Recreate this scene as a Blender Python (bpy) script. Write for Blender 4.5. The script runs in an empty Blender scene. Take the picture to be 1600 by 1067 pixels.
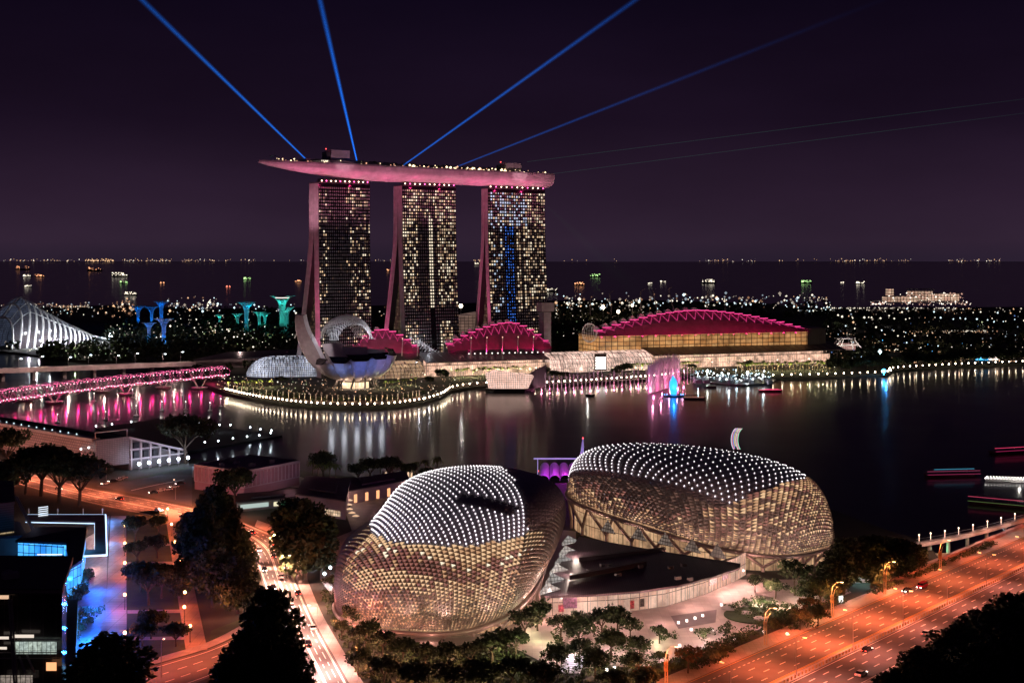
import bpy, math, random
from mathutils import Vector, Matrix
import numpy as np
PI = math.pi
R = random.Random(11)
sc = bpy.context.scene
col = sc.collection
# ------------------------------------------------------------------ camera, sky, exposure
F = 2100.0; HOR = 403.0; CAMH = 118.0          # the lens (in photo pixels), the horizon's row, metres above the water
cd = bpy.data.cameras.new('camera'); cam = bpy.data.objects.new('camera', cd); col.objects.link(cam)
cam.location = (0, 0, CAMH); cam.rotation_euler = (PI/2, 0, 0)
cd.sensor_width = 36; cd.lens = 36*F/1600; cd.shift_y = -(533.5-HOR)/1600
cd.clip_start = 1; cd.clip_end = 200000
sc.camera = cam
w = bpy.data.worlds.new('World'); sc.world = w; w.use_nodes = True
nt = w.node_tree; nt.nodes.clear()
wo = nt.nodes.new('ShaderNodeOutputWorld'); bg = nt.nodes.new('ShaderNodeBackground')
tc = nt.nodes.new('ShaderNodeTexCoord'); sx = nt.nodes.new('ShaderNodeSeparateXYZ'); rp = nt.nodes.new('ShaderNodeValToRGB')
nt.links.new(tc.outputs['Generated'], sx.inputs[0]); nt.links.new(sx.outputs['Z'], rp.inputs[0])
sky = nt.nodes.new('ShaderNodeTexSky'); sky.sky_type = 'NISHITA'; sky.sun_disc = False
sky.sun_elevation = math.radians(-9); sky.sun_rotation = math.radians(200)
e = rp.color_ramp.elements
e[0].position = 0.0; e[0].color = (.0225, .0135, .028, 1)
e[1].position = 1.0; e[1].color = (.003, .0015, .006, 1)
for p_, c_ in ((.012, (.0285, .0155, .0315, 1)), (.045, (.0215, .0108, .0245, 1)), (.10, (.0100, .0047, .0136, 1)), (.19, (.0042, .0021, .0082, 1))):
    q = e.new(p_); q.color = c_
ad = nt.nodes.new('ShaderNodeMixRGB'); ad.blend_type = 'ADD'; ad.inputs[0].default_value = .08
nt.links.new(rp.outputs[0], ad.inputs[1]); nt.links.new(sky.outputs[0], ad.inputs[2])
cn = nt.nodes.new('ShaderNodeTexNoise'); cn.inputs['Scale'].default_value = 3.2; cn.inputs['Detail'].default_value = 5; cm_ = nt.nodes.new('ShaderNodeMapping'); cm_.inputs['Scale'].default_value = (1, 1, 3.2)
nt.links.new(tc.outputs['Generated'], cm_.inputs[0]); nt.links.new(cm_.outputs[0], cn.inputs['Vector'])
cr = nt.nodes.new('ShaderNodeMapRange'); cr.inputs['From Min'].default_value = .3; cr.inputs['From Max'].default_value = .7; cr.inputs['To Min'].default_value = .80; cr.inputs['To Max'].default_value = 1.22; nt.links.new(cn.outputs['Fac'], cr.inputs['Value'])
cl = nt.nodes.new('ShaderNodeMixRGB'); cl.blend_type = 'MULTIPLY'; cl.inputs[0].default_value = 1; nt.links.new(ad.outputs[0], cl.inputs[1]); nt.links.new(cr.outputs[0], cl.inputs[2])
nt.links.new(cl.outputs[0], bg.inputs[0]); nt.links.new(bg.outputs[0], wo.inputs[0]); bg.inputs[1].default_value = 1.0
sc.view_settings.view_transform = 'Standard'; sc.view_settings.look = 'None'
sc.view_settings.exposure = 0; sc.view_settings.gamma = 1
cy = sc.cycles
cy.use_denoising = True; cy.max_bounces = 5; cy.diffuse_bounces = 2; cy.glossy_bounces = 3; cy.transmission_bounces = 3
cy.transparent_max_bounces = 12; cy.volume_bounces = 0; cy.sample_clamp_indirect = 4; cy.caustics_reflective = False; cy.caustics_refractive = False
cy.use_adaptive_sampling = True; cy.adaptive_threshold = .012

# ------------------------------------------------------------------ helpers
def G(px, py, z=0.0):
    Y = F*(CAMH-z)/(py-HOR); return Vector(((px-800)/F*Y, Y, z))
def P(px, py, Y): return Vector(((px-800)/F*Y, Y, CAMH-(py-HOR)*Y/F))
def lerp(a, b, t): return a+(b-a)*t
WO = {}
def org(o): return WO.get(o.name, Vector((0, 0, 0)))

class MB:
    def __init__(s): s.v = []; s.f = []; s.m = []
    def poly(s, pts, m=0):
        b = len(s.v); s.v += [tuple(p) for p in pts]; s.f.append(tuple(range(b, b+len(pts)))); s.m.append(m); return s
    def mesh(s, vs, fs, m=0):
        b = len(s.v); s.v += [tuple(p) for p in vs]
        for k, f in enumerate(fs): s.f.append(tuple(b+i for i in f)); s.m.append(m[k] if isinstance(m, list) else m)
        return s
    def prism(s, pts, z0, z1, m=0, mt=None):
        pts = [(p[0], p[1]) for p in pts]; n = len(pts)
        if sum(pts[i][0]*pts[(i+1) % n][1]-pts[(i+1) % n][0]*pts[i][1] for i in range(n)) < 0: pts = pts[::-1]
        zz0 = z0 if isinstance(z0, (list, tuple)) else [z0]*n; zz1 = z1 if isinstance(z1, (list, tuple)) else [z1]*n
        vs = [(p[0], p[1], a) for p, a in zip(pts, zz0)]+[(p[0], p[1], a) for p, a in zip(pts, zz1)]
        fs = [(i, (i+1) % n, n+(i+1) % n, n+i) for i in range(n)]+[tuple(range(n, 2*n)), tuple(range(n-1, -1, -1))]
        return s.mesh(vs, fs, [m]*n+[m if mt is None else mt, m])
    def box(s, c, d, rz=0, m=0, tilt=None):
        x, y, z = d[0]/2, d[1]/2, d[2]/2
        M = Matrix.Rotation(rz, 3, 'Z')
        if tilt: M = M @ Matrix.Rotation(tilt[0], 3, 'X') @ Matrix.Rotation(tilt[1], 3, 'Y')
        c = Vector(c)
        vs = [c+M @ Vector(q) for q in ((-x, -y, -z), (x, -y, -z), (x, y, -z), (-x, y, -z), (-x, -y, z), (x, -y, z), (x, y, z), (-x, y, z))]
        return s.mesh(vs, [(3, 2, 1, 0), (4, 5, 6, 7), (0, 1, 5, 4), (1, 2, 6, 5), (2, 3, 7, 6), (3, 0, 4, 7)], m)
    def tube(s, path, r, n=5, m=0, cap=True):
        path = [Vector(p) for p in path]; k = len(path); rr = r if isinstance(r, (list, tuple)) else [r]*k
        vs = []; fs = []
        for i, p in enumerate(path):
            d = (path[min(i+1, k-1)]-path[max(i-1, 0)])
            d = d.normalized() if d.length > 1e-9 else Vector((0, 0, 1))
            a = d.cross(Vector((0, 0, 1)) if abs(d.z) < .9 else Vector((1, 0, 0))).normalized(); b = d.cross(a)
            for j in range(n):
                t = 2*PI*j/n; vs.append(p+(a*math.cos(t)+b*math.sin(t))*rr[i])
        for i in range(k-1):
            for j in range(n):
                fs.append((i*n+j, i*n+(j+1) % n, (i+1)*n+(j+1) % n, (i+1)*n+j))
        if cap: fs += [tuple(range(n-1, -1, -1)), tuple(range((k-1)*n, k*n))]
        return s.mesh(vs, fs, m)
    def lathe(s, c, prof, n=12, m=0):
        c = Vector(c); k = len(prof); vs = []; fs = []
        for r, z in prof:
            for j in range(n): t = 2*PI*j/n; vs.append(c+Vector((r*math.cos(t), r*math.sin(t), z)))
        for i in range(k-1):
            for j in range(n): fs.append((i*n+j, i*n+(j+1) % n, (i+1)*n+(j+1) % n, (i+1)*n+j))
        fs += [tuple(range(n-1, -1, -1)), tuple(range((k-1)*n, k*n))]
        return s.mesh(vs, fs, m)
    def ball(s, c, r, m=0):
        q = r*.72
        return s.lathe(Vector(c), [(.3*r, -r*.95), (q, -q), (r, 0), (q, q), (.3*r, r*.95)], 7, m)
    def gem(s, c, r, m=0):
        c = Vector(c); v = [c+Vector(d)*r for d in ((1, 0, 0), (0, 1, 0), (-1, 0, 0), (0, -1, 0), (0, 0, 1), (0, 0, -1))]
        return s.mesh(v, [(0, 1, 4), (1, 2, 4), (2, 3, 4), (3, 0, 4), (1, 0, 5), (2, 1, 5), (3, 2, 5), (0, 3, 5)], m)
    def build(s, name, mats, parent=None, smooth=False, loc=None):
        me = bpy.data.meshes.new(name)
        o0 = org(parent) if parent is not None else Vector(loc or (0, 0, 0))
        me.from_pydata([(a[0]-o0.x, a[1]-o0.y, a[2]-o0.z) for a in s.v], [], s.f)
        mats = mats if isinstance(mats, (list, tuple)) else [mats]
        for q in mats: me.materials.append(q)
        if len(mats) > 1: me.polygons.foreach_set('material_index', s.m)
        if smooth: me.polygons.foreach_set('use_smooth', [True]*len(s.f))
        me.update()
        o = bpy.data.objects.new(name, me); col.objects.link(o)
        if parent is not None: o.parent = parent
        elif loc: o.location = loc
        WO[o.name] = Vector(o0)
        return o

def each(q, name, mats, parent=None, tagger=None):
    """link every separate piece of a shape as an object of its own"""
    par = {}; key = [tuple(round(c*50) for c in v) for v in q.v]
    def find(a):
        while par.get(a, a) != a: a = par[a]
        return a
    for f in q.f:
        r0_ = find(key[f[0]])
        for i in f[1:]:
            r1_ = find(key[i])
            if r1_ != r0_: par[r1_] = r0_
    groups = {}
    for k, f in enumerate(q.f): groups.setdefault(find(key[f[0]]), []).append(k)
    out_ = []
    for ks in groups.values():
        b = MB(); mp = {}
        for k in ks:
            for i in q.f[k]:
                if i not in mp: mp[i] = len(b.v); b.v.append(q.v[i])
            b.f.append(tuple(mp[i] for i in q.f[k])); b.m.append(q.m[k])
        out_.append(b.build(name, mats, parent))
    return out_
def tag(o, label, cat, group=None, kind=None):
    if label: o['label'] = label
    if cat: o['category'] = cat
    if group: o['group'] = group
    if kind: o['kind'] = kind
    return o
def struct(o): o['kind'] = 'structure'; return o
def thing(name, label, cat, loc=(0, 0, 0), group=None):
    o = bpy.data.objects.new(name, None); col.objects.link(o); o.location = loc; o.empty_display_size = .5
    WO[o.name] = Vector(loc); return tag(o, label, cat, group)
def dup(o, loc, rz=0.0, s=1.0, label=None, group=None, par=None):
    c = o.copy(); col.objects.link(c)
    if par is None:
        c.location = loc; c.rotation_euler = (0, 0, rz); c.scale = (s, s, s) if not isinstance(s, (tuple, list)) else s
        if label: c['label'] = label
        if group: c['group'] = group
    else: c.parent = par
    for ch in list(o.children): dup(ch, None, par=c)
    return c

def lamp(kind, loc, power, color, rad=.3, target=None, angle=60, blend=.6):
    l = bpy.data.lights.new('lamp_light', kind); l.energy = power; l.color = color
    if kind == 'AREA': l.size = rad
    else: l.shadow_soft_size = rad
    o = bpy.data.objects.new('lamp_light', l); col.objects.link(o); o.location = loc
    if kind == 'SPOT': l.spot_size = math.radians(angle); l.spot_blend = blend
    if target is not None:
        o.rotation_euler = (Vector(target)-Vector(loc)).to_track_quat('-Z', 'Y').to_euler()
    return o

# ------------------------------------------------------------------ materials
def mat(name, c, rough=.7, metal=0.0, var=.25, scale=.15, bump=0.0, spec=.5, bscale=None):
    m = bpy.data.materials.new(name); m.use_nodes = True; t = m.node_tree; b = t.nodes['Principled BSDF']
    b.inputs['Roughness'].default_value = rough; b.inputs['Metallic'].default_value = metal
    b.inputs['Specular IOR Level'].default_value = spec
    g = t.nodes.new('ShaderNodeTexCoord'); n = t.nodes.new('ShaderNodeTexNoise'); r = t.nodes.new('ShaderNodeValToRGB')
    n.inputs['Scale'].default_value = scale; n.inputs['Detail'].default_value = 5
    t.links.new(g.outputs['Object'], n.inputs['Vector']); t.links.new(n.outputs['Fac'], r.inputs[0])
    lo = [x*(1-var) for x in c[:3]]; hi = [min(1, x*(1+var)) for x in c[:3]]
    r.color_ramp.elements[0].color = (*lo, 1); r.color_ramp.elements[1].color = (*hi, 1)
    r.color_ramp.elements[0].position = .3; r.color_ramp.elements[1].position = .7
    t.links.new(r.outputs[0], b.inputs['Base Color'])
    if bump:
        n2 = t.nodes.new('ShaderNodeTexNoise'); n2.inputs['Scale'].default_value = bscale or scale*6
        t.links.new(g.outputs['Object'], n2.inputs['Vector'])
        bp = t.nodes.new('ShaderNodeBump'); bp.inputs['Strength'].default_value = bump
        t.links.new(n2.outputs['Fac'], bp.inputs['Height']); t.links.new(bp.outputs[0], b.inputs['Normal'])
    return m
def glow(name, c, s, sampled=False):
    m = bpy.data.materials.new(name); m.use_nodes = True; t = m.node_tree; b = t.nodes['Principled BSDF']
    b.inputs['Base Color'].default_value = (.2, .2, .2, 1); b.inputs['Roughness'].default_value = .4
    b.inputs['Emission Color'].default_value = (*c, 1); b.inputs['Emission Strength'].default_value = s
    m.cycles.emission_sampling = 'AUTO' if sampled else 'NONE'
    return m
def litglass(name, c1, c2, s, bw=3.0, bh=3.5, mortar=.03, nscale=.08, frame=(.05, .04, .04), sampled=False, lo=.25):
    """a glazed wall with a lit room behind every pane: the panes differ, the mullions are dark"""
    m = bpy.data.materials.new(name); m.use_nodes = True; t = m.node_tree; b = t.nodes['Principled BSDF']; L = t.links.new
    g = t.nodes.new('ShaderNodeTexCoord'); ge = t.nodes.new('ShaderNodeNewGeometry')
    sp = t.nodes.new('ShaderNodeSeparateXYZ'); L(g.outputs['Object'], sp.inputs[0])
    sn = t.nodes.new('ShaderNodeSeparateXYZ'); L(ge.outputs['True Normal'], sn.inputs[0])
    # distance along the wall = x*(-ny)+y*nx
    a1 = t.nodes.new('ShaderNodeMath'); a1.operation = 'MULTIPLY'; L(sp.outputs['X'], a1.inputs[0]); L(sn.outputs['Y'], a1.inputs[1])
    a2 = t.nodes.new('ShaderNodeMath'); a2.operation = 'MULTIPLY'; L(sp.outputs['Y'], a2.inputs[0]); L(sn.outputs['X'], a2.inputs[1])
    a3 = t.nodes.new('ShaderNodeMath'); a3.operation = 'SUBTRACT'; L(a2.outputs[0], a3.inputs[0]); L(a1.outputs[0], a3.inputs[1])
    cm = t.nodes.new('ShaderNodeCombineXYZ'); L(a3.outputs[0], cm.inputs[0]); L(sp.outputs['Z'], cm.inputs[1])
    br = t.nodes.new('ShaderNodeTexBrick'); br.offset = 0; br.squash = 1
    L(cm.outputs[0], br.inputs['Vector']); br.inputs['Scale'].default_value = 1
    br.inputs['Brick Width'].default_value = bw; br.inputs['Row Height'].default_value = bh
    br.inputs['Mortar Size'].default_value = mortar*bw; br.inputs['Mortar Smooth'].default_value = .1; br.inputs['Bias'].default_value = 0
    br.inputs['Color1'].default_value = (*c1, 1); br.inputs['Color2'].default_value = (*c2, 1); br.inputs['Mortar'].default_value = (*[x*.05 for x in frame], 1)
    n = t.nodes.new('ShaderNodeTexNoise'); n.inputs['Scale'].default_value = nscale; n.inputs['Detail'].default_value = 6; n.inputs['Roughness'].default_value = .7
    L(g.outputs['Object'], n.inputs['Vector'])
    mr = t.nodes.new('ShaderNodeMapRange'); mr.inputs['From Min'].default_value = .35; mr.inputs['From Max'].default_value = .68
    mr.inputs['To Min'].default_value = lo*s; mr.inputs['To Max'].default_value = s; L(n.outputs['Fac'], mr.inputs['Value'])
    L(br.outputs['Color'], b.inputs['Emission Color']); L(mr.outputs[0], b.inputs['Emission Strength'])
    b.inputs['Base Color'].default_value = (*frame, 1); b.inputs['Roughness'].default_value = .15
    m.cycles.emission_sampling = 'AUTO' if sampled else 'NONE'
    return m
def panelled(name, c, bw, bh, gap=.02, dark=.45, rough=.6, metal=0.0, off=0.0, var=.12):
    """boards or panels with visible joints, laid out in the wall's own plane"""
    m = mat(name, c, rough, metal, var, .2); t = m.node_tree; L = t.links.new; b = t.nodes['Principled BSDF']
    g = t.nodes.new('ShaderNodeTexCoord'); ge = t.nodes.new('ShaderNodeNewGeometry')
    sp = t.nodes.new('ShaderNodeSeparateXYZ'); L(g.outputs['Object'], sp.inputs[0])
    sn = t.nodes.new('ShaderNodeSeparateXYZ'); L(ge.outputs['True Normal'], sn.inputs[0])
    def M(op, x, y):
        q = t.nodes.new('ShaderNodeMath'); q.operation = op
        for i, v in enumerate((x, y)):
            if isinstance(v, (int, float)): q.inputs[i].default_value = v
            else: L(v, q.inputs[i])
        return q.outputs[0]
    along = M('SUBTRACT', M('MULTIPLY', sp.outputs['Y'], sn.outputs['X']), M('MULTIPLY', sp.outputs['X'], sn.outputs['Y']))
    flat = M('GREATER_THAN', M('ABSOLUTE', sn.outputs['Z'], 0), .8)
    inv = M('SUBTRACT', 1, flat)
    u = M('ADD', M('MULTIPLY', along, inv), M('MULTIPLY', sp.outputs['X'], flat))
    v = M('ADD', M('MULTIPLY', sp.outputs['Z'], inv), M('MULTIPLY', sp.outputs['Y'], flat))
    cm = t.nodes.new('ShaderNodeCombineXYZ'); L(u, cm.inputs[0]); L(v, cm.inputs[1])
    br = t.nodes.new('ShaderNodeTexBrick'); br.offset = off; L(cm.outputs[0], br.inputs['Vector']); br.inputs['Scale'].default_value = 1
    br.inputs['Brick Width'].default_value = bw; br.inputs['Row Height'].default_value = bh; br.inputs['Mortar Size'].default_value = gap
    br.inputs['Color1'].default_value = (1, 1, 1, 1); br.inputs['Color2'].default_value = (.8, .8, .8, 1); br.inputs['Mortar'].default_value = (dark, dark, dark, 1)
    mx = t.nodes.new('ShaderNodeMixRGB'); mx.blend_type = 'MULTIPLY'; mx.inputs[0].default_value = 1
    src = b.inputs['Base Color'].links[0].from_socket; L(src, mx.inputs[1]); L(br.outputs['Color'], mx.inputs[2]); L(mx.outputs[0], b.inputs['Base Color'])
    return m

WARM = (1, .66, .47); GOLD = (1, .62, .28); WHITE = (1, .93, .85); COOL = (.75, .9, 1); BLUE = (.02, .22, 1); MAG = (1, .02, .22); PINK = (1, .12, .36); SOD = (1, .21, .09)
g_warm = glow('warm_lamp', WARM, 6, True); g_white = glow('white_lamp', WHITE, 6, True); g_cool = glow('cool_lamp', COOL, 7, True)
g_sod = glow('orange_lamp', (1, .38, .14), 14, True); g_mag = glow('magenta_lamp', (1, .1, .35), 5, True); g_blue = glow('blue_lamp', (.05, .35, 1), 6, True)
n_warm = glow('warm_light', WARM, 1.6); n_white = glow('white_light', WHITE, 1.6); n_cool = glow('cool_light', (.7, .9, 1), 1.4)
n_dim = glow('dim_light', (1, .6, .35), .5); n_blue = glow('blue_light', (.03, .2, 1), 1.2); n_red = glow('red_light', (1, .08, .08), 3); n_green = glow('green_light', (.45, 1, .35), 1.5)
n_orange = glow('amber_light', (1, .45, .2), 1.3); n_teal = glow('teal_light', (.1, .9, .8), 1.2)
asphalt = mat('asphalt', (.085, .078, .078), .75, var=.3, scale=.12, bump=.1)
paving = panelled('paving', (.30, .27, .26), 2.0, 2.0, .05, .6)
concrete = mat('concrete', (.36, .33, .32), .8, var=.2, scale=.1)
darkconc = mat('dark_concrete', (.14, .13, .13), .8, var=.25, scale=.1)
soil = mat('soil', (.035, .035, .026), .95, var=.5, scale=.05)
lawn = mat('lawn_grass', (.03, .05, .016), .95, var=.4, scale=.15, bump=.2)
white = mat('white_paint', (.78, .76, .75), .45, var=.06)
grey = mat('grey_metal', (.35, .34, .35), .4, .6, .1)
steel = mat('brushed_steel', (.5, .48, .5), .35, .8, .1)
black = mat('black_metal', (.02, .02, .022), .45, .2, .2)
darkroof = panelled('dark_roof', (.045, .038, .045), 1.2, 40, .08, .5, rough=.5)
leaf = mat('leaf', (.06, .085, .032), .75, var=.7, scale=.35)
leaf2 = mat('dark_leaf', (.034, .046, .02), .8, var=.7, scale=.4)
leaf3 = mat('fresh_leaf', (.15, .20, .045), .7, var=.6, scale=.6)
bark = mat('bark', (.09, .065, .045), .9, var=.3, scale=1.5)
glassdark = mat('dark_glass', (.012, .011, .014), .12, .0, .2, spec=.7)
# ================================================================== WATER, LAND, ROADS
def spl(pts, n=8):
    """Catmull-Rom through world points"""
    pts = [Vector(p) for p in pts]; out = []
    for i in range(len(pts)-1):
        a = pts[max(i-1, 0)]; b = pts[i]; c = pts[i+1]; d = pts[min(i+2, len(pts)-1)]
        for k in range(n):
            t = k/n
            out.append(.5*((2*b)+(c-a)*t+(2*a-5*b+4*c-d)*t*t+(3*b-a-3*c+d)*t**3))
    out.append(pts[-1]); return out
def ribbon(name, m, L, Rr, z, n=8, kind=True):
    a = spl([G(x, y, z) for x, y in L], n); b = spl([G(x, y, z) for x, y in Rr], n)
    q = MB(); k = min(len(a), len(b))
    for i in range(k-1): q.poly([a[i], a[i+1], b[i+1], b[i]])
    o = q.build(name, m)
    return struct(o) if kind else o

wm = bpy.data.materials.new('bay_water'); wm.use_nodes = True; t = wm.node_tree; b = t.nodes['Principled BSDF']
b.inputs['Base Color'].default_value = (.010, .006, .012, 1); b.inputs['Roughness'].default_value = .17; b.inputs['IOR'].default_value = 1.33
g = t.nodes.new('ShaderNodeTexCoord'); mp = t.nodes.new('ShaderNodeMapping'); mp.inputs['Scale'].default_value = (.05, .16, 1); mp.inputs['Rotation'].default_value = (0, 0, .25)
n = t.nodes.new('ShaderNodeTexNoise'); n.inputs['Scale'].default_value = 1; n.inputs['Detail'].default_value = 5; n.inputs['Roughness'].default_value = .6
bp = t.nodes.new('ShaderNodeBump'); bp.inputs['Strength'].default_value = .07; bp.inputs['Distance'].default_value = 1.0
t.links.new(g.outputs['Object'], mp.inputs[0]); t.links.new(mp.outputs[0], n.inputs['Vector']); t.links.new(n.outputs['Fac'], bp.inputs['Height']); t.links.new(bp.outputs[0], b.inputs['Normal'])
# the bay is rippled at two scales: smooth facets that mirror the lamps, and a fine chop that spreads their light
b.inputs['Roughness'].default_value = .10
b2 = t.nodes.new('ShaderNodeBsdfPrincipled'); b2.inputs['Base Color'].default_value = (.012, .007, .013, 1); b2.inputs['Roughness'].default_value = .36; b2.inputs['IOR'].default_value = 1.33
t.links.new(bp.outputs[0], b2.inputs['Normal']); n2 = t.nodes.new('ShaderNodeTexNoise'); n2.inputs['Scale'].default_value = .012; t.links.new(g.outputs['Object'], n2.inputs['Vector'])
r2 = t.nodes.new('ShaderNodeMapRange'); r2.inputs['To Min'].default_value = .35; r2.inputs['To Max'].default_value = .75; t.links.new(n2.outputs['Fac'], r2.inputs['Value'])
mx = t.nodes.new('ShaderNodeMixShader'); t.links.new(r2.outputs[0], mx.inputs[0]); t.links.new(b.outputs[0], mx.inputs[1]); t.links.new(b2.outputs[0], mx.inputs[2])
t.links.new(mx.outputs[0], [n_ for n_ in t.nodes if n_.type == 'OUTPUT_MATERIAL'][0].inputs['Surface'])
q = MB(); q.poly([(-60000, -400, 0), (60000, -400, 0), (60000, 41000, 0), (-60000, 41000, 0)]); struct(q.build('water', wm))

NZ = 3.0
pts = [G(x, y, 0) for x, y in ((-500, 706), (0, 706), (150, 712), (282, 722), (335, 728), (440, 734), (480, 746), (560, 754), (700, 745), (850, 748), (925, 748), (1000, 752), (1150, 778), (1300, 806), (1400, 844), (1447, 856), (1464, 880), (1535, 936), (1700, 966), (2100, 1010), (2900, 1100))]
pts += [Vector((330, -60, 0)), Vector((-420, -60, 0))]
q = MB(); q.prism(pts, -2, NZ, 0); struct(q.build('ground', [soil]))

# the far shore: the point in front of the towers, the gardens and the reclaimed land behind
far = [G(x, y, 0) for x, y in ((-700, 552), (0, 552), (22, 553), (75, 561), (115, 566), (240, 571), (312, 590), (322, 606), (365, 621), (425, 632), (485, 638), (545, 640), (605, 639), (662, 632), (690, 624), (706, 614), (735, 609), (762, 607), (840, 606), (900, 604), (1005, 597), (1060, 592), (1085, 591), (1205, 594), (1300, 592), (1388, 588), (1396, 582), (1500, 575), (1600, 571), (1800, 564), (2400, 556))]
far += [G(x, y, 0) for x, y in ((2400, 478), (1600, 482), (1450, 486), (1290, 487), (1200, 476), (1000, 470), (860, 471), (700, 476), (480, 482), (330, 484), (190, 478), (60, 482), (-700, 480))]
q = MB(); q.prism(far, -2, 2.6, 0); struct(q.build('far_land', [soil]))
# the low strip of breakwater land across the right half of the strait and the one on the left
q = MB(); q.prism([G(x, y, 0) for x, y in ((1270, 486), (1520, 488), (1700, 486), (1700, 481), (1500, 482), (1285, 482))], -2, 3, 0); struct(q.build('breakwater_land', [soil]))

# far coast and its low hills
for (x0, x1, hmax, sd) in ((-200, 470, 14, 1), (520, 900, 12, 2), (1080, 1700, 14, 3)):
    rr = random.Random(sd); q = MB(); Y = 37000; n = 40; top = []
    for i in range(n+1):
        t_ = i/n; h = hmax*math.sin(PI*t_)**.5*(.5+.5*rr.random()); top.append((((x0+(x1-x0)*t_)-800)/F*Y, h))
    for i in range(n):
        (xa, ha), (xb, hb) = top[i], top[i+1]
        q.poly([(xa, Y, -1), (xb, Y, -1), (xb, Y, hb), (xa, Y, ha)]); q.poly([(xa, Y, ha), (xb, Y, hb), (xb, Y+900, 0), (xa, Y+900, 0)])
    struct(q.build('hills', mat('far_hill', (.05, .04, .05), .9)))

# ---- the big road on the right (two carriageways, median barrier) and its bridge
RO = Vector((66, 385.8, 0)); RD = Vector((.653, .757, 0)).normalized(); RN = Vector((RD.y, -RD.x, 0))
def RW(t, s, z=NZ): p = RO+RD*t+RN*s; p.z = z; return p
def rstrip(name, m, t0, t1, s0, s1, z0, z1, kind=True):
    q = MB(); q.prism([RW(t0, s0), RW(t1, s0), RW(t1, s1), RW(t0, s1)], z0, z1); o = q.build(name, m); return struct(o) if kind else o
T0, T1 = -190, 420
rstrip('road', asphalt, T0, T1, 0, 18.2, 1.2, NZ+.05)
rstrip('road', asphalt, T0, T1, 21, 36.5, 1.2, NZ+.05)
rstrip('median_kerb', concrete, T0, T1, 18.2, 21, 1.3, NZ+.2)
rstrip('pavement', paving, T0, T1, -7.0, 0, 1.3, NZ+.18)
rstrip('pavement', paving, T0, T1, 36.5, 41, 1.3, NZ+.18)
paint = mat('road_paint', (.75, .72, .68), .6, var=.15, scale=2)
ypaint = mat('yellow_paint', (.62, .36, .06), .6, var=.2, scale=2)
q = MB(); zz = NZ+.062
for k, s in enumerate((3.6, 7.2, 10.9, 14.5)):
    t_ = T0+k*1.7
    while t_ < T1:
        L_ = 1.2 if k == 0 else 3.2
        q.poly([RW(t_, s-.13, zz), RW(t_+L_, s-.13, zz), RW(t_+L_, s+.13, zz), RW(t_, s+.13, zz)]); t_ += 2.6 if k == 0 else 9
for s in (24.6, 28.3, 32):
    t_ = T0
    while t_ < T1:
        q.poly([RW(t_, s-.16, zz), RW(t_+3.4, s-.16, zz), RW(t_+3.4, s+.16, zz), RW(t_, s+.16, zz)]); t_ += 8
for s, w_ in ((21.6, .24), (36.0, .24)): q.poly([RW(T0, s-w_/2, zz), RW(T1, s-w_/2, zz), RW(T1, s+w_/2, zz), RW(T0, s+w_/2, zz)])
struct(q.build('road_markings', paint))
q = MB()
for s, w_ in ((.45, .2), (17.6, .26), (17.1, .2)): q.poly([RW(T0, s-w_/2, zz), RW(T1, s-w_/2, zz), RW(T1, s+w_/2, zz), RW(T0, s+w_/2, zz)])
struct(q.build('yellow_lines', ypaint))
bar = thing('median_barrier', 'long yellow post and rail barrier between the two carriageways of the wide road', 'barrier', RW(0, 20))
q = MB(); t_ = -150
while t_ < 300: q.box(RW(t_, 20.4, NZ+.65), (.22, .5, .9), math.atan2(RD.y, RD.x)); t_ += 2.0
q.build('post', mat('barrier_yellow', (.6, .38, .16), .6), bar)['kind'] = 'stuff'
q = MB(); q.tube([RW(-150, 20.4, NZ+.95), RW(300, 20.4, NZ+.95)], .09, 6); q.tube([RW(-150, 20.4, NZ+.6), RW(300, 20.4, NZ+.6)], .07, 6); q.build('rail', grey, bar)

# ---- the curving avenue on the left
Lp = [(-60, 718), (20, 733), (140, 762), (225, 778), (300, 793), (352, 806), (396, 822), (440, 845), (460, 900), (488, 965), (526, 1034), (575, 1120)]
Rp = [(-60, 736), (10, 752), (110, 779), (190, 797), (262, 812), (325, 826), (372, 845), (395, 872), (412, 915), (438, 985), (470, 1060), (500, 1140)]
ribbon('avenue', asphalt, Lp, Rp, NZ+.02)
mid = lambda f: [(lerp(a[0], c[0], f), lerp(a[1], c[1], f)) for a, c in zip(Lp, Rp)]
q = MB()
def line(q, pts, w_, z, dash=None, n=14):
    p = spl([G(x, y, z) for x, y in pts], n); acc = 0
    for i in range(len(p)-1):
        d = (p[i+1]-p[i]); s_ = Vector((-d.y, d.x, 0)).normalized()*w_/2
        acc += d.length
        if dash and int(acc/dash) % 2: continue
        q.poly([p[i]-s_, p[i+1]-s_, p[i+1]+s_, p[i]+s_])
for f, w_, ds in ((.06, .3, None), (.09, .16, None), (.2, .24, 3), (.34, .24, 3), (.47, .3, None), (.51, .3, None), (.63, .24, 3), (.78, .24, 3), (.90, .16, None), (.93, .3, None)): line(q, mid(f), w_, NZ+.034, ds)  # lane lines, with continuous ones added in place of the headlight streaks
struct(q.build('avenue_lane_and_trail_lines', paint))
ribbon('pavement', paving, [(402, 812), (450, 835), (476, 895), (503, 958), (545, 1030), (600, 1115)], [(398, 822), (441, 845), (461, 900), (489, 965), (527, 1034), (576, 1120)], NZ+.16)
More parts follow.
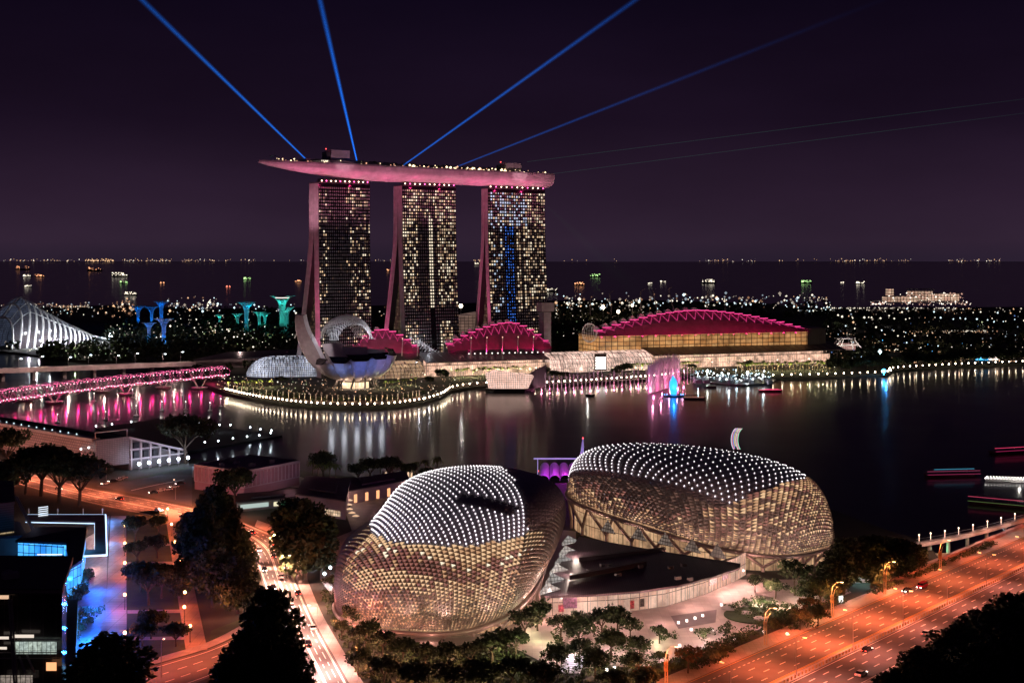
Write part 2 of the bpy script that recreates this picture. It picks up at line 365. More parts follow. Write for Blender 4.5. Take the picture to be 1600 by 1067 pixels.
# the road that joins it at the bottom left
Lq = [(120, 1062), (200, 1050), (265, 1032), (330, 1012), (390, 984), (430, 950)]
Rq = [(130, 1110), (225, 1092), (300, 1068), (370, 1040), (420, 1012), (450, 985)]
ribbon('side_road', asphalt, Lq, Rq, NZ+.012)
q = MB()
for f, ds in ((.08, None), (.36, 3), (.64, 3), (.92, None)): line(q, [(lerp(a[0], c[0], f), lerp(a[1], c[1], f)) for a, c in zip(Lq, Rq)], .24, NZ+.026, ds)
struct(q.build('side_road_markings', paint))
ribbon('pavement', paving, [(195, 1040), (262, 1022), (326, 1002), (380, 975)], [(200, 1048), (265, 1030), (330, 1010), (388, 983)], NZ+.15)
# the junction apron between grandstand and pavilion, and the car park behind it
q = MB(); q.prism([G(x, y, NZ) for x, y in ((150, 759), (240, 742), (300, 742), (300, 760), (300, 790), (225, 775))], NZ-.5, NZ+.008); struct(q.build('car_park', mat('car_park_asphalt', (.05, .045, .05), .8)))
q = MB(); line(q, [(205, 766), (245, 757), (288, 749)], .8, NZ+.02); struct(q.build('car_park_marking', paint))
q = MB(); q.prism([G(x, y, NZ) for x, y in ((190, 752), (287, 729), (300, 731), (230, 746))], NZ-.5, NZ+.03); struct(q.build('lawn', lawn))

# ---- the park strip on the left: two paths, lawns between
def patch(name, m, pts, h): q = MB(); q.prism([G(x, y, NZ) for x, y in pts], NZ-.4, NZ+h); return struct(q.build(name, m))
patch('path', panelled('path_tile', (.33, .29, .27), 5.0, 2.2, .12, .45), ((173, 806), (197, 806), (198, 1002), (163, 1002)), .05)
patch('blue_plaza', paving, ((130, 868), (168, 868), (163, 1100), (90, 1100), (104, 960)), .04)
patch('path', paving, ((150, 806), (171, 806), (168, 866), (146, 866)), .06)
patch('path', panelled('brick_path', (.34, .24, .20), 3.0, 1.5, .1, .6), ((257, 796), (277, 796), (324, 1014), (291, 1020)), .05)
patch('lawn', lawn, ((199, 800), (257, 796), (290, 1018), (200, 1040)), .02)
for y, xa, xb in ((850, 199, 268), (880, 199, 274), (955, 199, 284), (997, 200, 289)): patch('path', paving, ((xa, y-2), (xb, y-3), (xb+1, y+2), (xa, y+3)), .07)
patch('lawn', lawn, ((330, 985), (372, 968), (380, 972), (325, 1008)), .03)
# ---- the plaza in front of the two shells
patch('plaza', panelled('plaza_stone', (.46, .38, .36), 3, 3, .06, .75), ((820, 945), (905, 960), (1040, 930), (1150, 905), (1300, 905), (1330, 925), (1180, 985), (1120, 1015), (1010, 1040), (870, 1045), (800, 1010), (760, 1000)), .03)
patch('plaza', concrete, ((500, 905), (560, 985), (690, 1012), (860, 985), (900, 945), (900, 830), (620, 800), (500, 850)), .02)
patch('paving_pattern', mat('dark_stone', (.16, .12, .13), .7), ((1048, 962), (1120, 952), (1118, 972), (1060, 982)), .045)
patch('plaza', panelled('dusk_stone', (.30, .26, .27), 4, 4, .08, .8), ((540, 800), (560, 775), (620, 762), (640, 790), (600, 840), (550, 830)), .02)
patch('promenade', concrete, ((300, 728), (440, 736), (480, 748), (700, 748), (700, 758), (470, 762), (300, 745)), .04)
q = MB(); q.prism([G(x, y, 0) for x, y in ((318, 604), (325, 600), (366, 613), (425, 623), (485, 629), (545, 631), (605, 630), (655, 624), (684, 616), (704, 607), (735, 602), (762, 600), (840, 599), (1005, 590), (1060, 585), (1085, 584), (1085, 588), (1060, 589), (1005, 594), (900, 602), (840, 604), (762, 605), (735, 607), (706, 612), (690, 622), (662, 630), (605, 637), (545, 638), (485, 636), (425, 630), (365, 619))], 2.0, 2.75); struct(q.build('boardwalk', mat('boardwalk_wood', (.16, .10, .07), .7, var=.3, scale=.4)))
q = MB(); q.prism([G(x, y, 0) for x, y in ((150, 672), (249, 656), (441, 683), (288, 709))], -1, 1.2); fl = q.build('floating_stage', mat('dark_deck', (.012, .013, .02), .8)); tag(fl, 'wide dark floating stage lying on the water behind the grandstand, lamps along its edges', 'floating stage')
# ================================================================== THE THREE TOWERS AND THE SKY DECK
U = Vector((.83, .557, 0)).normalized(); V = Vector((-U.y, U.x, 0))
TB = Vector((-186, 1292, 0))
def TW(u, v, z): p = TB+U*u+V*v; p.z = z; return p
g_win = [glow('window_warm', (1, .68, .40), .8), glow('window_pale', (1, .84, .62), 1.05), glow('window_dim', (.9, .5, .32), .26), glow('window_blue', (.05, .22, 1), .9), glow('window_bluewhite', (.6, .75, 1), .8), glow('window_faint', (.8, .45, .3), .10), glow('window_soft', (1, .72, .48), .45), glow('window_unlit', (.62, .36, .46), .020), glow('unlit_window_glow_b', (.5, .32, .45), .010)]  # last two put a faint glow into unlit panes so the grid shows
slabm = panelled('tower_cladding', (.62, .55, .57), 4, 3.4, .08, .8)
slabdark = mat('tower_dark', (.05, .04, .05), .5)
curtain = panelled('curtain_glass', (.014, .011, .015), 2.6, 3.5, .25, .35, rough=.18)
TOPZ = 190.0
def front(k, h):           # how far the front slab's foot comes forward, h = 0 foot .. 1 top
    return -[6, 11, 12][k]*(1-h)**2.0
def back(k, h): return [34, 36, 34][k]*max(0, 1-h/.72)**1.15
LEN = [55.5, 63, 73]; U0 = [0, 91.6, 193.5]; KV = [1, .84, .58]      # the row curves, so each tower turns a little more to the bay
names = ['leftmost hotel tower under the sky deck, dark in the middle with scattered lit windows', 'middle hotel tower with two bright bands of lit windows and a dotted lit column between', 'rightmost hotel tower, many lit windows and a blue sparkling column down its face']
def lit(k, c, r, nc, nr, rn):
    x = c/nc; y = r/nr            # y 0 bottom, 1 top
    p = .0; kind = 0
    if k == 0:
        if x < .17: p = .3
        elif x < .52: p = .035 if y > .62 else .012
        else: p = .3 if x > .6 else .14
        if .5 < x < .72 and y < .55 and x < .66: p *= .6
        if y > .87 and x > .5: p = .45
        if x < .17 and .3 < y < .37: p = 0
        if .24 < y < .31 and x > .5: p *= .4
    elif k == 1:
        if y > .84: p = .72 if x < .3 or x > .6 else .5
        elif x < .29: p = .62
        elif x < .47: p = .0
        elif .49 < x < .545: return (1, 1.1) if y > .34 else None
        elif x > .62: p = .66
        else: p = .03
        if .26 < y < .34: p = .02
        if y <= .26: p = .75 if (x > .62 and x < .9) or x < .24 else .02
    else:
        if y > .8: p = .66; kind = 4 if x < .7 and rn.random() < .55 else 0
        elif x < .08: p = .6
        elif x < .26: p = .45; kind = 4 if rn.random() < .55 else 0
        elif .27 < x < .43: p = .78; kind = 3
        elif x < .5: p = .06
        elif .5 <= x < .56: p = .85
        elif x > .6: p = .56
        if .22 < y < .30: p *= .12 if kind != 3 else 1
        if y <= .22 and kind != 3: p = .8 if .1 < x < .2 or .6 < x < .8 or x > .9 else .04
    if rn.random() < p:
        if kind in (3, 4): return (kind, 1)
        return (rn.choice((0, 0, 1, 1, 6, 6, 2, 5)), 1)
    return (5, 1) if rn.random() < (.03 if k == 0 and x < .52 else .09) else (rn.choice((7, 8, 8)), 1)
for k in range(3):
    L = LEN[k]; u0 = U0[k]; t_ = thing('hotel_tower', names[k], 'tower', TW(u0+L/2, 10, 3), 'towers under the sky deck')
    N = 16; qs_ = {}; qd = MB(); qc = MB(); qb = MB()
    zs = [3+(TOPZ-3)*i/N for i in range(N+1)]
    for i in range(N):
        z0, z1 = zs[i], zs[i+1]; h0, h1 = i/N, (i+1)/N
        f0, f1, b0, b1 = front(k, h0), front(k, h1), back(k, h0)*KV[k], back(k, h1)*KV[k]; e1, e2, e3 = 10.4*KV[k], 10.5*KV[k], 21*KV[k]
        # front slab 0..9.5, rear slab 11.5..21
        for (va0, va1, vb0, vb1, who) in ((f0, f1, f0+e1, f1+e1, 'f'), (b0+e2, b1+e2, b0+e3, b1+e3, 'b')):
            for ue, s in ((u0, -1), (u0+L, 1)):
                p = [TW(ue, va0, z0), TW(ue, vb0, z0), TW(ue, vb1, z1), TW(ue, va1, z1)]
                qs_.setdefault((who, s), MB()).poly(p if s > 0 else p[::-1])
            (qc if who == 'f' else qd).poly([TW(u0, va0, z0), TW(u0+L, va0, z0), TW(u0+L, va1, z1), TW(u0, va1, z1)])
            qd.poly([TW(u0+L, vb0, z0), TW(u0, vb0, z0), TW(u0, vb1, z1), TW(u0+L, vb1, z1)])
        # the recessed glazing between the two legs
        uu = 6.0
        qb.poly([TW(u0+uu, f0+e1, z0), TW(u0+uu, f1+e1, z1), TW(u0+uu, b1+e2, z1), TW(u0+uu, b0+e2, z0)])
        qb.poly([TW(u0+L-uu, f0+e1, z0), TW(u0+L-uu, b0+e2, z0), TW(u0+L-uu, b1+e2, z1), TW(u0+L-uu, f1+e1, z1)])
    for b_ in qs_.values(): b_.build('end_wall', slabm, t_)
    qc.build('glass_front', curtain, t_); qd.build('rear_wall', slabdark, t_)
    each(qb, 'atrium_glass', litglass('atrium_glow%d' % k, (1, .65, .4), (.1, .05, .05), .22, 3, 3.5, .12, .25, lo=.0), t_)
    q = MB(); q.prism([TW(u0, 0, 0), TW(u0+L, 0, 0), TW(u0+L, 21*KV[k], 0), TW(u0, 21*KV[k], 0)], TOPZ, TOPZ+1.2)
    q.prism([TW(u0+8, 3, 0), TW(u0+L-5, 3, 0), TW(u0+L-5, 19*KV[k], 0), TW(u0+8, 19*KV[k], 0)], TOPZ+1.2, TOPZ+5); q.build('roof', slabdark, t_)
    # lit rooms, and unlit panes given a faint glow: every window is a pane set 15 cm proud of the curtain wall
    nc, nr = 25, 56; rn = random.Random(40+k); q = MB(); cw = L/nc; ch = (TOPZ-9)/nr
    for c in range(nc):
        for r in range(nr):
            v = lit(k, c+.5, r+.5, nc, nr, rn)
            if not v: continue
            m_, sc_ = v; ua = u0+c*cw+cw*.17; ub = u0+(c+1)*cw-cw*.17; za = 6+r*ch+ch*.24; zb = 6+(r+1)*ch-ch*.2
            if rn.random() < .3: ub -= cw*.28*rn.random(); ua += cw*.2*rn.random()
            if m_ == 3: ua += rn.random()*cw*.3; ub -= rn.random()*cw*.3; zb -= rn.random()*ch*.35
            ha, hb = (za-3)/(TOPZ-3), (zb-3)/(TOPZ-3); va, vb = front(k, ha)-.25, front(k, hb)-.25
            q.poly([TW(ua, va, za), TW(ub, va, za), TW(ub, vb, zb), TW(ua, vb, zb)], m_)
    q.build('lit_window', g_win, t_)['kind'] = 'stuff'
    # magenta wall washers at the foot and under the roof
    for du, v, pw in ((-16, -2, 1.0), (-22, 24+back(k, .2), 1.5)):
        for z_, tz, a in ((4, 60, 50), (6, 130, 30)):
            lamp('SPOT', TW(u0+du*1.3, v, z_), 125000*pw*(2.2 if tz > 100 else .8), (1, .13, .34), .6, TW(u0, v if v < 0 else v-8, tz), a, .7)
    lamp('SPOT', TW(u0-45, 8, 150), 45000, (1, .45, .6), .6, TW(u0, 10, 165), 60, .8)
    # the row of small lamps and the pink floods under the sky deck
    q = MB(); qm = MB()
    for i in range(11): (qm if i % 3 == 1 else q).gem(TW(u0+3+i*(L-6)/10, -1.0, TOPZ+2.2), .85)
    each(q, 'eave_lamp', g_warm, t_); each(qm, 'flood_lamp', g_mag, t_)

# ---- the sky deck: a long boat-shaped hull
SL0, SL1 = -58.0, 277.0
deck = thing('sky_deck', 'long boat shaped pink lit deck lying across the tops of the three hotel towers', 'sky deck', TW(110, 9, TOPZ+5))
def deckw(s):                     # s 0..1 along: half width, hull depth
    a = min(1, (s/.34))**.55 if s < .34 else 1.0
    b_ = 1 if s < .93 else math.sqrt(max(0, 1-((s-.93)/.07)**2))*.35+.65
    return 19*a*b_, 13.5*(min(1, s/.30)**.62)*(.75+.25*b_)
NS = 60; ND = 14; q = MB(); vs = []; fs = []; zt = TOPZ+16.5
for i in range(NS+1):
    s = i/NS; s_ = max(s, .004); hw, hd = deckw(s_); u = SL0+(SL1-SL0)*s
    bow = 2.2*(1-s)**2+3.5*max(0, 1-s/.12)**2*0
    bend = 9*(2*s-1)**2
    for j in range(ND+1):
        a = PI*j/ND; v = -math.cos(a)*hw; z = -abs(math.sin(a))**.75*hd
        vs.append(TW(u, 9+v+bend*0, zt+bow+z))
for i in range(NS):
    for j in range(ND):
        A = i*(ND+1)+j; fs.append((A, A+ND+1, A+ND+2, A+1))
fs.append(tuple(range(ND, -1, -1))); fs.append(tuple(NS*(ND+1)+j for j in range(ND+1)))
q.mesh(vs, fs); hull = q.build('hull', panelled('hull_panel', (.72, .66, .68), 6, 3, .06, .85, rough=.45), deck, smooth=True)
q = MB()
for i in range(NS):
    A, B = i*(ND+1), (i+1)*(ND+1); q.poly([vs[A], vs[B], vs[B+ND], vs[A+ND]])
q.build('deck_floor', darkconc, deck)
q = MB()
for i in range(NS): q.poly([vs[i*(ND+1)]+Vector((0, 0, .02)), vs[(i+1)*(ND+1)]+Vector((0, 0, .02)), vs[(i+1)*(ND+1)]+Vector((0, 0, 1.6)), vs[i*(ND+1)]+Vector((0, 0, 1.6))])
q.build('parapet', mat('pale_parapet', (.4, .36, .38), .4), deck)
def DS(s, v, z): u = SL0+(SL1-SL0)*s; return TW(u, 9+v, zt+2.2*(1-s)**2+z)
rp_ = random.Random(5); qw = MB(); qd = MB(); 
for i in range(150):
    s = .04+.94*rp_.random(); hw = deckw(s)[0]; a = 1.0 if .45 < s < .84 else .55
    if rp_.random() > a: continue
    r_ = (.45+.75*rp_.random()**2)*(1.25 if .45 < s < .84 else .8); v = -hw*(.25+.7*rp_.random())
    (qw if rp_.random() < .7 else qd).gem(DS(s, v, 1.8+2.2*rp_.random()), r_)
qw.build('deck_lamp', glow('deck_warm', (1, .74, .42), 3.2), deck)['kind'] = 'stuff'; qd.build('party_light', glow('deck_dim', (1, .5, .3), 1.2), deck)['kind'] = 'stuff'
q = MB()
for i in range(26): s = .135+.15*i/26; q.box(DS(s, -deckw(s)[0]*.8, 3.3), (.9, .5, 1.3), math.atan2(U.y, U.x))
each(q, 'gallery_window', glow('gallery_lamp', (1, .86, .66), 1.4), deck)
for i, (s, nm) in enumerate(((.32, 'x'), (.36, 'x'))): pass
q = MB(); q.box(DS(.225, 0, 4), (62, 22, 2.2), math.atan2(U.y, U.x)); q.box(DS(.30, -2, 3), (66, 24, 2.6), math.atan2(U.y, U.x)); q.box(DS(.24, 0, 1.8), (50, 18, 3.6), math.atan2(U.y, U.x)); q.build('canopy_roof', mat('canopy_grey', (.16, .14, .16), .6), deck)
for s, l_, h_, z_ in ((.247, 20, 9.5, 5.4), (.853, 20, 10.5, 1)):
    q = MB(); q.box(DS(s, 0, z_+h_/2), (l_, 13, h_), math.atan2(U.y, U.x)); q.build('lift_house', panelled('lift_house_panel', (.5, .42, .45), 3, 3, .05, .85), deck)
    q = MB(); q.box(DS(s-.036, 0, z_+h_*.4), (5, 9, h_*.8), math.atan2(U.y, U.x)); q.build('lift_house_wing', slabdark, deck)
    q = MB(); q.gem(DS(s-.04, -2, z_+h_+.8), .8); q.build('warning_light', n_red, deck)
    lamp('SPOT', DS(s, -60, -14), 30000, (1, .5, .6), .5, DS(s, 0, z_+h_/2), 30)
q = MB(); q.tube([DS(.045, 0, 0), DS(.045, 0, 6)], .35); q.box(DS(.045, 0, 6.2), (6, 2, .8), math.atan2(U.y, U.x)); q.build('mast', grey, deck)
# trees on the deck
tq = MB(); rt = random.Random(9)
def leafball(q, c, r, n, s, rr, m=0, sz=.8):
    for _ in range(n):
        d = Vector((rr.gauss(0, 1), rr.gauss(0, 1), rr.gauss(0, 1))).normalized()*r*(.4+.75*rr.random()**.65); d.z *= sz
        a = Vector((rr.gauss(0, 1), rr.gauss(0, 1), rr.gauss(0, 1))).normalized(); b_ = a.cross(Vector((rr.gauss(0, 1), rr.gauss(0, 1), rr.gauss(0, 1)))).normalized()
        p = Vector(c)+d; k_ = s*(.6+.8*rr.random())
        q.poly([p-a*k_, p+b_*k_*.6, p+a*k_, p-b_*k_*.6], m)
for i in range(34):
    s = .33+.5*i/34+.004*rt.random(); leafball(tq, DS(s, 2+4*rt.random(), 3.6+1.2*rt.random()), 2.2+1.2*rt.random(), 46, 1.0, rt)
tq.build('roof_garden', leaf2, deck)['kind'] = 'stuff'
# pink floods that wash the hull from the tower heads
for u in (-40, -12, 16, 44, 75, 90, 125, 150, 178, 205, 232, 262):
    lamp('SPOT', TW(u, -45, 122), 80000, (1, .26, .46), .8, TW(u, 6, TOPZ+9), 58, .9)
for u in range(-30, 275, 34): lamp('POINT', TW(u, -9, TOPZ-1.5), 1800, (1, .03, .22), .4)

# ---- four blue searchlight beams through the night haze, and their lamps
def beam(name_label, p0, p1, r0, r1, colr, s, fall):
    p0, p1 = Vector(p0), Vector(p1); d = p1-p0; L = d.length; q = MB(); n = 9
    q.tube([Vector((0, 0, L*i/n)) for i in range(n+1)], [r0+(r1-r0)*i/n for i in range(n+1)], 16)
    m = bpy.data.materials.new('beam_light'); m.use_nodes = True; t = m.node_tree; t.nodes.clear()
    o_ = t.nodes.new('ShaderNodeOutputMaterial'); em = t.nodes.new('ShaderNodeEmission'); g = t.nodes.new('ShaderNodeTexCoord'); sp = t.nodes.new('ShaderNodeSeparateXYZ')
    t.links.new(g.outputs['Object'], sp.inputs[0]); em.inputs[0].default_value = (*colr, 1)
    def M(op, a, b_):
        k_ = t.nodes.new('ShaderNodeMath'); k_.operation = op
        for i, v in enumerate((a, b_)):
            if isinstance(v, (int, float)): k_.inputs[i].default_value = v
            else: t.links.new(v, k_.inputs[i])
        return k_.outputs[0]
    z = M('DIVIDE', sp.outputs['Z'], L)                      # lit air thins out along the beam
    dec = M('POWER', M('MAXIMUM', M('SUBTRACT', 1, z), 0), fall)
    rad = M('ADD', M('MULTIPLY', z, (r1-r0)/r0), 1)
    rr_ = M('DIVIDE', M('SQRT', M('ADD', M('MULTIPLY', sp.outputs['X'], sp.outputs['X']), M('MULTIPLY', sp.outputs['Y'], sp.outputs['Y'])), 0), M('MULTIPLY', rad, r0))
    core = M('POWER', M('MAXIMUM', M('SUBTRACT', 1, rr_), 0), 1.9)
    t.links.new(M('DIVIDE', M('MULTIPLY', M('MULTIPLY', dec, core), s*3.6), rad), em.inputs[1]); t.links.new(em.outputs[0], o_.inputs['Volume'])
    o = q.build('light_beam', m); o.location = p0; o.rotation_euler = d.to_track_quat('Z', 'Y').to_euler()
    tag(o, name_label, 'light beam', 'light beams from the sky deck'); m.cycles.emission_sampling = 'NONE'
    return o
def searchlight(p, label):
    a = thing('searchlight', label, 'searchlight', p, 'searchlights on the sky deck')
    q = MB(); q.lathe(p, [(.5, -2.2), (.9, -.6), (1.5, .5)], 10); q.build('lamp_body', black, a)
    q = MB(); q.ball(Vector(p)+Vector((0, 0, 1.0)), 1.5); q.build('lens', glow('searchlight_lens', (.35, .75, 1), 6), a)
bz = 1  # beams start at the deck
for px, py, Y, ex, ey, eY, cc, s, fall, lb in (
    (481, 252, 1300, 205, -16, 1050, (.006, .19, 1), .14, .25, 'steep blue beam leaning left from the deck end by the lift house'),
    (559, 258, 1330, 497, -12, 1050, (.006, .18, 1), .15, .25, 'near upright blue beam rising from the sky deck, the second from the left'),
    (624, 263, 1365, 1005, -8, 1180, (.006, .18, 1), .13, .4, 'long blue beam leaning right from the middle of the sky deck'),
    (703, 265, 1400, 1290, 35, 1500, (.006, .18, 1), .085, 1.6, 'faint blue beam lying low to the right, fading out in the dark')):
    p0 = P(px, py, Y); beam(lb, p0, p0+(P(ex, ey, eY)-p0)*1.5, 1.0, 4.8 if s > .1 else 6.5, cc, s*(1.9 if s > .1 else 1.4), fall*1.5+1.1)
    searchlight(p0-Vector((0, 0, .6)), 'searchlight at the foot of the '+lb.split(' from')[0].split(' rising')[0].split(' lying')[0])
for px, py, ex, ey, lb in ((824, 253, 1640, 150, 'thin pale green laser line, the upper of two, running far to the right'), (862, 272, 1640, 172, 'thin pale green laser line, the lower of two, from the deck stern')):
    o = beam(lb, P(px, py, 1440), P(ex, ey, 1500), .45, .9, (.10, .32, .26), .085, .5); o['group'] = 'green laser lines'; o['category'] = 'laser line'
for ex, ey, lb in ((1010, 470, 'faint green laser fan sweeping down right from the sky deck'),):
    o = beam(lb, P(850, 318, 1440), P(ex, ey, 1700), 1.2, 22, (.05, .2, .09), .0022, .9); o['group'] = 'green laser lines'; o['category'] = 'laser line'
# ================================================================== THE FAR SHORE: MALL, MAGENTA ROOFS, LOTUS MUSEUM, PAVILIONS
FZ = 2.6
roofgrey = panelled('mall_roof', (.16, .13, .135), 3, 60, .12, .6, rough=.45)
magm = panelled('roof_sheet', (.42, .13, .23), 5, 6, .05, .9, rough=.55)
whitefin = mat('white_fin', (.75, .70, .70), .5, var=.05)
mallglass = litglass('mall_glass', (1, .62, .45), (.92, .52, .36), 1.7, 2.2, 5.2, .05, .10, lo=.12)
g_magline = glow('magenta_tube', (1, .06, .3), 1.5)
def hall(name, label, xl, xr, yb_l, yb_r, ytop, xtop, Yl, Yr, nfin, depth, glass=None, stepl=True):
    """a hall under a fan of overlapping roof sheets; its front slope faces the bay"""
    A = P(xl, yb_l, Yl); B = P(xr, yb_r, Yr); d = (B-A); d.z = 0; L = d.length; d.normalize(); nrm = Vector((-d.y, d.x, 0))
    zb = (A.z+B.z)/2; st = (xtop-xl)/(xr-xl); zt = P(0, ytop, lerp(Yl, Yr, st)).z
    t_ = thing(name, label, 'hall roof', A+d*L/2+Vector((0, 0, -A.z+FZ)), 'magenta lit halls behind the mall')
    def p(s, v, z): q = A+d*L*s+nrm*v; q.z = z; return q
    def zz(s):
        k = (s-st)/(st if s < st else (1-st)); return zb+(zt-zb)*(1-.86*abs(k)**1.7)
    q = MB(); qe = MB(); qf = MB(); ql = MB(); qt = MB()
    for i in range(nfin):
        s0, s1 = i/nfin, (i+1)/nfin; z = zz((s0+s1)/2); off = depth*.5
        # slope in two folds: steep skirt then leaning sheet
        zm = zb+(z-zb)*.62
        q.poly([p(s0, 0, zb), p(s1, 0, zb), p(s1, depth*.22, zm), p(s0, depth*.22, zm)])
        q.poly([p(s0, depth*.22, zm), p(s1, depth*.22, zm), p(s1, off, z), p(s0, off, z)])
        # the step up to the next sheet and the sheet's own thick lip
        zn = zz((s1+min(1, s1+1/nfin))/2) if i < nfin-1 else zb
        zn2 = zb+(zn-zb)*.62
        q.poly([p(s1, depth*.22, zm), p(s1, depth*.22, zn2), p(s1, off, zn), p(s1, off, z)])
        qe.box(p((s0+s1)/2, off-1.2, z+.5), (L/nfin*1.0, 3.2, 1.0), math.atan2(d.y, d.x))
        ql.tube([p(s0, off-2.9, z+.3), p(s1, off-2.9, z+.3)], .34, 4)
        ql.tube([p(s0, depth*.2, zm+.5), p((s0+s1)/2, off-2.6, z-.4), p(s1, depth*.2, zm+.5)], .13, 4)
        qt.poly([p(s0, off, z+.4), p(s1, off, z+.4), p(s1, depth*1.6, z-4), p(s0, depth*1.6, z-4)])
        qt.poly([p(s0, depth*1.6, z-4), p(s1, depth*1.6, z-4), p(s1, depth*1.6, zb), p(s0, depth*1.6, zb)])
        if stepl and s1 < st+.05:   # white curled end of every sheet on the climbing side
            c = p(s0, off-2, z+1.4); w_ = L/nfin*.75; k = 8; hgt = 2.2+1.5*(1-s1/st)
            pr = [(w_*(j/k), hgt*math.sin(PI*(j/k)**.8)) for j in range(k+1)]
            for j in range(k):
                (a0, h0), (a1, h1) = pr[j], pr[j+1]
                P0, P1 = c+d*a0, c+d*a1
                qf.mesh([P0-Vector((0, 0, .5)), P1-Vector((0, 0, .5)), P1+Vector((0, 0, h1)), P0+Vector((0, 0, h0)), P0+nrm*5+Vector((0, 0, h0*.7)), P1+nrm*5+Vector((0, 0, h1*.7)), P0+nrm*5-Vector((0, 0, .5)), P1+nrm*5-Vector((0, 0, .5))],
                        [(0, 1, 2, 3), (3, 2, 5, 4), (4, 5, 7, 6)])
    for s in (0, 1):
        qt.poly([p(s, 0, zb-1), p(s, depth*1.6, zb-1), p(s, depth*1.6, zz(s)-4), p(s, depth*.5, zz(s)), p(s, depth*.22, zb+(zz(s)-zb)*.62)])
    q.build('roof_slope', magm, t_); each(qe, 'roof_lip', whitefin, t_); ql.build('light_tube', g_magline, t_); qt.build('roof_back', roofgrey, t_)
    if qf.v: each(qf, 'white_fin', whitefin, t_)
    n = max(4, int(L/15))
    for i in range(n):
        s = (i+.5)/n; lamp('SPOT', p(s, -9, zb-1.5), 2900*(L/n/15), (1, .0, .17), .4, p(s, depth*.25, zb+(zz(s)-zb)*.6), 110, .6)
    if stepl:
        for s in (.04, .12, .2): lamp('SPOT', p(s, -16, zb+4), 420, (1, .6, .65), .4, p(s+.05, depth*.5, zz(s)+2), 45, .7)
    q = MB(); q.prism([p(0, 1, 0), p(1, 1, 0), p(1, depth*1.55, 0), p(0, depth*1.55, 0)], FZ, zb-.02); q.build('hall_wall', glass or slabdark, t_)
    return t_, p, zb, L
hall('magenta_hall', 'smallest magenta roof, just right of the tall petal of the lotus museum', 541, 656, 552, 552, 516, 600, 1300, 1318, 10, 26)
h2, p2, z2, L2 = hall('magenta_hall', 'middle magenta roof in front of the rightmost tower, masts along its foot', 700, 862, 549, 543, 505, 800, 1335, 1365, 14, 26)
exglass = litglass('hall_glass', (1, .52, .20), (.9, .38, .12), .9, 7, 4.6, .05, .05)
h3, p3, z3, L3 = hall('magenta_hall', 'largest magenta roof, over a long band of amber lit glass', 936, 1262, 528, 516, 486, 1090, 1400, 1490, 24, 34, exglass)
q = MB(); q.prism([p3(1.0, 0, 0), p3(1.10, 3, 0), p3(1.12, 50, 0), p3(1.0, 50, 0)], FZ, 40); tag(q.build('end_hall', roofgrey), 'plain dark hall joined to the right end of the largest magenta roof', 'hall')
# leaning floodlit masts at the foot of the middle and smallest roofs
def mastf(p_, i): 
    m_ = MB(); m_.tube([p_, p_+Vector((.6, 0, 16))], [.55, .35], 6); m_.ball(p_+Vector((.6, 0, 16.6)), .6, 1)
    return tag(m_.build('slender_mast', [white, n_warm]), 'white floodlit mast standing at the foot of a magenta roof', 'mast', 'white masts before the magenta roofs')
for i in range(5): mastf(p2(.2+.15*i, -6, z2-4), i)
for px, py, Y in ((693, 550, 1320), (652, 556, 1295), (628, 556, 1290)): mastf(P(px, py, Y), 0)
for k in range(9): lamp('POINT', p2(.1+.1*k, -9, z2-3), 60, (1, .5, .4), .4)
q = MB()
for k in range(14): q.gem(p2(.18+.055*k, -8, z2-3), .9)
each(q, 'foot_lamp', n_white, h2)

# ---- the mall: a long glazed building under a dark eave roof
A0 = G(640, 592, FZ); B0 = G(1305, 568, FZ); MD = (B0-A0).normalized(); MN = Vector((-MD.y, MD.x, 0)); ML = (B0-A0).length
def MA(s, v, z): p = A0+MD*s+MN*v; p.z = z; return p
mall = thing('shopping_mall', 'long warm lit waterfront mall under a dark ribbed eave roof', 'mall', MA(ML/2, 0, FZ))
q = MB()
q.prism([MA(0, 14, 0), MA(ML, 10, 0), MA(ML, 60, 0), MA(0, 60, 0)], FZ, 13); q.build('lower_glass', mallglass, mall)
q = MB(); q.prism([MA(-6, 24, 0), MA(ML, 24, 0), MA(ML, 62, 0), MA(-6, 62, 0)], 13, 15.5); q.build('terrace', concrete, mall)
q = MB()
for a, b_ in ((20, 150), (268, ML+20)):
    q.poly([MA(a, 8, 17), MA(b_, 8, 17), MA(b_, 40, 24.5), MA(a, 40, 24.5)]); q.poly([MA(a, 8, 16.2), MA(a, 40, 24), MA(b_, 40, 24), MA(b_, 8, 16.2)])
    q.poly([MA(a, 8, 16.2), MA(b_, 8, 16.2), MA(b_, 8, 17), MA(a, 8, 17)]); q.poly([MA(b_, 8, 16.2), MA(b_, 40, 24), MA(b_, 40, 24.5), MA(b_, 8, 17)]); q.poly([MA(a, 8, 17), MA(a, 40, 24.5), MA(a, 40, 24), MA(a, 8, 16.2)])
each(q, 'eave_roof', roofgrey, mall)
q = MB()
for k in range(46):
    s = 20+k*(ML)/46
    if 150 < s < 268: continue
    q.tube([MA(s, 7.8, 17.1), MA(s, 40, 24.7)], .22, 4); q.tube([MA(s, 10, 3), MA(s, 9, 16.3)], .18, 4)
each(q, 'roof_rib', mat('roof_rib_grey', (.36, .30, .30), .5), mall)
q = MB(); q.prism([MA(22, 22, 0), MA(148, 22, 0), MA(148, 24, 0), MA(22, 24, 0)], 13.02, 18.6); q.prism([MA(270, 22, 0), MA(ML, 22, 0), MA(ML, 24, 0), MA(270, 24, 0)], 13.02, 18.6); each(q, 'upper_glass', mallglass, mall)
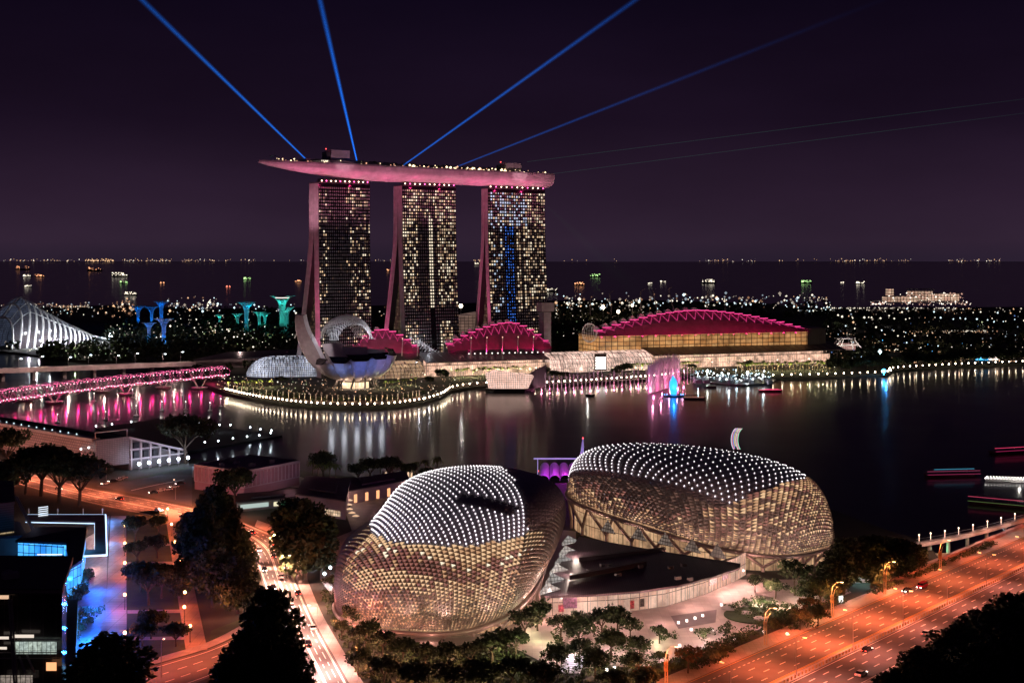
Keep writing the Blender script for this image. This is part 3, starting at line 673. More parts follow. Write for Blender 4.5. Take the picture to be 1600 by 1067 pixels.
def vault(name, label, s0, s1, v0, v1, h0, m, ribm, nr=14, base=3, round_=0):
    """a glazed barrel vault along the mall"""
    t_ = thing(name, label, 'glass vault', MA((s0+s1)/2, v0, FZ)); q = MB(); qr = MB(); n = 12
    prof = []
    for i in range(n+1):
        a = PI*.95*i/n; prof.append((lerp(v0, v1, .5-.5*math.cos(a)), base+h0*math.sin(a)**.9))
    sect = [s0+round_*(1-math.cos(PI/2*k/7)) for k in range(8)]+[s1] if round_ else [s0, s1]
    def pf(s):                       # the end of a rounded vault closes like a quarter dome
        k = math.sqrt(max(.02, 1-(1-min(1, (s-s0)/round_))**2)) if round_ else 1
        return [(lerp((v0+v1)/2, v, k), base+(z-base)*k) for v, z in prof]
    for a, b_ in zip(sect, sect[1:]):
        pa, pb = pf(a), pf(b_)
        for i in range(n): q.poly([MA(a, *pa[i]), MA(b_, *pb[i]), MA(b_, *pb[i+1]), MA(a, *pa[i+1])])
    for s in (s0, s1): q.poly([MA(s, *x) for x in pf(s)])
    for k in range(nr+1):
        s = lerp(s0, s1, k/nr); qr.tube([MA(s, x[0], x[1]+.05) for x in pf(s)], .22, 4)
    for i in range(0, n, 2): qr.tube([MA(s, *pf(s)[i]) for s in sect], .12, 4)
    q.build('vault_glass', m, t_); qr.build('vault_rib', ribm, t_); return t_
ribpale = mat('pale_rib', (.5, .45, .42), .5)
vault('glass_vault', 'broad warm lit glass front between the two eave roofs of the mall', 152, 265, 2, 52, 19, litglass('vault_glow', (1, .70, .58), (.9, .56, .46), 1.8, 2.4, 4.4, .07, .08, lo=.25), ribpale, 26)
vault('glass_vault', 'rounded glass end of the mall at the left of the eave roof', -38, 18, 6, 50, 15, litglass('vault_glow_b', (1, .62, .36), (.8, .48, .3), .85, 3.2, 3.2, .07, .06), ribpale, 14)
# the sign box on the broad glass front and the tall lit sign beside it
q = MB(); q.box(MA(203, 1.0, 12.5), (13, 1.2, 17), math.atan2(MD.y, MD.x), 0)
for k in range(5): q.box(MA(203, .3, 6.5+k*2.6), (11, .3, 1.5), math.atan2(MD.y, MD.x), 1)
tag(q.build('shop_sign', [mat('sign_brown', (.12, .07, .06), .5), g_white]), 'tall shopfront with white lit bars on the broad glass front of the mall', 'shopfront')
# ---- blue-white glass vault behind the museum on the left (runs towards the bridge)
A1 = G(392, 592, FZ); B1 = G(640, 592, FZ)
sv = A0.copy(), MD.copy(), MN.copy()
A0 = G(385, 591, FZ); MD = (G(560, 588, FZ)-A0).normalized(); MN = Vector((-MD.y, MD.x, 0))
vault('glass_vault', 'blue white glazed barrel vault behind the lotus museum near the pink bridge', 0, 118, 2, 44, 19, litglass('vault_blue', (.85, .88, 1), (.62, .68, .9), 1.6, 1.7, 1.7, .12, .055, lo=.08), ribpale, 34, 3, 26)
q = MB(); q.poly([MA(72, -2, 14.5), MA(175, -2, 14.5), MA(175, 40, 24), MA(62, 40, 24)]); q.poly([MA(72, -2, 13.8), MA(62, 40, 23.3), MA(175, 40, 23.3), MA(175, -2, 13.8)]); q.poly([MA(72, -2, 13.8), MA(175, -2, 13.8), MA(175, -2, 14.5), MA(72, -2, 14.5)])
tag(q.build('eave_roof', roofgrey), 'dark sloping eave roof between the blue glass vault and the lotus museum', 'roof')
q = MB(); q.prism([MA(90, 4, 0), MA(190, 4, 0), MA(190, 30, 0), MA(90, 30, 0)], FZ, 13.5); tag(q.build('shopfront_wing', mallglass), 'warm lit glass wing behind the stalk of the lotus museum', 'shopfront')
q = MB(); q.poly([MA(-52, 60, 17), MA(95, 50, 20), MA(100, 95, 25), MA(-20, 100, 21)]); q.poly([MA(-52, 60, 16), MA(-20, 100, 20), MA(100, 95, 24), MA(95, 50, 19)]); q.poly([MA(-52, 60, 16), MA(95, 50, 19), MA(95, 50, 20), MA(-52, 60, 17)])
tag(q.build('canopy', roofgrey), 'long dark wing shaped canopy above the blue glass vault', 'canopy')
A0, MD, MN = sv
# ---- podium between the towers, diamond lattice canopy and the glass box
lat = thing('lattice_canopy', 'white lattice shell at the foot of the leftmost tower', 'canopy', G(540, 575, FZ))
q = MB(); c = P(541, 529, 1268); W_, D_, H_ = 23, 16, 22; n = 18
def lp(a, b_): return c+U*(W_*a)+V*(D_*b_)+Vector((0, 0, H_*math.sqrt(max(0, 1-.85*a*a-.6*b_*b_))))
for i in range(-n, n):
    for sgn in (1, -1):
        pts = []
        for k in range(17):
            b_ = -1+2*k/16; a = i/n*1.6+sgn*b_*.55
            if abs(a) <= 1.02: pts.append(lp(a, b_))
        if len(pts) > 2: q.tube(pts, .28, 4)
q.build('lattice', mat('lattice_white', (.8, .8, .82), .5), lat)
for k in range(5): lamp('POINT', c+U*(-26+13*k)-V*22+Vector((0, 0, 8)), 3000, (.85, .88, 1), 2.5)
lat2 = thing('lattice_canopy', 'white lattice strip sloping down at the foot of the middle tower', 'canopy', G(655, 575, FZ))
q = MB()
for i in range(12):
    a = P(640+i*3.6, 522+i*2.3, 1345); q.tube([a, a+Vector((5, -3, -7))], .3, 4); q.tube([a+Vector((4, 0, -1)), a+Vector((-1, -3, -7))], .3, 4)
q.tube([P(638, 520, 1346), P(686, 553, 1346)], .35, 4); q.build('lattice', mat('lattice_pale', (.8, .8, .82), .5), lat2)
for k in range(2): lamp('POINT', P(655+k*16, 528+k*10, 1336), 1800, (.85, .88, 1), .5)
q = MB(); a = P(712, 497, 1420); b_ = P(767, 487, 1440); q.prism([a, b_, b_+V*25, a+V*25], FZ, [a.z, b_.z, b_.z, a.z])
tag(q.build('glass_box', litglass('glassbox_glow', (.7, .42, .32), (.5, .3, .24), .34, 5, 3, .05, .05)), 'dim amber glass box building between the middle and rightmost towers', 'building')
lamp('POINT', P(721, 470, 1440), 4000, WHITE, .5)
q = MB(); a = P(850, 590, 1385); q.prism([a, a+U*9, a+U*9+V*9, a+V*9], FZ, [P(0, 488, 1385).z]*4); q.box(a+U*4.5+V*4+Vector((0, 0, P(0, 480, 1385).z-a.z)), (16, 10, 9), math.atan2(U.y, U.x))
tag(q.build('slim_tower', panelled('slim_tower_glass', (.45, .40, .42), 3, 3, .1, .7)), 'slim pale tower standing right beside the rightmost hotel tower', 'tower')
lamp('SPOT', P(866, 560, 1365), 60000, (1, .75, .75), .5, P(856, 500, 1390), 60)
q = MB(); rr = random.Random(6)
wheel = thing('open_dome', 'small round white lattice frame left of the largest magenta roof', 'dome', P(921, 535, 1400))
for i in range(10):
    a = PI*i/10; q.tube([P(921, 535, 1400)+Vector((math.cos(a)*8*math.sin(PI*k/12), math.sin(a)*8*math.sin(PI*k/12), 20-20*math.cos(PI*k/12)*.5-10)) for k in range(13)], .25, 4)
q.build('lattice', white, wheel); lamp('POINT', P(918, 530, 1385), 3500, WHITE, .5)

# ---- the lotus museum
mc = G(556, 606, FZ); mus = thing('lotus_museum', 'pale lotus shaped museum with one tall curling petal, in front of the leftmost tower', 'museum', mc)
petal_m = panelled('petal_skin', (.42, .38, .39), 3, 2.5, .05, .85, rough=.4)
inner_m = mat('petal_inner', (.62, .58, .6), .5, var=.1); win_m = mat('petal_window', (.01, .01, .012), .1)
def petal(azim, reach, top, w0, w1, facet=.32, curl=1.0, thk=1.0):
    """one hollow finger: sweeps out of the bowl and up, cut off by a slanting skylight"""
    ca, sa = math.cos(azim), math.sin(azim); rad = Vector((ca, sa, 0)); tg = Vector((-sa, ca, 0))
    q = MB(); qi = MB(); qs = MB(); n = 14; outer = []; inner = []
    for i in range(n+1):
        t = i/n; a = t*PI/2*curl
        r = 4+(reach-4)*math.sin(min(a, PI/2*1.12))**.9; z = 10+(top-7)*(1-math.cos(a))/(1-math.cos(PI/2*curl))
        w_ = lerp(w0, w1, t)*(.35+.65*min(1, t*2.4)); th = thk*lerp(2, 11, min(1, t*1.5))*(1-.55*max(0, t-.5)*2)
        ct = mc+rad*r; ct.z = z
        nin = Vector((-rad.x*math.sin(a), -rad.y*math.sin(a), math.cos(a)))
        outer.append((ct-tg*w_*.5*.55, ct-tg*w_*.2-nin*1.2, ct+tg*w_*.2-nin*1.2, ct+tg*w_*.5*.55)); inner.append((ct-tg*w_*.5+nin*th, ct+tg*w_*.5+nin*th))
    for i in range(n):
        o0, o1, i0, i1 = outer[i], outer[i+1], inner[i], inner[i+1]
        for k in range(3): q.poly([o0[k], o0[k+1], o1[k+1], o1[k]])
        q.poly([i0[0], o0[0], o1[0], i1[0]]); q.poly([o0[3], i0[1], i1[1], o1[3]])
        qi.poly([i0[1], i0[0], i1[0], i1[1]])
    if top < 30: inner[-1] = tuple(p+Vector((0, 0, 3.6))+rad*1.0 for p in inner[-1])
    o, i_ = outer[-1], inner[-1]; qs.poly([i_[0], o[0], o[1], o[2], o[3], i_[1]])
    q.build('petal', petal_m, mus, smooth=False); qi.build('petal_inside', inner_m, mus); qs.build('skylight', win_m, mus)
for az, rc, tp, w0, w1, cu in ((182, 52, 65, 26, 28, 1.06), (215, 38, 22, 10, 22, .8), (250, 33, 24, 10, 24, .8), (284, 33, 26, 10, 25, .8), (318, 34, 27, 10, 25, .8), (352, 36, 29, 10, 24, .82), (26, 36, 29, 10, 24, .82), (62, 36, 31, 10, 24, .84), (100, 36, 33, 10, 24, .86), (138, 38, 37, 10, 24, .9)):
    petal(math.radians(az), rc, tp, w0, w1, curl=cu, thk=1.35 if tp > 60 else 1)
q = MB(); q.lathe(mc, [(8, 0), (7, 4), (10, 8)], 16); 
q.build('stalk', panelled('stalk_glass', (.2, .17, .17), 2, 2, .1, .6), mus)
q = MB()
for i in range(10):
    a = 2*PI*i/10+.2; q.tube([mc+Vector((math.cos(a)*20, math.sin(a)*20, 0)), mc+Vector((math.cos(a+.25)*14, math.sin(a+.25)*14, 15))], .8, 6)
each(q, 'slanting_column', darkconc, mus)
lamp('SPOT', mc+Vector((-62, -60, 6)), 42000, (1, .72, .78), .8, mc+Vector((-40, 0, 34)), 60)
lamp('SPOT', mc+Vector((-75, 20, 30)), 26000, (1, .85, .9), .8, mc+Vector((-30, 6, 40)), 60)
lamp('SPOT', mc+Vector((8, 4, 42)), 26000, (1, .82, .88), .8, mc+Vector((-46, 2, 42)), 70)
for dx, c_ in ((-14, (.22, .38, 1)), (8, (.15, .25, 1)), (26, (.2, .3, 1)), (42, (.5, .35, 1))): lamp('SPOT', mc+Vector((dx, -58, 5)), 36000, c_, .5, mc+Vector((dx*.8, -28, 19)), 38, .8)
for i in range(7): a = PI+i*.5; lamp('POINT', mc+Vector((math.cos(a)*15, math.sin(a)*15, 3.5)), 1500, WARM, .4)
q = MB(); 
for i in range(16): a = PI+PI*i/16; q.box(mc+Vector((math.cos(a)*11, math.sin(a)*11, 3)), (1.6, 1.6, 5.5), a)
each(q, 'lobby_light', glow('lobby_glow', (1, .68, .4), .9), mus)

# ---- crystal pavilion on the water
pc = G(797, 612, 0); pav = thing('crystal_pavilion', 'faceted glass pavilion glowing pink white on its own dark island', 'pavilion', pc)
q = MB(); hx = [(-24, -4), (-16, -10), (14, -10), (24, -2), (18, 12), (-18, 12)]; q.prism([pc+Vector((x*.9, y, 0)) for x, y in hx], -1, 3.4); q.build('island_base', black, pav)
q = MB(); b0 = [pc+Vector((x, y, 3.6)) for x, y in ((-19, -3), (-13, -8), (13, -8), (19, 0), (14, 10), (-14, 10))]; t0 = [pc+Vector((x, y, z)) for x, y, z in ((-22, -5, 17), (-8, -10, 19.5), (8, -9, 16.5), (22, -2, 15), (16, 12, 15), (-15, 12, 18))]
for i in range(6): j = (i+1) % 6; q.poly([b0[i], b0[j], t0[j]]); q.poly([b0[i], t0[j], t0[i]])
q.poly(t0); q.build('glass_shell', litglass('crystal_glow', (1, .66, .56), (.95, .58, .46), 1.5, 1.6, 1.6, .09, .12, lo=.6, sampled=True), pav)
q = MB(); q.prism([pc+Vector((x, y, 0)) for x, y in ((16, -4), (32, 0), (30, 10), (16, 10))], 3.42, [16, 24, 21, 15]); q.build('dark_fin', roofgrey, pav)
# ---- stepped event square and added points for the mall's light spill in front of the broad glass front
q = MB()
for k in range(5): a, b_ = G(850, 600-k*3, FZ), G(1050, 590-k*2.4, FZ); a.z = b_.z = 0; q.prism([a, b_, b_+MN*4, a+MN*4], 2.6, 2.9+k*.5)
struct(q.build('steps', concrete))
for k in range(12): lamp('POINT', MA(20+k*(ML-40)/11, 0, 7), 2600, WARM, .5)
# ================================================================== BRIDGES
hb = [(-40, 631), (60, 617), (140, 607), (220, 598), (290, 591), (352, 585)]
hp = spl([G(x, y, 9) for x, y in hb], 14)
helix = thing('helix_bridge', 'curving footbridge of pink lit steel spirals over the water', 'footbridge', hp[len(hp)//2]-Vector((0, 0, 9)))
cum = [0]
for i in range(1, len(hp)): cum.append(cum[-1]+(hp[i]-hp[i-1]).length)
def HB(s):
    for i in range(1, len(hp)):
        if cum[i] >= s or i == len(hp)-1:
            t = (s-cum[i-1])/(cum[i]-cum[i-1]); p = hp[i-1].lerp(hp[i], t); d = (hp[i]-hp[i-1]).normalized(); return p, d
HL = cum[-1]
q = MB(); N = 90
for i in range(N):
    a, da = HB(HL*i/N); b_, db = HB(HL*(i+1)/N)
    na = Vector((-da.y, da.x, 0))*3.6; nb = Vector((-db.y, db.x, 0))*3.6; u_ = Vector((0, 0, .7))
    q.mesh([a-na, a+na, b_+nb, b_-nb, a-na-u_, a+na-u_, b_+nb-u_, b_-nb-u_], [(0, 3, 2, 1), (4, 5, 6, 7), (0, 4, 7, 3), (1, 2, 6, 5)])
q.build('bridge_deck', concrete, helix)
tubem = mat('pink_steel', (.6, .5, .54), .35, .5)
for ph, nm, rad_, sg in ((0, 'outer_spiral', 7.0, 1), (PI, 'outer_spiral', 7.0, 1), (.6, 'inner_spiral', 5.8, -1), (PI+.6, 'inner_spiral', 5.8, -1)):
    q = MB(); pts = []; n = 420
    for i in range(n+1):
        s = HL*i/n; p, d = HB(s); a = ph+sg*2*PI*s/24; nn = Vector((-d.y, d.x, 0)); pts.append(p+Vector((0, 0, 2.6))+nn*math.cos(a)*rad_+Vector((0, 0, 1))*math.sin(a)*rad_*.85)
    q.tube(pts, .24, 4); q.build(nm, tubem, helix)
q = MB()
for i in range(100):
    s = HL*(i+.5)/100; p, d = HB(s); nn = Vector((-d.y, d.x, 0)); a = 2*PI*s/24
    p0 = p+Vector((0, 0, 2.6))+nn*math.cos(a)*6+Vector((0, 0, 1))*math.sin(a)*5.1; p1 = p+Vector((0, 0, 2.6))+nn*math.cos(a+2.2)*6+Vector((0, 0, 1))*math.sin(a+2.2)*5.1
    q.tube([p0, p1], .13, 3)
q.build('strut', tubem, helix)['kind'] = 'stuff'
q = MB(); qw = MB(); rr = random.Random(3)
for i in range(150):
    s = HL*(i+.5)/150; p, d = HB(s); nn = Vector((-d.y, d.x, 0))
    (q if i % 2 else qw).gem(p-nn*6.2+Vector((0, 0, -.6+1.6*rr.random())), .5); q.gem(p+nn*3+Vector((0, 0, 6+1.5*rr.random())), .45)
    if i % 2: (q if i % 4 == 1 else qw).gem(p-nn*3.6+Vector((0, 0, 5.5+rr.random())), .5)
q.build('pink_lamp', glow('helix_pink', (1, .2, .42), 3, True), helix)['kind'] = 'stuff'; qw.build('white_lamp', glow('helix_white', (1, .75, .8), 4), helix)['kind'] = 'stuff'
for i in range(24): p, d = HB(HL*(i+.5)/24); lamp('POINT', p+Vector((0, 0, 3.6)), 750, (1, .06, .30), .5); 
for i in range(20): p, d = HB(HL*(i+.5)/20); nn = Vector((-d.y, d.x, 0)); lamp('POINT', p-nn*7+Vector((0, 0, -1.5)), 1500, (1, .015, .20), .9)
for px, py in ((85, 630), (197, 617), (312, 608), (40, 627), (160, 613), (255, 607)):
    c = G(px, py, 0); a = thing('bridge_pier', 'white boat shaped pier with slanting struts under the pink footbridge', 'pier', c, 'piers of the pink footbridge')
    q = MB(); q.lathe(c, [(2, -1), (6, .4), (7.5, 1.6), (6.5, 1.9)], 14); q.build('pier_base', white, a)
    q = MB()
    for dx in (-6, 6):
        for dy in (-2, 2): q.tube([c+Vector((dx*.25, dy*.3, 1.8)), c+Vector((dx, dy, 9.3))], .35, 5)
    q.build('strut', white, a); lamp('POINT', c+Vector((0, -5, 4.5)), 160, WARM, .3)
# the plain road bridge behind it and its street lamps
r0, r1 = G(-120, 588, 8), G(306, 572, 8)
rb = thing('road_bridge', 'flat concrete road bridge behind the pink footbridge', 'bridge', r0.lerp(r1, .5)-Vector((0, 0, 8)))
d = (r1-r0).normalized(); nn = Vector((-d.y, d.x, 0)); q = MB(); q.prism([r0, r1, r1+nn*24, r0+nn*24], 8, 11.5); q.prism([r0, r1, r1+nn*.4, r0+nn*.4], 11.52, 12.6); q.build('bridge_deck', mat('bridge_concrete', (.5, .44, .42), .7), rb)
q = MB()
for k in range(9):
    p = r0.lerp(r1, (k+.5)/9)+nn*12; q.box((p.x, p.y, 3.5), (3, 16, 9), math.atan2(d.y, d.x))
each(q, 'bridge_pier', concrete, rb)
def street_lamp_mesh(name, h, arm, matp, headm, r=.14, two=False, headsize=(1.2, .5, .3)):
    q = MB(); q.tube([(0, 0, 0), (0, 0, h*.5), (0, 0, h*.93), (arm*.3, 0, h), (arm, 0, h)], [r, r*.8, r*.6, r*.5, r*.45], 6)
    if two: q.tube([(0, 0, h*.9), (-arm*.4, 0, h*.97), (-arm, 0, h*.97)], r*.5, 6); q.box((-arm, 0, h*.97-.15), headsize, 0, 1)
    q.box((arm, 0, h-.15), headsize, 0, 1); return q.build(name, [matp, headm])
bl = tag(street_lamp_mesh('street_lamp', 10, 2.4, grey, g_cool, .22, headsize=(1.8, 1.0, .6)), 'tall street lamp on the flat concrete road bridge', 'street lamp', 'street lamps on the concrete bridge')
for k in range(11):
    p = r0.lerp(r1, .06+.9*k/10)+nn*(1 if k % 2 else 22); p.z = 11.5
    o = bl if k == 0 else dup(bl, p); o.location = p
    lamp('POINT', p+Vector((1.2, 0, 8.6)), 1300, (1, .72, .62), .4)
for k in range(7): p = r0.lerp(r1, .1+.8*k/6)-nn*14; lamp('POINT', (p.x, p.y, 22), 8000, (1, .62, .56), .4)
q = MB(); a, b_ = G(306, 565, 10), G(470, 556, 14); q.prism([a, b_, b_+MN*8, a+MN*8], 9, [10.5, 14.5, 14.5, 10.5]); q.prism([a+Vector((0, 3, 0)), b_+Vector((0, 3, 0)), b_+MN*7, a+MN*7], 2.6, 8.98)
tag(q.build('elevated_ramp', mat('ramp_grey', (.22, .18, .18), .7)), 'elevated grey ramp leading from the concrete bridge towards the hotel towers', 'ramp')
lamp('POINT', G(380, 560, 12)+Vector((0, -18, 14)), 6000, (1, .7, .65), .4)

# ================================================================== PROMENADE LAMPS
def promlamp():
    q = MB(); q.lathe((0, 0, 0), [(.28, 0), (.16, .4), (.12, 2.3)], 6); q.ball((0, 0, 2.75), .62, 1); return q.build('promenade_lamp', [black, glow('promenade_globe', (1, .80, .56), 30, True)])
pl = promlamp(); tag(pl, 'low globe lamp in the row along the rim of the round point', 'lamp', 'globe lamps along the far waterfront'); first = True
def lamps(pxs, n, label, z=2.75):
    global first
    pts = spl([G(x, y, z) for x, y in pxs], 16); cc = [0]
    for i in range(1, len(pts)): cc.append(cc[-1]+(pts[i]-pts[i-1]).length)
    for k in range(n):
        s = cc[-1]*k/(n-1); i = max(j for j in range(len(cc)-1) if cc[j] <= s); t = (s-cc[i])/(cc[i+1]-cc[i]); p = pts[i].lerp(pts[i+1], min(1, t))
        if first: pl.location = p; first = False
        else: dup(pl, p, label=label)
lamps([(352, 612), (385, 620), (425, 627), (485, 634), (545, 636), (605, 635), (662, 628)], 44, 'low globe lamp in the row along the rim of the round point')
lamps([(664, 627), (690, 619), (706, 609), (735, 604), (760, 602)], 16, 'globe lamp on the curving edge between the round point and the crystal pavilion')
lamps([(836, 602), (900, 599), (1005, 592), (1058, 587)], 30, 'globe lamp on the straight edge behind the fountain jets')
lamps([(1208, 590), (1300, 588), (1386, 584), (1398, 578), (1500, 572), (1598, 568)], 40, 'globe lamp along the dark tree lined shore on the right')
for px, py in ((352, 612), (380, 618), (410, 624), (440, 628), (475, 632), (510, 634), (545, 635), (580, 635), (615, 633), (650, 628), (690, 618), (720, 606), (750, 601), (870, 600), (930, 597), (990, 593), (1040, 588), (1240, 589), (1300, 587), (1360, 584), (1430, 575), (1500, 571), (1560, 569)):
    p = G(px, py, FZ); lamp('POINT', p+Vector((0, 3, 4.5)), 260, (1, .66, .42), .4)
# ================================================================== TREES (one of each kind, then copies)
def crown(q, blobs, n, s, rr, mats=(0, 0, 1)):
    for (x, y, z, r) in blobs: leafball(q, (x, y, z), r, int(n*r*r), s, rr, rr.choice(mats), .75)
def make_tree(name, h, spread, kind, seed, n=34, s=.5, m=None):
    rr = random.Random(seed); root = thing(name, 'tree', 'tree', (0, 0, -500)); o0 = Vector((0, 0, -500)); q = MB(); c = MB(); ends = []
    if kind == 'rain':        # umbrella crown over forking limbs
        q.tube([o0, o0+Vector((.2, .1, h*.35))], [.5, .36], 7)
        for k in range(7):
            a = 2*PI*k/7+rr.random()*.5; r_ = spread*(.55+.35*rr.random()); e = Vector((math.cos(a)*r_, math.sin(a)*r_, h*(.72+.15*rr.random())))
            q.tube([o0+Vector((.2, .1, h*.34)), o0+Vector((e.x*.45, e.y*.45, h*.58)), o0+e], [.26, .16, .05], 5); ends.append(e)
        bl_ = [(e.x*.95, e.y*.95, e.z+h*.03, spread*.36) for e in ends]+[(0, 0, h*.86, spread*.5)]+[(rr.uniform(-.6, .6)*spread, rr.uniform(-.6, .6)*spread, h*(.82+.1*rr.random()), spread*.28) for _ in range(9)]
    elif kind == 'tall':      # dense upright crown almost to the ground
        q.tube([o0, o0+Vector((.1, 0, h*.5)), o0+Vector((0, .1, h*.92))], [.55, .35, .08], 7)
        bl_ = []
        for k in range(17):
            t_ = k/16; rad_ = spread*(.35+.65*math.sin(PI*min(1, .15+.85*t_))**.8); a = k*2.4
            e = Vector((math.cos(a)*rad_*.55, math.sin(a)*rad_*.55, h*(.22+.7*t_))); bl_.append((e.x, e.y, e.z, rad_*rr.uniform(.34, .66)+.4)); q.tube([o0+Vector((0, 0, e.z*.8)), o0+e], [.14, .04], 4)
    else:                     # round garden tree, open enough to see through
        q.tube([o0, o0+Vector((.1, 0, h*.42))], [.24, .17], 6)
        for k in range(6):
            a = 2*PI*k/6+rr.random(); r_ = spread*(.4+.4*rr.random()); e = Vector((math.cos(a)*r_, math.sin(a)*r_, h*(.6+.25*rr.random())))
            q.tube([o0+Vector((.1, 0, h*.4)), o0+e*.6+Vector((0, 0, h*.2)), o0+e], [.12, .08, .03], 4); ends.append(e)
        bl_ = [(e.x, e.y, e.z, spread*.42) for e in ends]+[(0, 0, h*.82, spread*.45)]+[(rr.uniform(-.7, .7)*spread, rr.uniform(-.7, .7)*spread, h*(.55+.35*rr.random()), spread*.26) for _ in range(7)]
    crown(c, [(x, y, z-500, r) for x, y, z, r in bl_], n, s, rr)
    q.build('trunk', bark, root); c.build('crown', m or [leaf, leaf2], root); return root
def place(pool, lst, group):
    """lst: (px, py of the foot, height in photo pixels, label, widen)"""
    for i, (px, py, hp_, lb, *wd) in enumerate(lst):
        root, h0 = pool[i % len(pool)]; p = G(px, py, NZ); s = hp_*p.y/F/h0; w_ = wd[0] if wd else 1
        rz = R.random()*6.28
        if not root.get('used'): root['used'] = 1; root.location = p; root.scale = (s*w_, s*w_, s); root.rotation_euler = (0, 0, rz); root['label'] = lb; root['group'] = group
        else: dup(root, p, rz, (s*w_, s*w_, s), lb, group)
# palms
def make_palm(seed, h=9.0):
    rr = random.Random(seed); root = thing('palm_tree', 'palm', 'palm tree', (0, 0, -500)); q = MB(); c = MB(); o0 = Vector((0, 0, -500))
    q.tube([o0, o0+Vector((.15, .05, h*.5)), o0+Vector((.25, 0, h))], [.26, .19, .16], 6); top = o0+Vector((.25, 0, h))
    for k in range(15):
        a = 2*PI*k/15+rr.random()*.3; up = rr.uniform(-.1, 1.0); L = 2.9+rr.random()*.6; dv = Vector((math.cos(a), math.sin(a), 0)); sv_ = Vector((-dv.y, dv.x, 0)); pr = None
        for j in range(6):
            t_ = j/5; p = top+dv*L*t_+Vector((0, 0, up*L*t_*.8-1.35*L*t_*t_*.75)); w_ = .5*math.sin(PI*(.12+.85*t_))
            cu = (p-sv_*w_-Vector((0, 0, .18)), p, p+sv_*w_-Vector((0, 0, .18)))
            if pr: c.poly([pr[0], pr[1], cu[1], cu[0]]); c.poly([pr[1], pr[2], cu[2], cu[1]])
            pr = cu
    q.build('trunk', mat('palm_bark', (.22, .17, .12), .9), root); c.build('fronds', leaf3, root); return root
palm = make_palm(1)
def palmrow(pts, n, hp_, lb, group, z=FZ, jit=.4, light=None):
    for k in range(n):
        t = (k+.5)/n; i = min(len(pts)-2, int(t*(len(pts)-1))); f = t*(len(pts)-1)-i; p = G(lerp(pts[i][0], pts[i+1][0], f), lerp(pts[i][1], pts[i+1][1], f), z)
        p += Vector((R.uniform(-1, 1)*jit*4, R.uniform(-1, 1)*jit*6, 0)); s = hp_*p.y/F/11*(.85+.3*R.random())
        if not palm.get('used'): palm['used'] = 1; palm.location = p; palm.scale = (s, s, s); palm['label'] = lb; palm['group'] = group
        else: dup(palm, p, R.random()*6.28, s, lb, group)
        if light and k % (light+1) == 0: lamp('POINT', p+Vector((0, -5, 4.5)), 3000, (1, .92, .42), .3)
palmrow([(712, 590), (838, 582)], 26, 15, 'slim palm in the green lit row before the eave roof beside the crystal pavilion', 'palms along the mall', light=2)
palmrow([(985, 580), (1090, 575)], 22, 13, 'slim palm in the row right of the broad glass front, above the fountain jets', 'palms along the mall', light=2)
palmrow([(1150, 580), (1300, 577)], 34, 16, 'slim palm in the uplit row behind the bright dock on the right', 'palms along the mall', light=2)
palmrow([(352, 607), (430, 603)], 14, 13, 'small uplit palm on the round point between the pink bridge and the blue glass vault', 'palms on the round point', light=2)
palmrow([(600, 606), (650, 600)], 8, 12, 'small palm on the round point just right of the lotus museum', 'palms on the round point', light=2)
t_a = make_tree('rain_tree', 12, 7.5, 'rain', 1, 20, .55); t_b = make_tree('dense_tree', 20, 6.2, 'tall', 2, 27, .60, [leaf2, leaf]); t_c = make_tree('garden_tree', 8, 3.4, 'round', 3, 42, .34); t_d = make_tree('garden_tree', 7, 3.6, 'round', 8, 36, .36)
t_e = make_tree('far_tree', 11, 6.5, 'round', 5, 22, .6)
place([(t_e, 11)], [(692, 597, 20, 'round dark tree on the shore left of the crystal pavilion, the larger of two'), (672, 602, 14, 'round dark tree on the shore left of the crystal pavilion, the smaller of two'), (846, 596, 22, 'tall dark tree on the shore right beside the crystal pavilion'), (868, 592, 13, 'low dark tree in the short row below the broad glass front', 1.4), (884, 592, 11, 'lowest dark tree in the short row below the broad glass front', 1.4), (975, 586, 18, 'dark tree at the right corner of the broad glass front', 1.3), (962, 588, 13, 'small dark tree beside the right corner of the broad glass front'), (1168, 578, 15, 'round dark tree between two palm rows behind the bright dock'), (1082, 578, 9, 'low dark tree at the left end of the bright dock', 1.6), (440, 600, 12, 'dark tree before the warm end of the blue glass vault', 1.4)], 'trees on the far shore')
far_row = [(1300+i*7.2+R.uniform(-2, 2), 583-i*.42+R.uniform(-3, 1), 15+R.uniform(-4, 9), 'dark tree in the long belt along the right hand far shore', 1.2) for i in range(42)]
place([(t_e, 11)], far_row, 'tree belt along the far right shore')
# ---- far woods and gardens: one mass, with the small lights under the trees
wq = MB(); rw = random.Random(77)
def wood(x0, x1, ya, yb, n, hm, s=3.2, per=26):
    for _ in range(n):
        p = G(rw.uniform(x0, x1), rw.uniform(ya, yb), 2.6); r_ = hm*(.35+.4*rw.random()); leafball(wq, p+Vector((0, 0, r_*.8)), r_, per, s, rw, 0, .8)
wood(-40, 30, 520, 549, 14, 14); wood(60, 470, 545, 566, 150, 15, 2.6, 30); wood(170, 480, 512, 548, 190, 16, 2.8, 28); wood(180, 470, 490, 512, 90, 16, 3.2, 22); wood(300, 460, 560, 585, 30, 11, 2.2)
wood(560, 640, 500, 540, 40, 14); wood(690, 760, 500, 530, 30, 14); wood(860, 1010, 485, 530, 130, 18, 3, 30); wood(860, 1300, 478, 500, 110, 16, 3.4, 22); wood(1290, 1620, 505, 565, 260, 12, 2.8, 24); wood(1300, 1620, 488, 505, 60, 12)
wood(855, 920, 530, 560, 30, 14)
tag(wq.build('wood', [leaf2]), None, None, None, 'stuff')
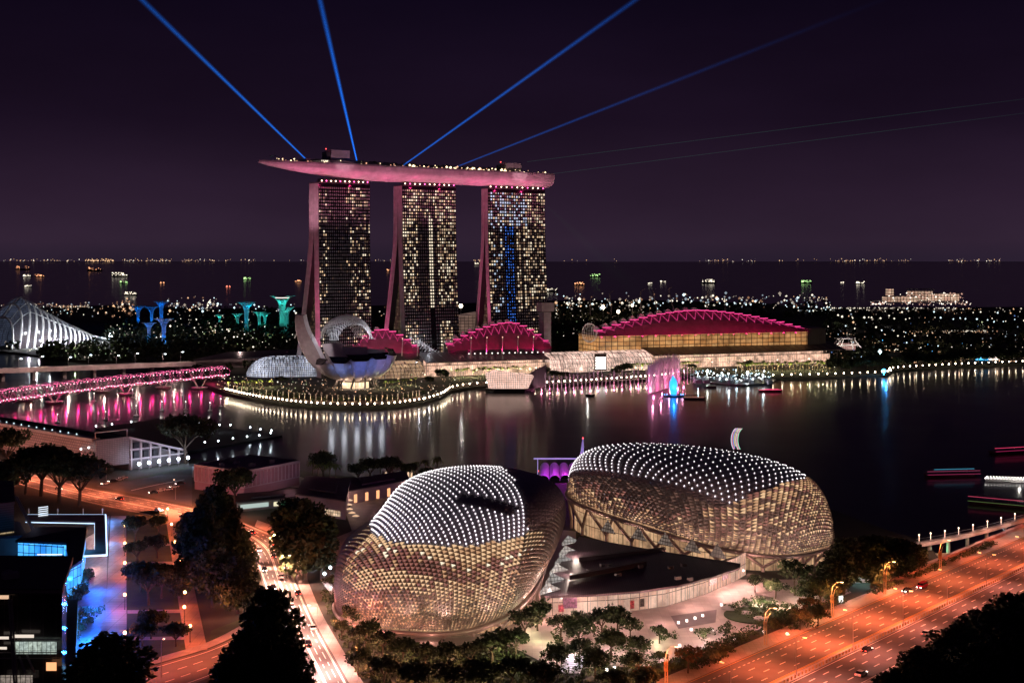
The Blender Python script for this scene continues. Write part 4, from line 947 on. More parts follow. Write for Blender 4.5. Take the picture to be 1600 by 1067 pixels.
def specks(name, regions, mats, kindlabel=None, seed=1):
    q = MB(); rr = random.Random(seed)
    for (x0, x1, ya, yb, n, r0_, r1_, zlo, zhi, mi) in regions:
        for _ in range(n):
            p = G(rr.uniform(x0, x1), rr.uniform(ya, yb), 2.6); p.z += rr.uniform(zlo, zhi); k_ = rr.choice(mi) if isinstance(mi, (list, tuple)) else mi; q.gem(p, (r0_+(r1_-r0_)*rr.random()**3.5)*p.y/1700, k_+5 if rr.random() < .6 else k_)
    return tag(q.build(name, mats), None, None, None, 'stuff')
gl = [glow('garden_white', (1, .90, .72), 1.5), glow('garden_warm', (1, .58, .32), 1.2), glow('garden_cool', (.7, .92, 1), 1.8), glow('garden_green', (.75, 1, .45), .6), glow('garden_blue', (.1, .5, 1), 2.0), glow('garden_white_dim', (1, .82, .66), .38), glow('garden_warm_dim', (1, .5, .28), .3), glow('garden_cool_dim', (.7, .85, 1), .4), glow('garden_green_dim', (.7, 1, .5), .22), glow('garden_blue_dim', (.2, .4, 1), .4)]
specks('garden_lights', [(100, 200, 548, 572, 70, .5, 1.4, 6, 12, (0, 3, 3)), (240, 400, 505, 548, 130, .5, 1.7, 6, 17, (0, 0, 3)), (320, 480, 520, 560, 90, .5, 1.5, 6, 15, (0, 3)), (390, 470, 556, 575, 30, .5, 1.2, 2, 9, (0, 3)), (170, 215, 518, 545, 22, .5, 1.4, 8, 16, (0, 0, 3)),
    (176, 212, 478, 500, 60, .6, 2.2, 3, 22, (1, 1, 0)), (262, 345, 476, 500, 70, .6, 2.6, 4, 24, (0, 0, 1, 2)), (60, 170, 480, 500, 60, .5, 1.6, 2, 14, (0, 1, 2)), (-20, 60, 478, 500, 30, .5, 1.5, 2, 10, (0, 1)), (0, 20, 520, 548, 12, .6, 1.5, 2, 8, (0,)), (20, 165, 542, 552, 34, .6, 1.2, 1, 3, (0,)),
    (345, 470, 478, 500, 26, .6, 1.6, 6, 14, (0, 2)), (580, 640, 480, 500, 14, .6, 1.5, 3, 12, (0, 1)), (866, 1030, 476, 500, 120, .7, 2.6, 8, 30, (0, 0, 1, 2)), (1030, 1300, 474, 488, 170, .6, 2.3, 8, 28, (0, 0, 1, 2)), (866, 960, 505, 545, 40, .4, 1.2, 8, 16, (0, 3)), (1290, 1600, 500, 530, 34, .5, 1.7, 6, 16, (0, 5, 2, 1)), (1290, 1600, 530, 568, 60, .5, 1.3, 5, 12, (0, 1, 1, 2, 4)), (1330, 1600, 484, 492, 60, .5, 1.6, 2, 6, (0, 0, 1))], gl, seed=4)
specks('expressway_lights', [(1292, 1490, 482.5, 484, 110, .6, 1.1, 2, 3, (0,)), (1420, 1550, 519, 522, 130, .5, 1.0, 2, 3, (0, 1)), (1270, 1340, 522, 526, 70, .5, 1.0, 2, 3, (0, 1)), (1345, 1410, 538, 545, 60, .5, 1.0, 2, 3, (1, 0)), (0, 90, 476, 481, 60, .5, 1.0, 2, 3, (0, 1)), (90, 140, 478, 482, 60, .5, .9, 2, 3, (0, 1)), (1240, 1305, 486, 489, 40, .7, 1.2, 2, 4, (0, 2)), (860, 930, 479, 482, 60, .6, 1.1, 6, 8, (0, 1)), (1210, 1600, 566, 572, 150, .4, 1.0, 3, 6, (1, 1, 0))], gl, seed=9)
def rowlights(name, rows, mats, seed=5):
    q = MB(); rr = random.Random(seed)
    for (x0, y0, x1, y1, n, r_, z, mi) in rows:
        for k in range(n):
            f = (k+rr.uniform(-.7, .7))/max(1, n-1); p = G(lerp(x0, x1, f), lerp(y0, y1, f)+rr.gauss(0, 1.1), 2.6); p.z += z*rr.uniform(.7, 1.2); s_ = r_*p.y/1700*(.45+.75*rr.random())
            if rr.random() < .22: continue
            q.gem(p, s_, rr.choice(mi))
    return tag(q.build(name, mats), None, None, None, 'stuff')
rowlights('road_lights', [(1290, 490, 1600, 497, 22, 1.2, 12, (0, 5, 2)), (1300, 503, 1420, 508, 14, 1.4, 11, (0,)), (1440, 506, 1600, 512, 16, 1.2, 11, (0, 2)), (1290, 519, 1420, 527, 13, 1.2, 10, (0, 0, 2)), (1420, 523, 1560, 520, 40, .9, 3, (0, 1)), (1360, 533, 1600, 541, 18, 1.0, 10, (0, 1, 7)), (1350, 548, 1420, 553, 30, .8, 3, (1,)), (1340, 543, 1410, 549, 24, .8, 3, (1, 0)), (1420, 551, 1600, 556, 14, 1.2, 8, (0, 2)), (1225, 485, 1300, 488, 16, 1.2, 10, (0, 2)), (870, 483, 1000, 486, 14, 1.6, 12, (0, 1)), (1030, 480, 1200, 483, 16, 1.4, 12, (0, 2)), (300, 492, 470, 495, 12, 1.2, 12, (0, 2)), (0, 497, 110, 490, 12, 1.1, 8, (0, 1))], gl)
# tall lights with real star-bright lamps
for px, py, Y, s, nm in ((720, 478, 1700, 2.6, 'bright floodlight behind the dim amber glass box'), (942, 480, 2300, 3.4, 'brightest of the floodlights above the woods right of the towers'), (966, 487, 2250, 3.0, 'lower right floodlight above the woods right of the towers'), (988, 477, 2400, 2.6, 'warm floodlight above the woods, furthest right of three')):
    q = MB(); c = P(px, py, Y); q.tube([(c.x, c.y, 2), c], .5, 5); q.ball(c, s, 1); tag(q.build('floodlight_mast', [grey, glow('flood_white', (1, .85, .6), 9)]), nm, 'floodlight')
for i, (px, py, hp_, tilt) in enumerate(((922, 484, 18, 0), (955, 480, 22, -3), (1001, 485, 30, 0), (1026, 480, 26, -6), (1052, 480, 28, -8), (1104, 478, 24, 2), (1133, 478, 18, 2))):
    Y = 2500; a = P(px, py, Y); b_ = P(px+tilt, py-hp_, Y); q = MB(); q.tube([(a.x, a.y, 2), a, b_], [1.2, 1.0, .6], 4); q.tube([b_, b_+Vector((8, 0, 4))], .5, 4)
    tag(q.build('construction_crane', mat('crane_grey', (.3, .24, .26), .6)), 'slim construction crane standing among the bright lights behind the woods', 'crane', 'cranes behind the woods')
lamp('POINT', P(955, 482, 2380)+Vector((0, -40, 0)), 60000, WARM, 2); lamp('POINT', P(1045, 482, 2380), 60000, WARM, 2)
# ---- supertrees
def supertree(seed=1):
    root = thing('supertree', 's', 'supertree', (0, 0, -500)); o0 = Vector((0, 0, -500)); rr = random.Random(seed); H = 36
    q = MB(); q.lathe(o0, [(2.6, 0), (2.0, 8), (1.7, 20), (1.9, 27)], 12); q.build('trunk', panelled('planted_trunk', (.30, .34, .36), 1.2, 1.5, .3, .4), root)
    q = MB(); n = 26
    for k in range(n):
        a = 2*PI*k/n; ca, sa = math.cos(a), math.sin(a); pr = [(2.7, 2), (2.5, 14), (2.8, 24), (4.5, 30), (8, 34), (12.5, 36)]
        q.tube([o0+Vector((ca*r, sa*r, z)) for r, z in pr], .26, 4)
        for (r, z) in ((5, 31), (8, 34), (11, 35.5)): b_ = a+2*PI/n; q.tube([o0+Vector((ca*r, sa*r, z)), o0+Vector((math.cos(b_)*r, math.sin(b_)*r, z))], .2, 3)
    q.build('branches', mat('supertree_steel', (.55, .55, .6), .5), root); return root
stp = supertree()
for i, (px, ytop, yb, hue, lb) in enumerate(((216, 484, 511, 0, 'far left small blue'), (237, 485, 510, 0, 'small blue, second from the left'), (252, 476, 508, 0, 'tallest blue, furthest back'), (233, 511, 538, 0, 'low blue, in front on the left'), (256, 505, 540, 0, 'broadest bright blue, in front'), (343, 497, 513, 1, 'smallest teal, leftmost of its group'), (371, 496, 518, 1, 'slender teal, second from the left of its group'), (385, 478, 516, 2, 'tall wide blue teal, rising above its neighbours'), (405, 493, 517, 1, 'bright teal with a close neighbour'), (414, 495, 516, 1, 'dim teal standing close behind the bright one'), (441, 468, 518, 1, 'tallest teal, topped by a small lit pod'), (448, 486, 519, 1, 'bright teal in front of the podded one'))):
    p = G(px, yb, FZ); h = (yb-ytop)*p.y/F+6; s = h/36; lb = lb+' supertree glowing above the dark gardens'
    if i == 0: stp.location = p; stp.scale = (s, s, s); stp['label'] = lb; stp['group'] = 'supertrees in the gardens'; o = stp
    else: o = dup(stp, p, i, s, lb, 'supertrees in the gardens')
    c_ = ((.0, .22, 1), (.04, 1, .75), (.0, .55, .9))[hue]; k = s*s
    lamp('POINT', p+Vector((0, 0, 31.5*s)), 3400*k, c_, .4)
    for a in (-1.9, -1.0): lamp('POINT', p+Vector((math.cos(a)*9*s, math.sin(a)*9*s, 12*s)), 1900*k*(1 if hue == 0 else .35), c_, .4); 
    lamp('POINT', p+Vector((0, -11*s, 25*s)), 1100*k, c_, .4)
q = MB(); c = P(441, 466, 2000); q.lathe(c, [(6, -2), (10, 0), (9, 2.5), (3, 4)], 12, 0); q.lathe(c+Vector((0, 0, -.1)), [(10.3, .4), (10.3, 1.4)], 12, 1); tag(q.build('viewing_pod', [grey, n_white]), 'round lit viewing pod on top of the tallest teal supertree', 'viewing pod')
# ---- ribbed glass garden dome
ga, gb = G(26, 545, FZ), G(172, 531, FZ); gd = (gb-ga); GL = gd.length; gd.normalize(); gn = Vector((-gd.y, gd.x, 0))
dome = thing('ribbed_garden_dome', 'white ribbed glass garden dome like a shell on the left shore', 'garden dome', ga.lerp(gb, .4))
def gh(s): return 64*((.62+.38*math.sin(PI/2*min(1, s/.13))) if s < .13 else max(0, 1-((s-.13)/.9)**1.05)*(1-.12*math.sin(PI*min(1, (s-.13)/.87))))
def rib(s, k): # leaning arch
    h = gh(s)*(1 if k is None else k); wd = 10+24*math.sin(PI*(.2+.75*s)); pts = []
    for i in range(19):
        a = PI*i/18; c_ = math.cos(a); hh = math.sin(a)
        pts.append(ga+gd*(GL*s+hh*h*.34-10)+gn*(24-c_*wd)+Vector((0, 0, h*hh**.75)))
    return pts
qr = MB(); qg = MB(); n = 15; prev = None
for i in range(n+1):
    s = i/n*.9; r_ = rib(s, None); qr.tube(r_, 1.5, 5); r2_ = [p*.985+(ga+gd*GL*s)*.015 for p in r_]
    if prev:
        for k in range(18): qg.poly([prev[k], prev[k+1], r2_[k+1], r2_[k]])
    prev = r2_
tip = gb; rid = [rib(i/n*.9, None)[9] for i in range(n+1)]+[tip]; qr.tube(rid, 1.3, 5)
for f in (4, 6): qr.tube([rib(i/n*.9, None)[f] for i in range(n+1)]+[tip], .5, 4)
for f in (12, 14): qr.tube([rib(i/n*.9, None)[f] for i in range(n+1)]+[tip], .5, 4)
qr.build('rib', mat('rib_white', (.85, .85, .88), .4), dome); qg.build('dome_glass', litglass('dome_glow', (.4, .48, .75), (.25, .32, .55), .16, 3, 3, .1, .03), dome)
for i in range(10):
    s = .02+.9*i/9; p = ga+gd*GL*s-gn*(16); lamp('POINT', p+Vector((0, 0, 9)), 15000, (.92, .92, 1), .6)
for i in range(4): p = ga+gd*GL*(.0+.14*i)-gn*(30)+Vector((0, 0, 26)); lamp('POINT', p, 16000, (.9, .92, 1), .6)
q = MB(); q.ball(gb+Vector((3, -6, 7)), 3.2); tag(q.build('floodlight', glow('flood_cool', (.75, .92, 1), 10, True)), 'bright blue white floodlight at the low tip of the ribbed dome', 'floodlight')
lamp('POINT', gb+Vector((8, -10, 12)), 26000, (.35, .6, 1), 1)

for px, py, c_ in ((1310, 515, WHITE), (1380, 510, WHITE), (1450, 522, WARM), (1530, 515, WHITE), (1590, 530, WARM), (1360, 545, WARM), (1440, 548, WARM), (1520, 552, (1, .8, .6)), (1575, 556, WARM), (120, 560, (.9, 1, .6)), (160, 556, (.9, 1, .6)), (340, 535, WARM), (420, 540, (.9, 1, .6)), (280, 540, WARM), (380, 555, WARM)):
    p = G(px, py, 2.6); lamp('POINT', p+Vector((0, -6, 15)), 5200, c_, .5)  # point lights added so some foliage in the woods shows lit
# ================================================================== THE TWO SHELL HALLS
alu = mat('hood_aluminium', (.48, .41, .37), .38, .55, .15, .3)
alu2 = mat('hood_aluminium_dark', (.42, .35, .38), .42, .5, .15, .3)
rimm = mat('rim_metal', (.42, .33, .31), .35, .5, .1)
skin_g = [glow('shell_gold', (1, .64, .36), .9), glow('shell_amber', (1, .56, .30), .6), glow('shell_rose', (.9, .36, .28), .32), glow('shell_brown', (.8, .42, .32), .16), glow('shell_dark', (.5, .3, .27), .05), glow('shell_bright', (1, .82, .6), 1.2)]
roof_panel = mat('shell_roof', (.50, .42, .50), .5, .3, .15, .3)
roof_dot = glow('roof_lamp', (1, .93, .95), 2.3, True)
def shell(name, label, C, A, B, rot, Zr, apex, H, NU, NV, roof, lits, prm, cols=False, squeeze=0):
    """a lattice of diamonds over a rounded plan; every diamond is a folded hood over a lit pane"""
    t_ = thing(name, label, 'concert hall', (C[0], C[1], NZ), 'twin shell halls')
    cr, sr = math.cos(rot), math.sin(rot); pw, amax, sq = prm[:3]
    def S(u, v):
        a = u*math.sqrt(max(0, 1-v*v/2)); b_ = v*math.sqrt(max(0, 1-u*u/2)); r = math.sqrt(a*a+b_*b_)
        ct, st_ = (a/r, b_/r) if r > 1e-6 else (1, 0)
        al = r*amax; Rr = math.tanh(pw*max(0, math.sin(al)))/math.tanh(pw); zc = math.cos(al); zf = (max(0, zc)**sq if zc > 0 else -abs(zc)**1.0)
        zmin = -abs(math.cos(amax)) if math.cos(amax) < 0 else math.cos(amax)**sq
        zn = (zf-zmin)/(1-zmin)                         # 0 rim .. 1 apex
        sup = (abs(ct)**prm[3]+abs(st_)**prm[3])**(-1/prm[3])     # a rounded rectangle in plan
        sup = 1+(sup-1)*r*r; x = A*Rr*ct*sup; y = B*Rr*st_*sup
        if squeeze and x < 0: x *= 1-squeeze*math.sin(PI*min(1, max(0, (zn-.42)/.55)))
        x += apex[0]*zn; y += apex[1]*zn
        X_ = C[0]+cr*x-sr*y; Y_ = C[1]+sr*x+cr*y
        zr = Zr(x/A, y/B); z = zr+(H-zr)*zn
        return Vector((X_, Y_, z)), zn, ct, st_
    n2, m2 = NU*2, NV*2; grid = {}
    for i in range(n2+1):
        for j in range(m2+1): grid[i, j] = S(-1+2*i/n2, -1+2*j/m2)
    q = MB(); qh = MB(); qd = MB(); ql = MB(); rr = random.Random(NU)
    Cc = Vector((C[0], C[1], 14))
    for i in range(1, n2):
        for j in range(1, m2):
            if (i+j) % 2 == 0: continue
            # cell with corners at (i-1,j),(i,j-1),(i+1,j),(i,j+1) which are lattice nodes
            c4 = [(i-1, j), (i, j-1), (i+1, j), (i, j+1)]
            pts = [grid[k][0] for k in c4]; ctr, zn, ct, st_ = grid[i, j]
            nrm = (pts[2]-pts[0]).cross(pts[3]-pts[1])
            if nrm.length < 1e-6: continue
            nrm.normalize()
            if nrm.dot(ctr-Cc) < 0: nrm = -nrm
            size = ((pts[2]-pts[0]).length+(pts[3]-pts[1]).length)*.25
            k = roof(ctr, zn, -1+2*i/n2, -1+2*j/m2, nrm)
            if k:
                q.poly(pts, 6)
                if k == 1 and (not cols or i % 2):
                    d = Vector((0, 0, 1))-nrm*nrm.z; d = d.normalized() if d.length > 1e-3 else Vector((0, 1, 0)); e_ = nrm.cross(d)
                    p = ctr+nrm*.15; a_, b_ = .40, .25; qd.mesh([p+d*a_, p+e_*b_, p-d*a_, p-e_*b_, p+nrm*.35], [(0, 1, 4), (1, 2, 4), (2, 3, 4), (3, 0, 4)])
                else:
                    tip = ctr+nrm*.25; qh.mesh(pts+[tip], [(0, 1, 4), (1, 2, 4), (2, 3, 4), (3, 0, 4)], 1)
                continue
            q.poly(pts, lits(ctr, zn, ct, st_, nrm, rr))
            # hood: the two upper edges of the diamond folded out to a beak
            o_ = sorted(range(4), key=lambda k: -pts[k].z); top = o_[0]
            l_, r_, bt = pts[(top+3) % 4], pts[(top+1) % 4], pts[(top+2) % 4]; tp = pts[top]
            beak = ctr+nrm*size*.62+(bt-tp)*.02
            mid_ = lambda p, f: p.lerp(ctr, f)
            qh.mesh([tp, l_, r_, beak], [(0, 1, 3), (0, 3, 2)], 0)
            off = nrm*.06
            ql.poly([l_+off, bt+off, bt+off+(tp-bt)*.10, l_+off+(r_-l_)*.07]); ql.poly([bt+off, r_+off, r_+off+(l_-r_)*.07, bt+off+(tp-bt)*.10])
    q.build('shell_skin', skin_g+[roof_panel], t_); h_ = qh.build('sun_hood', [alu, alu2], t_); h_['kind'] = 'stuff'; d_ = qd.build('roof_lamp', roof_dot, t_); d_['kind'] = 'stuff'
    l_ = ql.build('lattice_bar', alu, t_); l_['kind'] = 'stuff'
    # rim, glazed base, V struts
    rim = []; n = 96
    for k in range(n+1):
        th = 2*PI*k/n; c_, s_ = math.cos(th), math.sin(th); m_ = max(abs(c_), abs(s_))
        # walk the border of the square so the rim follows the lattice edge
        u = max(-1, min(1, c_*1.42)); v = max(-1, min(1, s_*1.42)); rim.append(None)
    border = [(-1+2*k/24, -1) for k in range(24)]+[(1, -1+2*k/24) for k in range(24)]+[(1-2*k/24, 1) for k in range(24)]+[(-1, 1-2*k/24) for k in range(24)]
    rim = [S(u, v)[0] for u, v in border]
    return t_, rim, S
def out(rim, C, d):   # push a ring of points outwards in plan
    r = []
    for p in rim:
        v = Vector((p.x-C[0], p.y-C[1], 0)).normalized(); r.append(p+v*d)
    return r
def base(t_, rim, C, zb, inset, glassm, strut_every, name='glazed_base', sz=.55, skip=None, rimr=.8, rimo=.7):
    n = len(rim); ro = out(rim, C, rimo); q = MB(); q.tube([p-Vector((0, 0, .7)) for p in ro+[ro[0]]], rimr, 7, cap=False)
    ri = out(rim, C, -1.2)
    for k in range(n): j = (k+1) % n; q.poly([ro[k]-Vector((0, 0, 1)), ro[j]-Vector((0, 0, 1)), ri[j]-Vector((0, 0, .4)), ri[k]-Vector((0, 0, .4))])
    q.build('rim', rimm, t_, smooth=True)
    g_ = out(rim, C, -inset); q = MB()
    for k in range(n):
        j = (k+1) % n; a, b_ = g_[k], g_[j]; q.poly([(a.x, a.y, zb), (b_.x, b_.y, zb), (b_.x, b_.y, b_.z-.5), (a.x, a.y, a.z-.5)])
    q.build(name, glassm, t_)
    f_ = out(rim, C, -inset+1.5)
    for k in range(0, n, strut_every):
        m_ = (k+strut_every//2) % n; j = (k+strut_every) % n
        q = MB(); foot = Vector((f_[m_].x, f_[m_].y, zb)); knee = foot+Vector((0, 0, (rim[m_].z-zb)*.25))
        q.tube([foot, knee], .7, 6); q.tube([knee, ro[k]-Vector((0, 0, .9))], [sz, sz*.8], 6); q.tube([knee, ro[j]-Vector((0, 0, .9))], [sz, sz*.8], 6)
        q.build('strut', rimm, t_)
# ---- left shell
C1 = (-23.0, 444.0)
def roof1(p, zn, u, v, nrm):
    px = 800+F*p.x/p.y; py = HOR+F*(CAMH-p.z)/p.y
    if zn < .61 or nrm.z < .25: return 0
    x, y = p.x-C1[0], p.y-C1[1]
    if x > 30.2-.19*(y+36): return 2
    if abs(v+.285) < .036 and .05 < u < .32: return 2      # the dark inspection slot
    return 1
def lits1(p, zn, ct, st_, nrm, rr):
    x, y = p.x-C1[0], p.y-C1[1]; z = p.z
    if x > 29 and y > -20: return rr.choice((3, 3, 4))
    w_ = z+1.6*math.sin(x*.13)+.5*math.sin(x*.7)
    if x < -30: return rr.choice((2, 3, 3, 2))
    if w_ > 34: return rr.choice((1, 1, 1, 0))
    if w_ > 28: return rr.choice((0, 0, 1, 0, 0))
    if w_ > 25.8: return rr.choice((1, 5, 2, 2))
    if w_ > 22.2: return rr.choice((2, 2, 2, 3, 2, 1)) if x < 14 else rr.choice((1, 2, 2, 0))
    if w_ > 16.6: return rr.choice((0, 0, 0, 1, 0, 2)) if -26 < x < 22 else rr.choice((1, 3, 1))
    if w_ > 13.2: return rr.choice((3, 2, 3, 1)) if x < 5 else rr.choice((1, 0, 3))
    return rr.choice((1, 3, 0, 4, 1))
warmbase = litglass('hall_base_glow', (1, .62, .34), (.8, .42, .22), .95, 2.2, 4.5, .06, .09, lo=.15, sampled=True)
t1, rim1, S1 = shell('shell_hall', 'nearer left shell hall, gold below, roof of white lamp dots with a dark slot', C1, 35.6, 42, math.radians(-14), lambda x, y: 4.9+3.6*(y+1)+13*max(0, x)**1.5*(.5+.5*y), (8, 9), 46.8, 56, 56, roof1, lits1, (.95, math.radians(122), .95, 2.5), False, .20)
base(t1, rim1, C1, NZ, 3.0, warmbase, 4)
# ---- right shell
C2 = (73.5, 545.0)
ROT2 = math.atan2(-86, 72)
def roof2(p, zn, u, v, nrm):
    if u > .43-.07*v or u < -.86: return 0
    if v < -.60: return 0
    return 2 if v < -.53 else 1
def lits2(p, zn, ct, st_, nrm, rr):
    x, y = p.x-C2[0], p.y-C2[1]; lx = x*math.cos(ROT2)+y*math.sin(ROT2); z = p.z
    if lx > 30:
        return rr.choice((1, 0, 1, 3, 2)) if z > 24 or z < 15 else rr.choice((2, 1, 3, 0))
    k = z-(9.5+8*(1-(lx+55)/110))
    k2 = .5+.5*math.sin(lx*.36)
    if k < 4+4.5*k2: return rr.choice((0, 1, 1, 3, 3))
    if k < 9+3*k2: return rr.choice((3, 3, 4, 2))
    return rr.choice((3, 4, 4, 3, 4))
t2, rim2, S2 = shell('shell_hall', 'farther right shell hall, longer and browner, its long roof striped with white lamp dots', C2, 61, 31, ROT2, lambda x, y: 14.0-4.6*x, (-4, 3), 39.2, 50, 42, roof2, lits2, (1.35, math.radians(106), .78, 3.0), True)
base(t2, rim2, C2, NZ, 3.5, warmbase, 4, sz=.7)
# lamps: warm uplights at the foot of both shells, lamps beneath the rims
for C_, rim in ((C1, rim1), (C2, rim2)):
    fo = out(rim, C_, 4.5); fi = out(rim, C_, 9)
    for k in range(0, len(rim), 8):
        if fo[k].y > C_[1]+12: continue
        lamp('POINT', (fo[k].x, fo[k].y, 4.2), 420, (1, .45, .35), .3)
    for k in range(0, len(rim), 6):
        if fi[k].y > C_[1]+16: continue
        lamp('SPOT', (fi[k].x, fi[k].y, 6), 9000, (1, .6, .48), .4, (rim[k].x, rim[k].y, 26), 80, .8)
# soft reflected light of the waterfront masts on both roofs (flood masts standing behind the trees)
# ---- the dark lobby roof between them and its lit front
def gz(px, py, z): return G(px, py, z)
lob = thing('lobby_roof', 'broad dark fan shaped roof between the two shell halls, lit shopfronts beneath it', 'lobby', G(1000, 930, NZ))
LR = [(905, 838), (960, 848), (1030, 860), (1100, 871), (1157, 880), (1156, 886), (1120, 899), (1060, 914), (1000, 923), (930, 928), (851, 931), (866, 893)]
zz_ = [14, 14, 14, 14, 14, 13.5, 13, 12.6, 12.4, 12.2, 12, 13]
Rv = [G(px, py, z) for (px, py), z in zip(LR, zz_)]
q = MB(); q.poly(Rv); q.poly([p-Vector((0, 0, .7)) for p in Rv][::-1])
for i in range(len(Rv)): j = (i+1) % len(Rv); q.poly([Rv[i], Rv[i]-Vector((0, 0, .7)), Rv[j]-Vector((0, 0, .7)), Rv[j]])
rr = random.Random(4)
roofv = MB()
for k in range(9): p = G(rr.uniform(910, 1090), rr.uniform(884, 912), 13.5); roofv.box((p.x, p.y, 14.4), (1.2+rr.random(), .9+.6*rr.random(), 1.0), .5)
each(roofv, 'roof_vent', mat('vent_grey', (.2, .16, .17), .6), lob)
q.build('roof', panelled('lobby_roof_sheet', (.20, .12, .15), .6, 60, .08, .55, rough=.45), lob)
q = MB()
for a, b_, z in (((905, 872), (1040, 857), 14.6), ((890, 902), (1010, 880), 14.1)):
    p, r_ = G(*a, z), G(*b_, z); n_ = Vector((0, 2.2, 0)); q.prism([p, r_, r_+n_, p+n_], 13.2, 14.8)
each(q, 'roof_monitor', mat('monitor_dark', (.12, .08, .09), .5), lob)
Fv = [G(px, py, NZ) for px, py in ((853, 962), (905, 960), (975, 956), (1040, 947), (1100, 929), (1150, 907), (1165, 898))]
q = MB(); qp = MB(); qm = MB()
for i in range(len(Fv)-1):
    a, b_ = Fv[i], Fv[i+1]; q.poly([a, b_, b_+Vector((0, 0, 8.3)), a+Vector((0, 0, 8.3))])
    n = int((b_-a).length/2.2)
    for k in range(n): p = a.lerp(b_, (k+.5)/n)+Vector((0, -.15, 0)); qm.tube([p, p+Vector((0, 0, 8.3))], .07, 4)
q.build('glass_front', litglass('lobby_glow', (1, .66, .50), (.9, .5, .36), 1.0, 3.4, 4.2, .03, .12, lo=.4, sampled=True), lob); each(qm, 'mullion', rimm, lob)
for (i, f, w_, h_, zc, cols) in ((0, .72, 4.5, 3.4, 4, (.10, .05, .1)), (0, .45, 1.8, 2.2, 2.4, (.3, .05, .08)), (2, .18, 1.5, 2.6, 2.2, (.35, .05, .06)), (2, .42, 1.5, 2.6, 2.4, (.06, .05, .05)), (4, .25, 5.5, 3.2, 4, (.35, .3, .32)), (4, .62, 4.5, 3.2, 4, (.25, .2, .25))):
    a, b_ = Fv[i], Fv[i+1]; d = (b_-a).normalized(); p = a.lerp(b_, f); q = MB(); q.box(p+Vector((d.y, -d.x, 0))*.35+Vector((0, 0, zc)), (w_, .2, h_), math.atan2(d.y, d.x))
    q.build('wall_poster', mat('poster_%d%d' % (i, int(f*99)), cols, .5, var=.8, scale=1.6), lob)
q = MB(); a, b_ = G(857, 950, NZ), G(905, 948, NZ); q.prism([a, b_, b_+Vector((0, 1.2, 0)), a+Vector((0, 1.2, 0))], NZ+.1, 11); q.build('white_shop_wall', glow('shop_white', (1, .80, .74), 1.0, True), lob)
for k in range(8): p = Fv[0].lerp(Fv[-1], k/7); pp = G(870+k*40, 968-k*8, NZ); lamp('POINT', (pp.x, pp.y-3, 9.0), 2600, (1, .50, .40), .4)
for px, py, pw in ((1130, 928, 2600), (1170, 918, 2200), (1085, 950, 1600), (1200, 940, 1500), (1040, 975, 1300), (960, 985, 900), (1130, 980, 1100), (900, 1000, 900), (840, 1010, 800), (1080, 1000, 900), (1010, 1020, 700), (1180, 965, 900)):
    p = G(px, py, NZ); lamp('POINT', (p.x, p.y, 9), pw*2.2, (1, .55, .46), .4)
# glass pyramids in a row along each edge of the lobby roof
pyr = litglass('pyramid_glow', (.95, .88, .8), (.75, .72, .7), .75, 1.1, 1.1, .1, .3, frame=(.2, .18, .18))
first = None
for i, (px, py) in enumerate(((890, 846), (886, 862), (880, 876), (872, 891), (866, 906), (858, 921))):
    z = 13.2; c = G(px, py, z); a = Vector((3.2, .6, 0)); q = MB()
    q.mesh([c-a*.9+Vector((0, 2.2, -1)), c-a*.9+Vector((0, -2.2, -1)), c+a*1.2, c-a*.2+Vector((0, 0, 2.4))], [(0, 1, 3), (1, 2, 3), (2, 0, 3), (0, 2, 1)])
    o = q.build('glass_pyramid', pyr); tag(o, 'small lit glass skylight in the row between the left shell and the dark roof', 'skylight', 'glass skylights left of the dark roof')
for i, (px, py) in enumerate(((950, 832), (998, 843), (1040, 852), (1082, 862), (1122, 871))):
    c = G(px, py, 14.3); d = (G(1122, 871, 14.3)-G(950, 832, 14.3)).normalized(); q = MB()
    q.mesh([c-d*4.2, c+d*4.2, c+Vector((0, 4.4, 0)), c+Vector((0, 1.5, 4.6))], [(0, 1, 3), (1, 2, 3), (2, 0, 3), (0, 2, 1)])
    o = q.build('glass_pyramid', litglass('pyramid_dim%d' % i, (.8, .62, .5), (.5, .38, .32), .38, 1.2, 1.2, .12, .3, frame=(.12, .1, .1))); tag(o, 'triangular lit glass skylight in the row between the right shell and the dark roof', 'skylight', 'glass skylights right of the dark roof')

for px, py, pw in ((893, 858, 1500), (884, 884, 1500), (872, 912, 1300)): p = G(px, py, 16); lamp('POINT', p+Vector((1.5, 0, 0)), pw, (1, .78, .66), .3)  # added lights by the skylights, to brighten the left shell's right flank
# ================================================================== LEFT FOREGROUND: GRANDSTAND, PAVILION, SMALL BUILDINGS
gA = Vector((-223, 716, 0)); gw = Vector((-.736, .677, 0)); gnn = Vector((.677, .736, 0))
gs = thing('grandstand', 'long grandstand seen from behind, pale lattice wall on stilts and a stepped open end', 'grandstand', gA+gw*60+Vector((0, 0, NZ)))
def GS(s, v, z): p = gA+gw*s+gnn*v; p.z = z; return p
brickm = panelled('lattice_brick', (.42, .27, .24), 2.4, 1.5, .28, .45, off=.5)
q = MB(); q.poly([GS(0, 0, 6.5), GS(210, 0, 6.5), GS(210, 0, 20.2), GS(0, 0, 20.2)][::-1]); q.poly([GS(0, .6, 6.5), GS(210, .6, 6.5), GS(210, .6, 20.2), GS(0, .6, 20.2)]); q.poly([GS(0, 0, 6.5), GS(0, .6, 6.5), GS(0, .6, 20.2), GS(0, 0, 20.2)]); q.build('rear_wall', brickm, gs)
q = MB(); q.prism([GS(0, -.8, 0), GS(212, -.8, 0), GS(212, 4, 0), GS(0, 4, 0)], 20.25, 21.7); q.build('coping', mat('coping_pale', (.48, .40, .38), .6), gs)
q = MB(); 
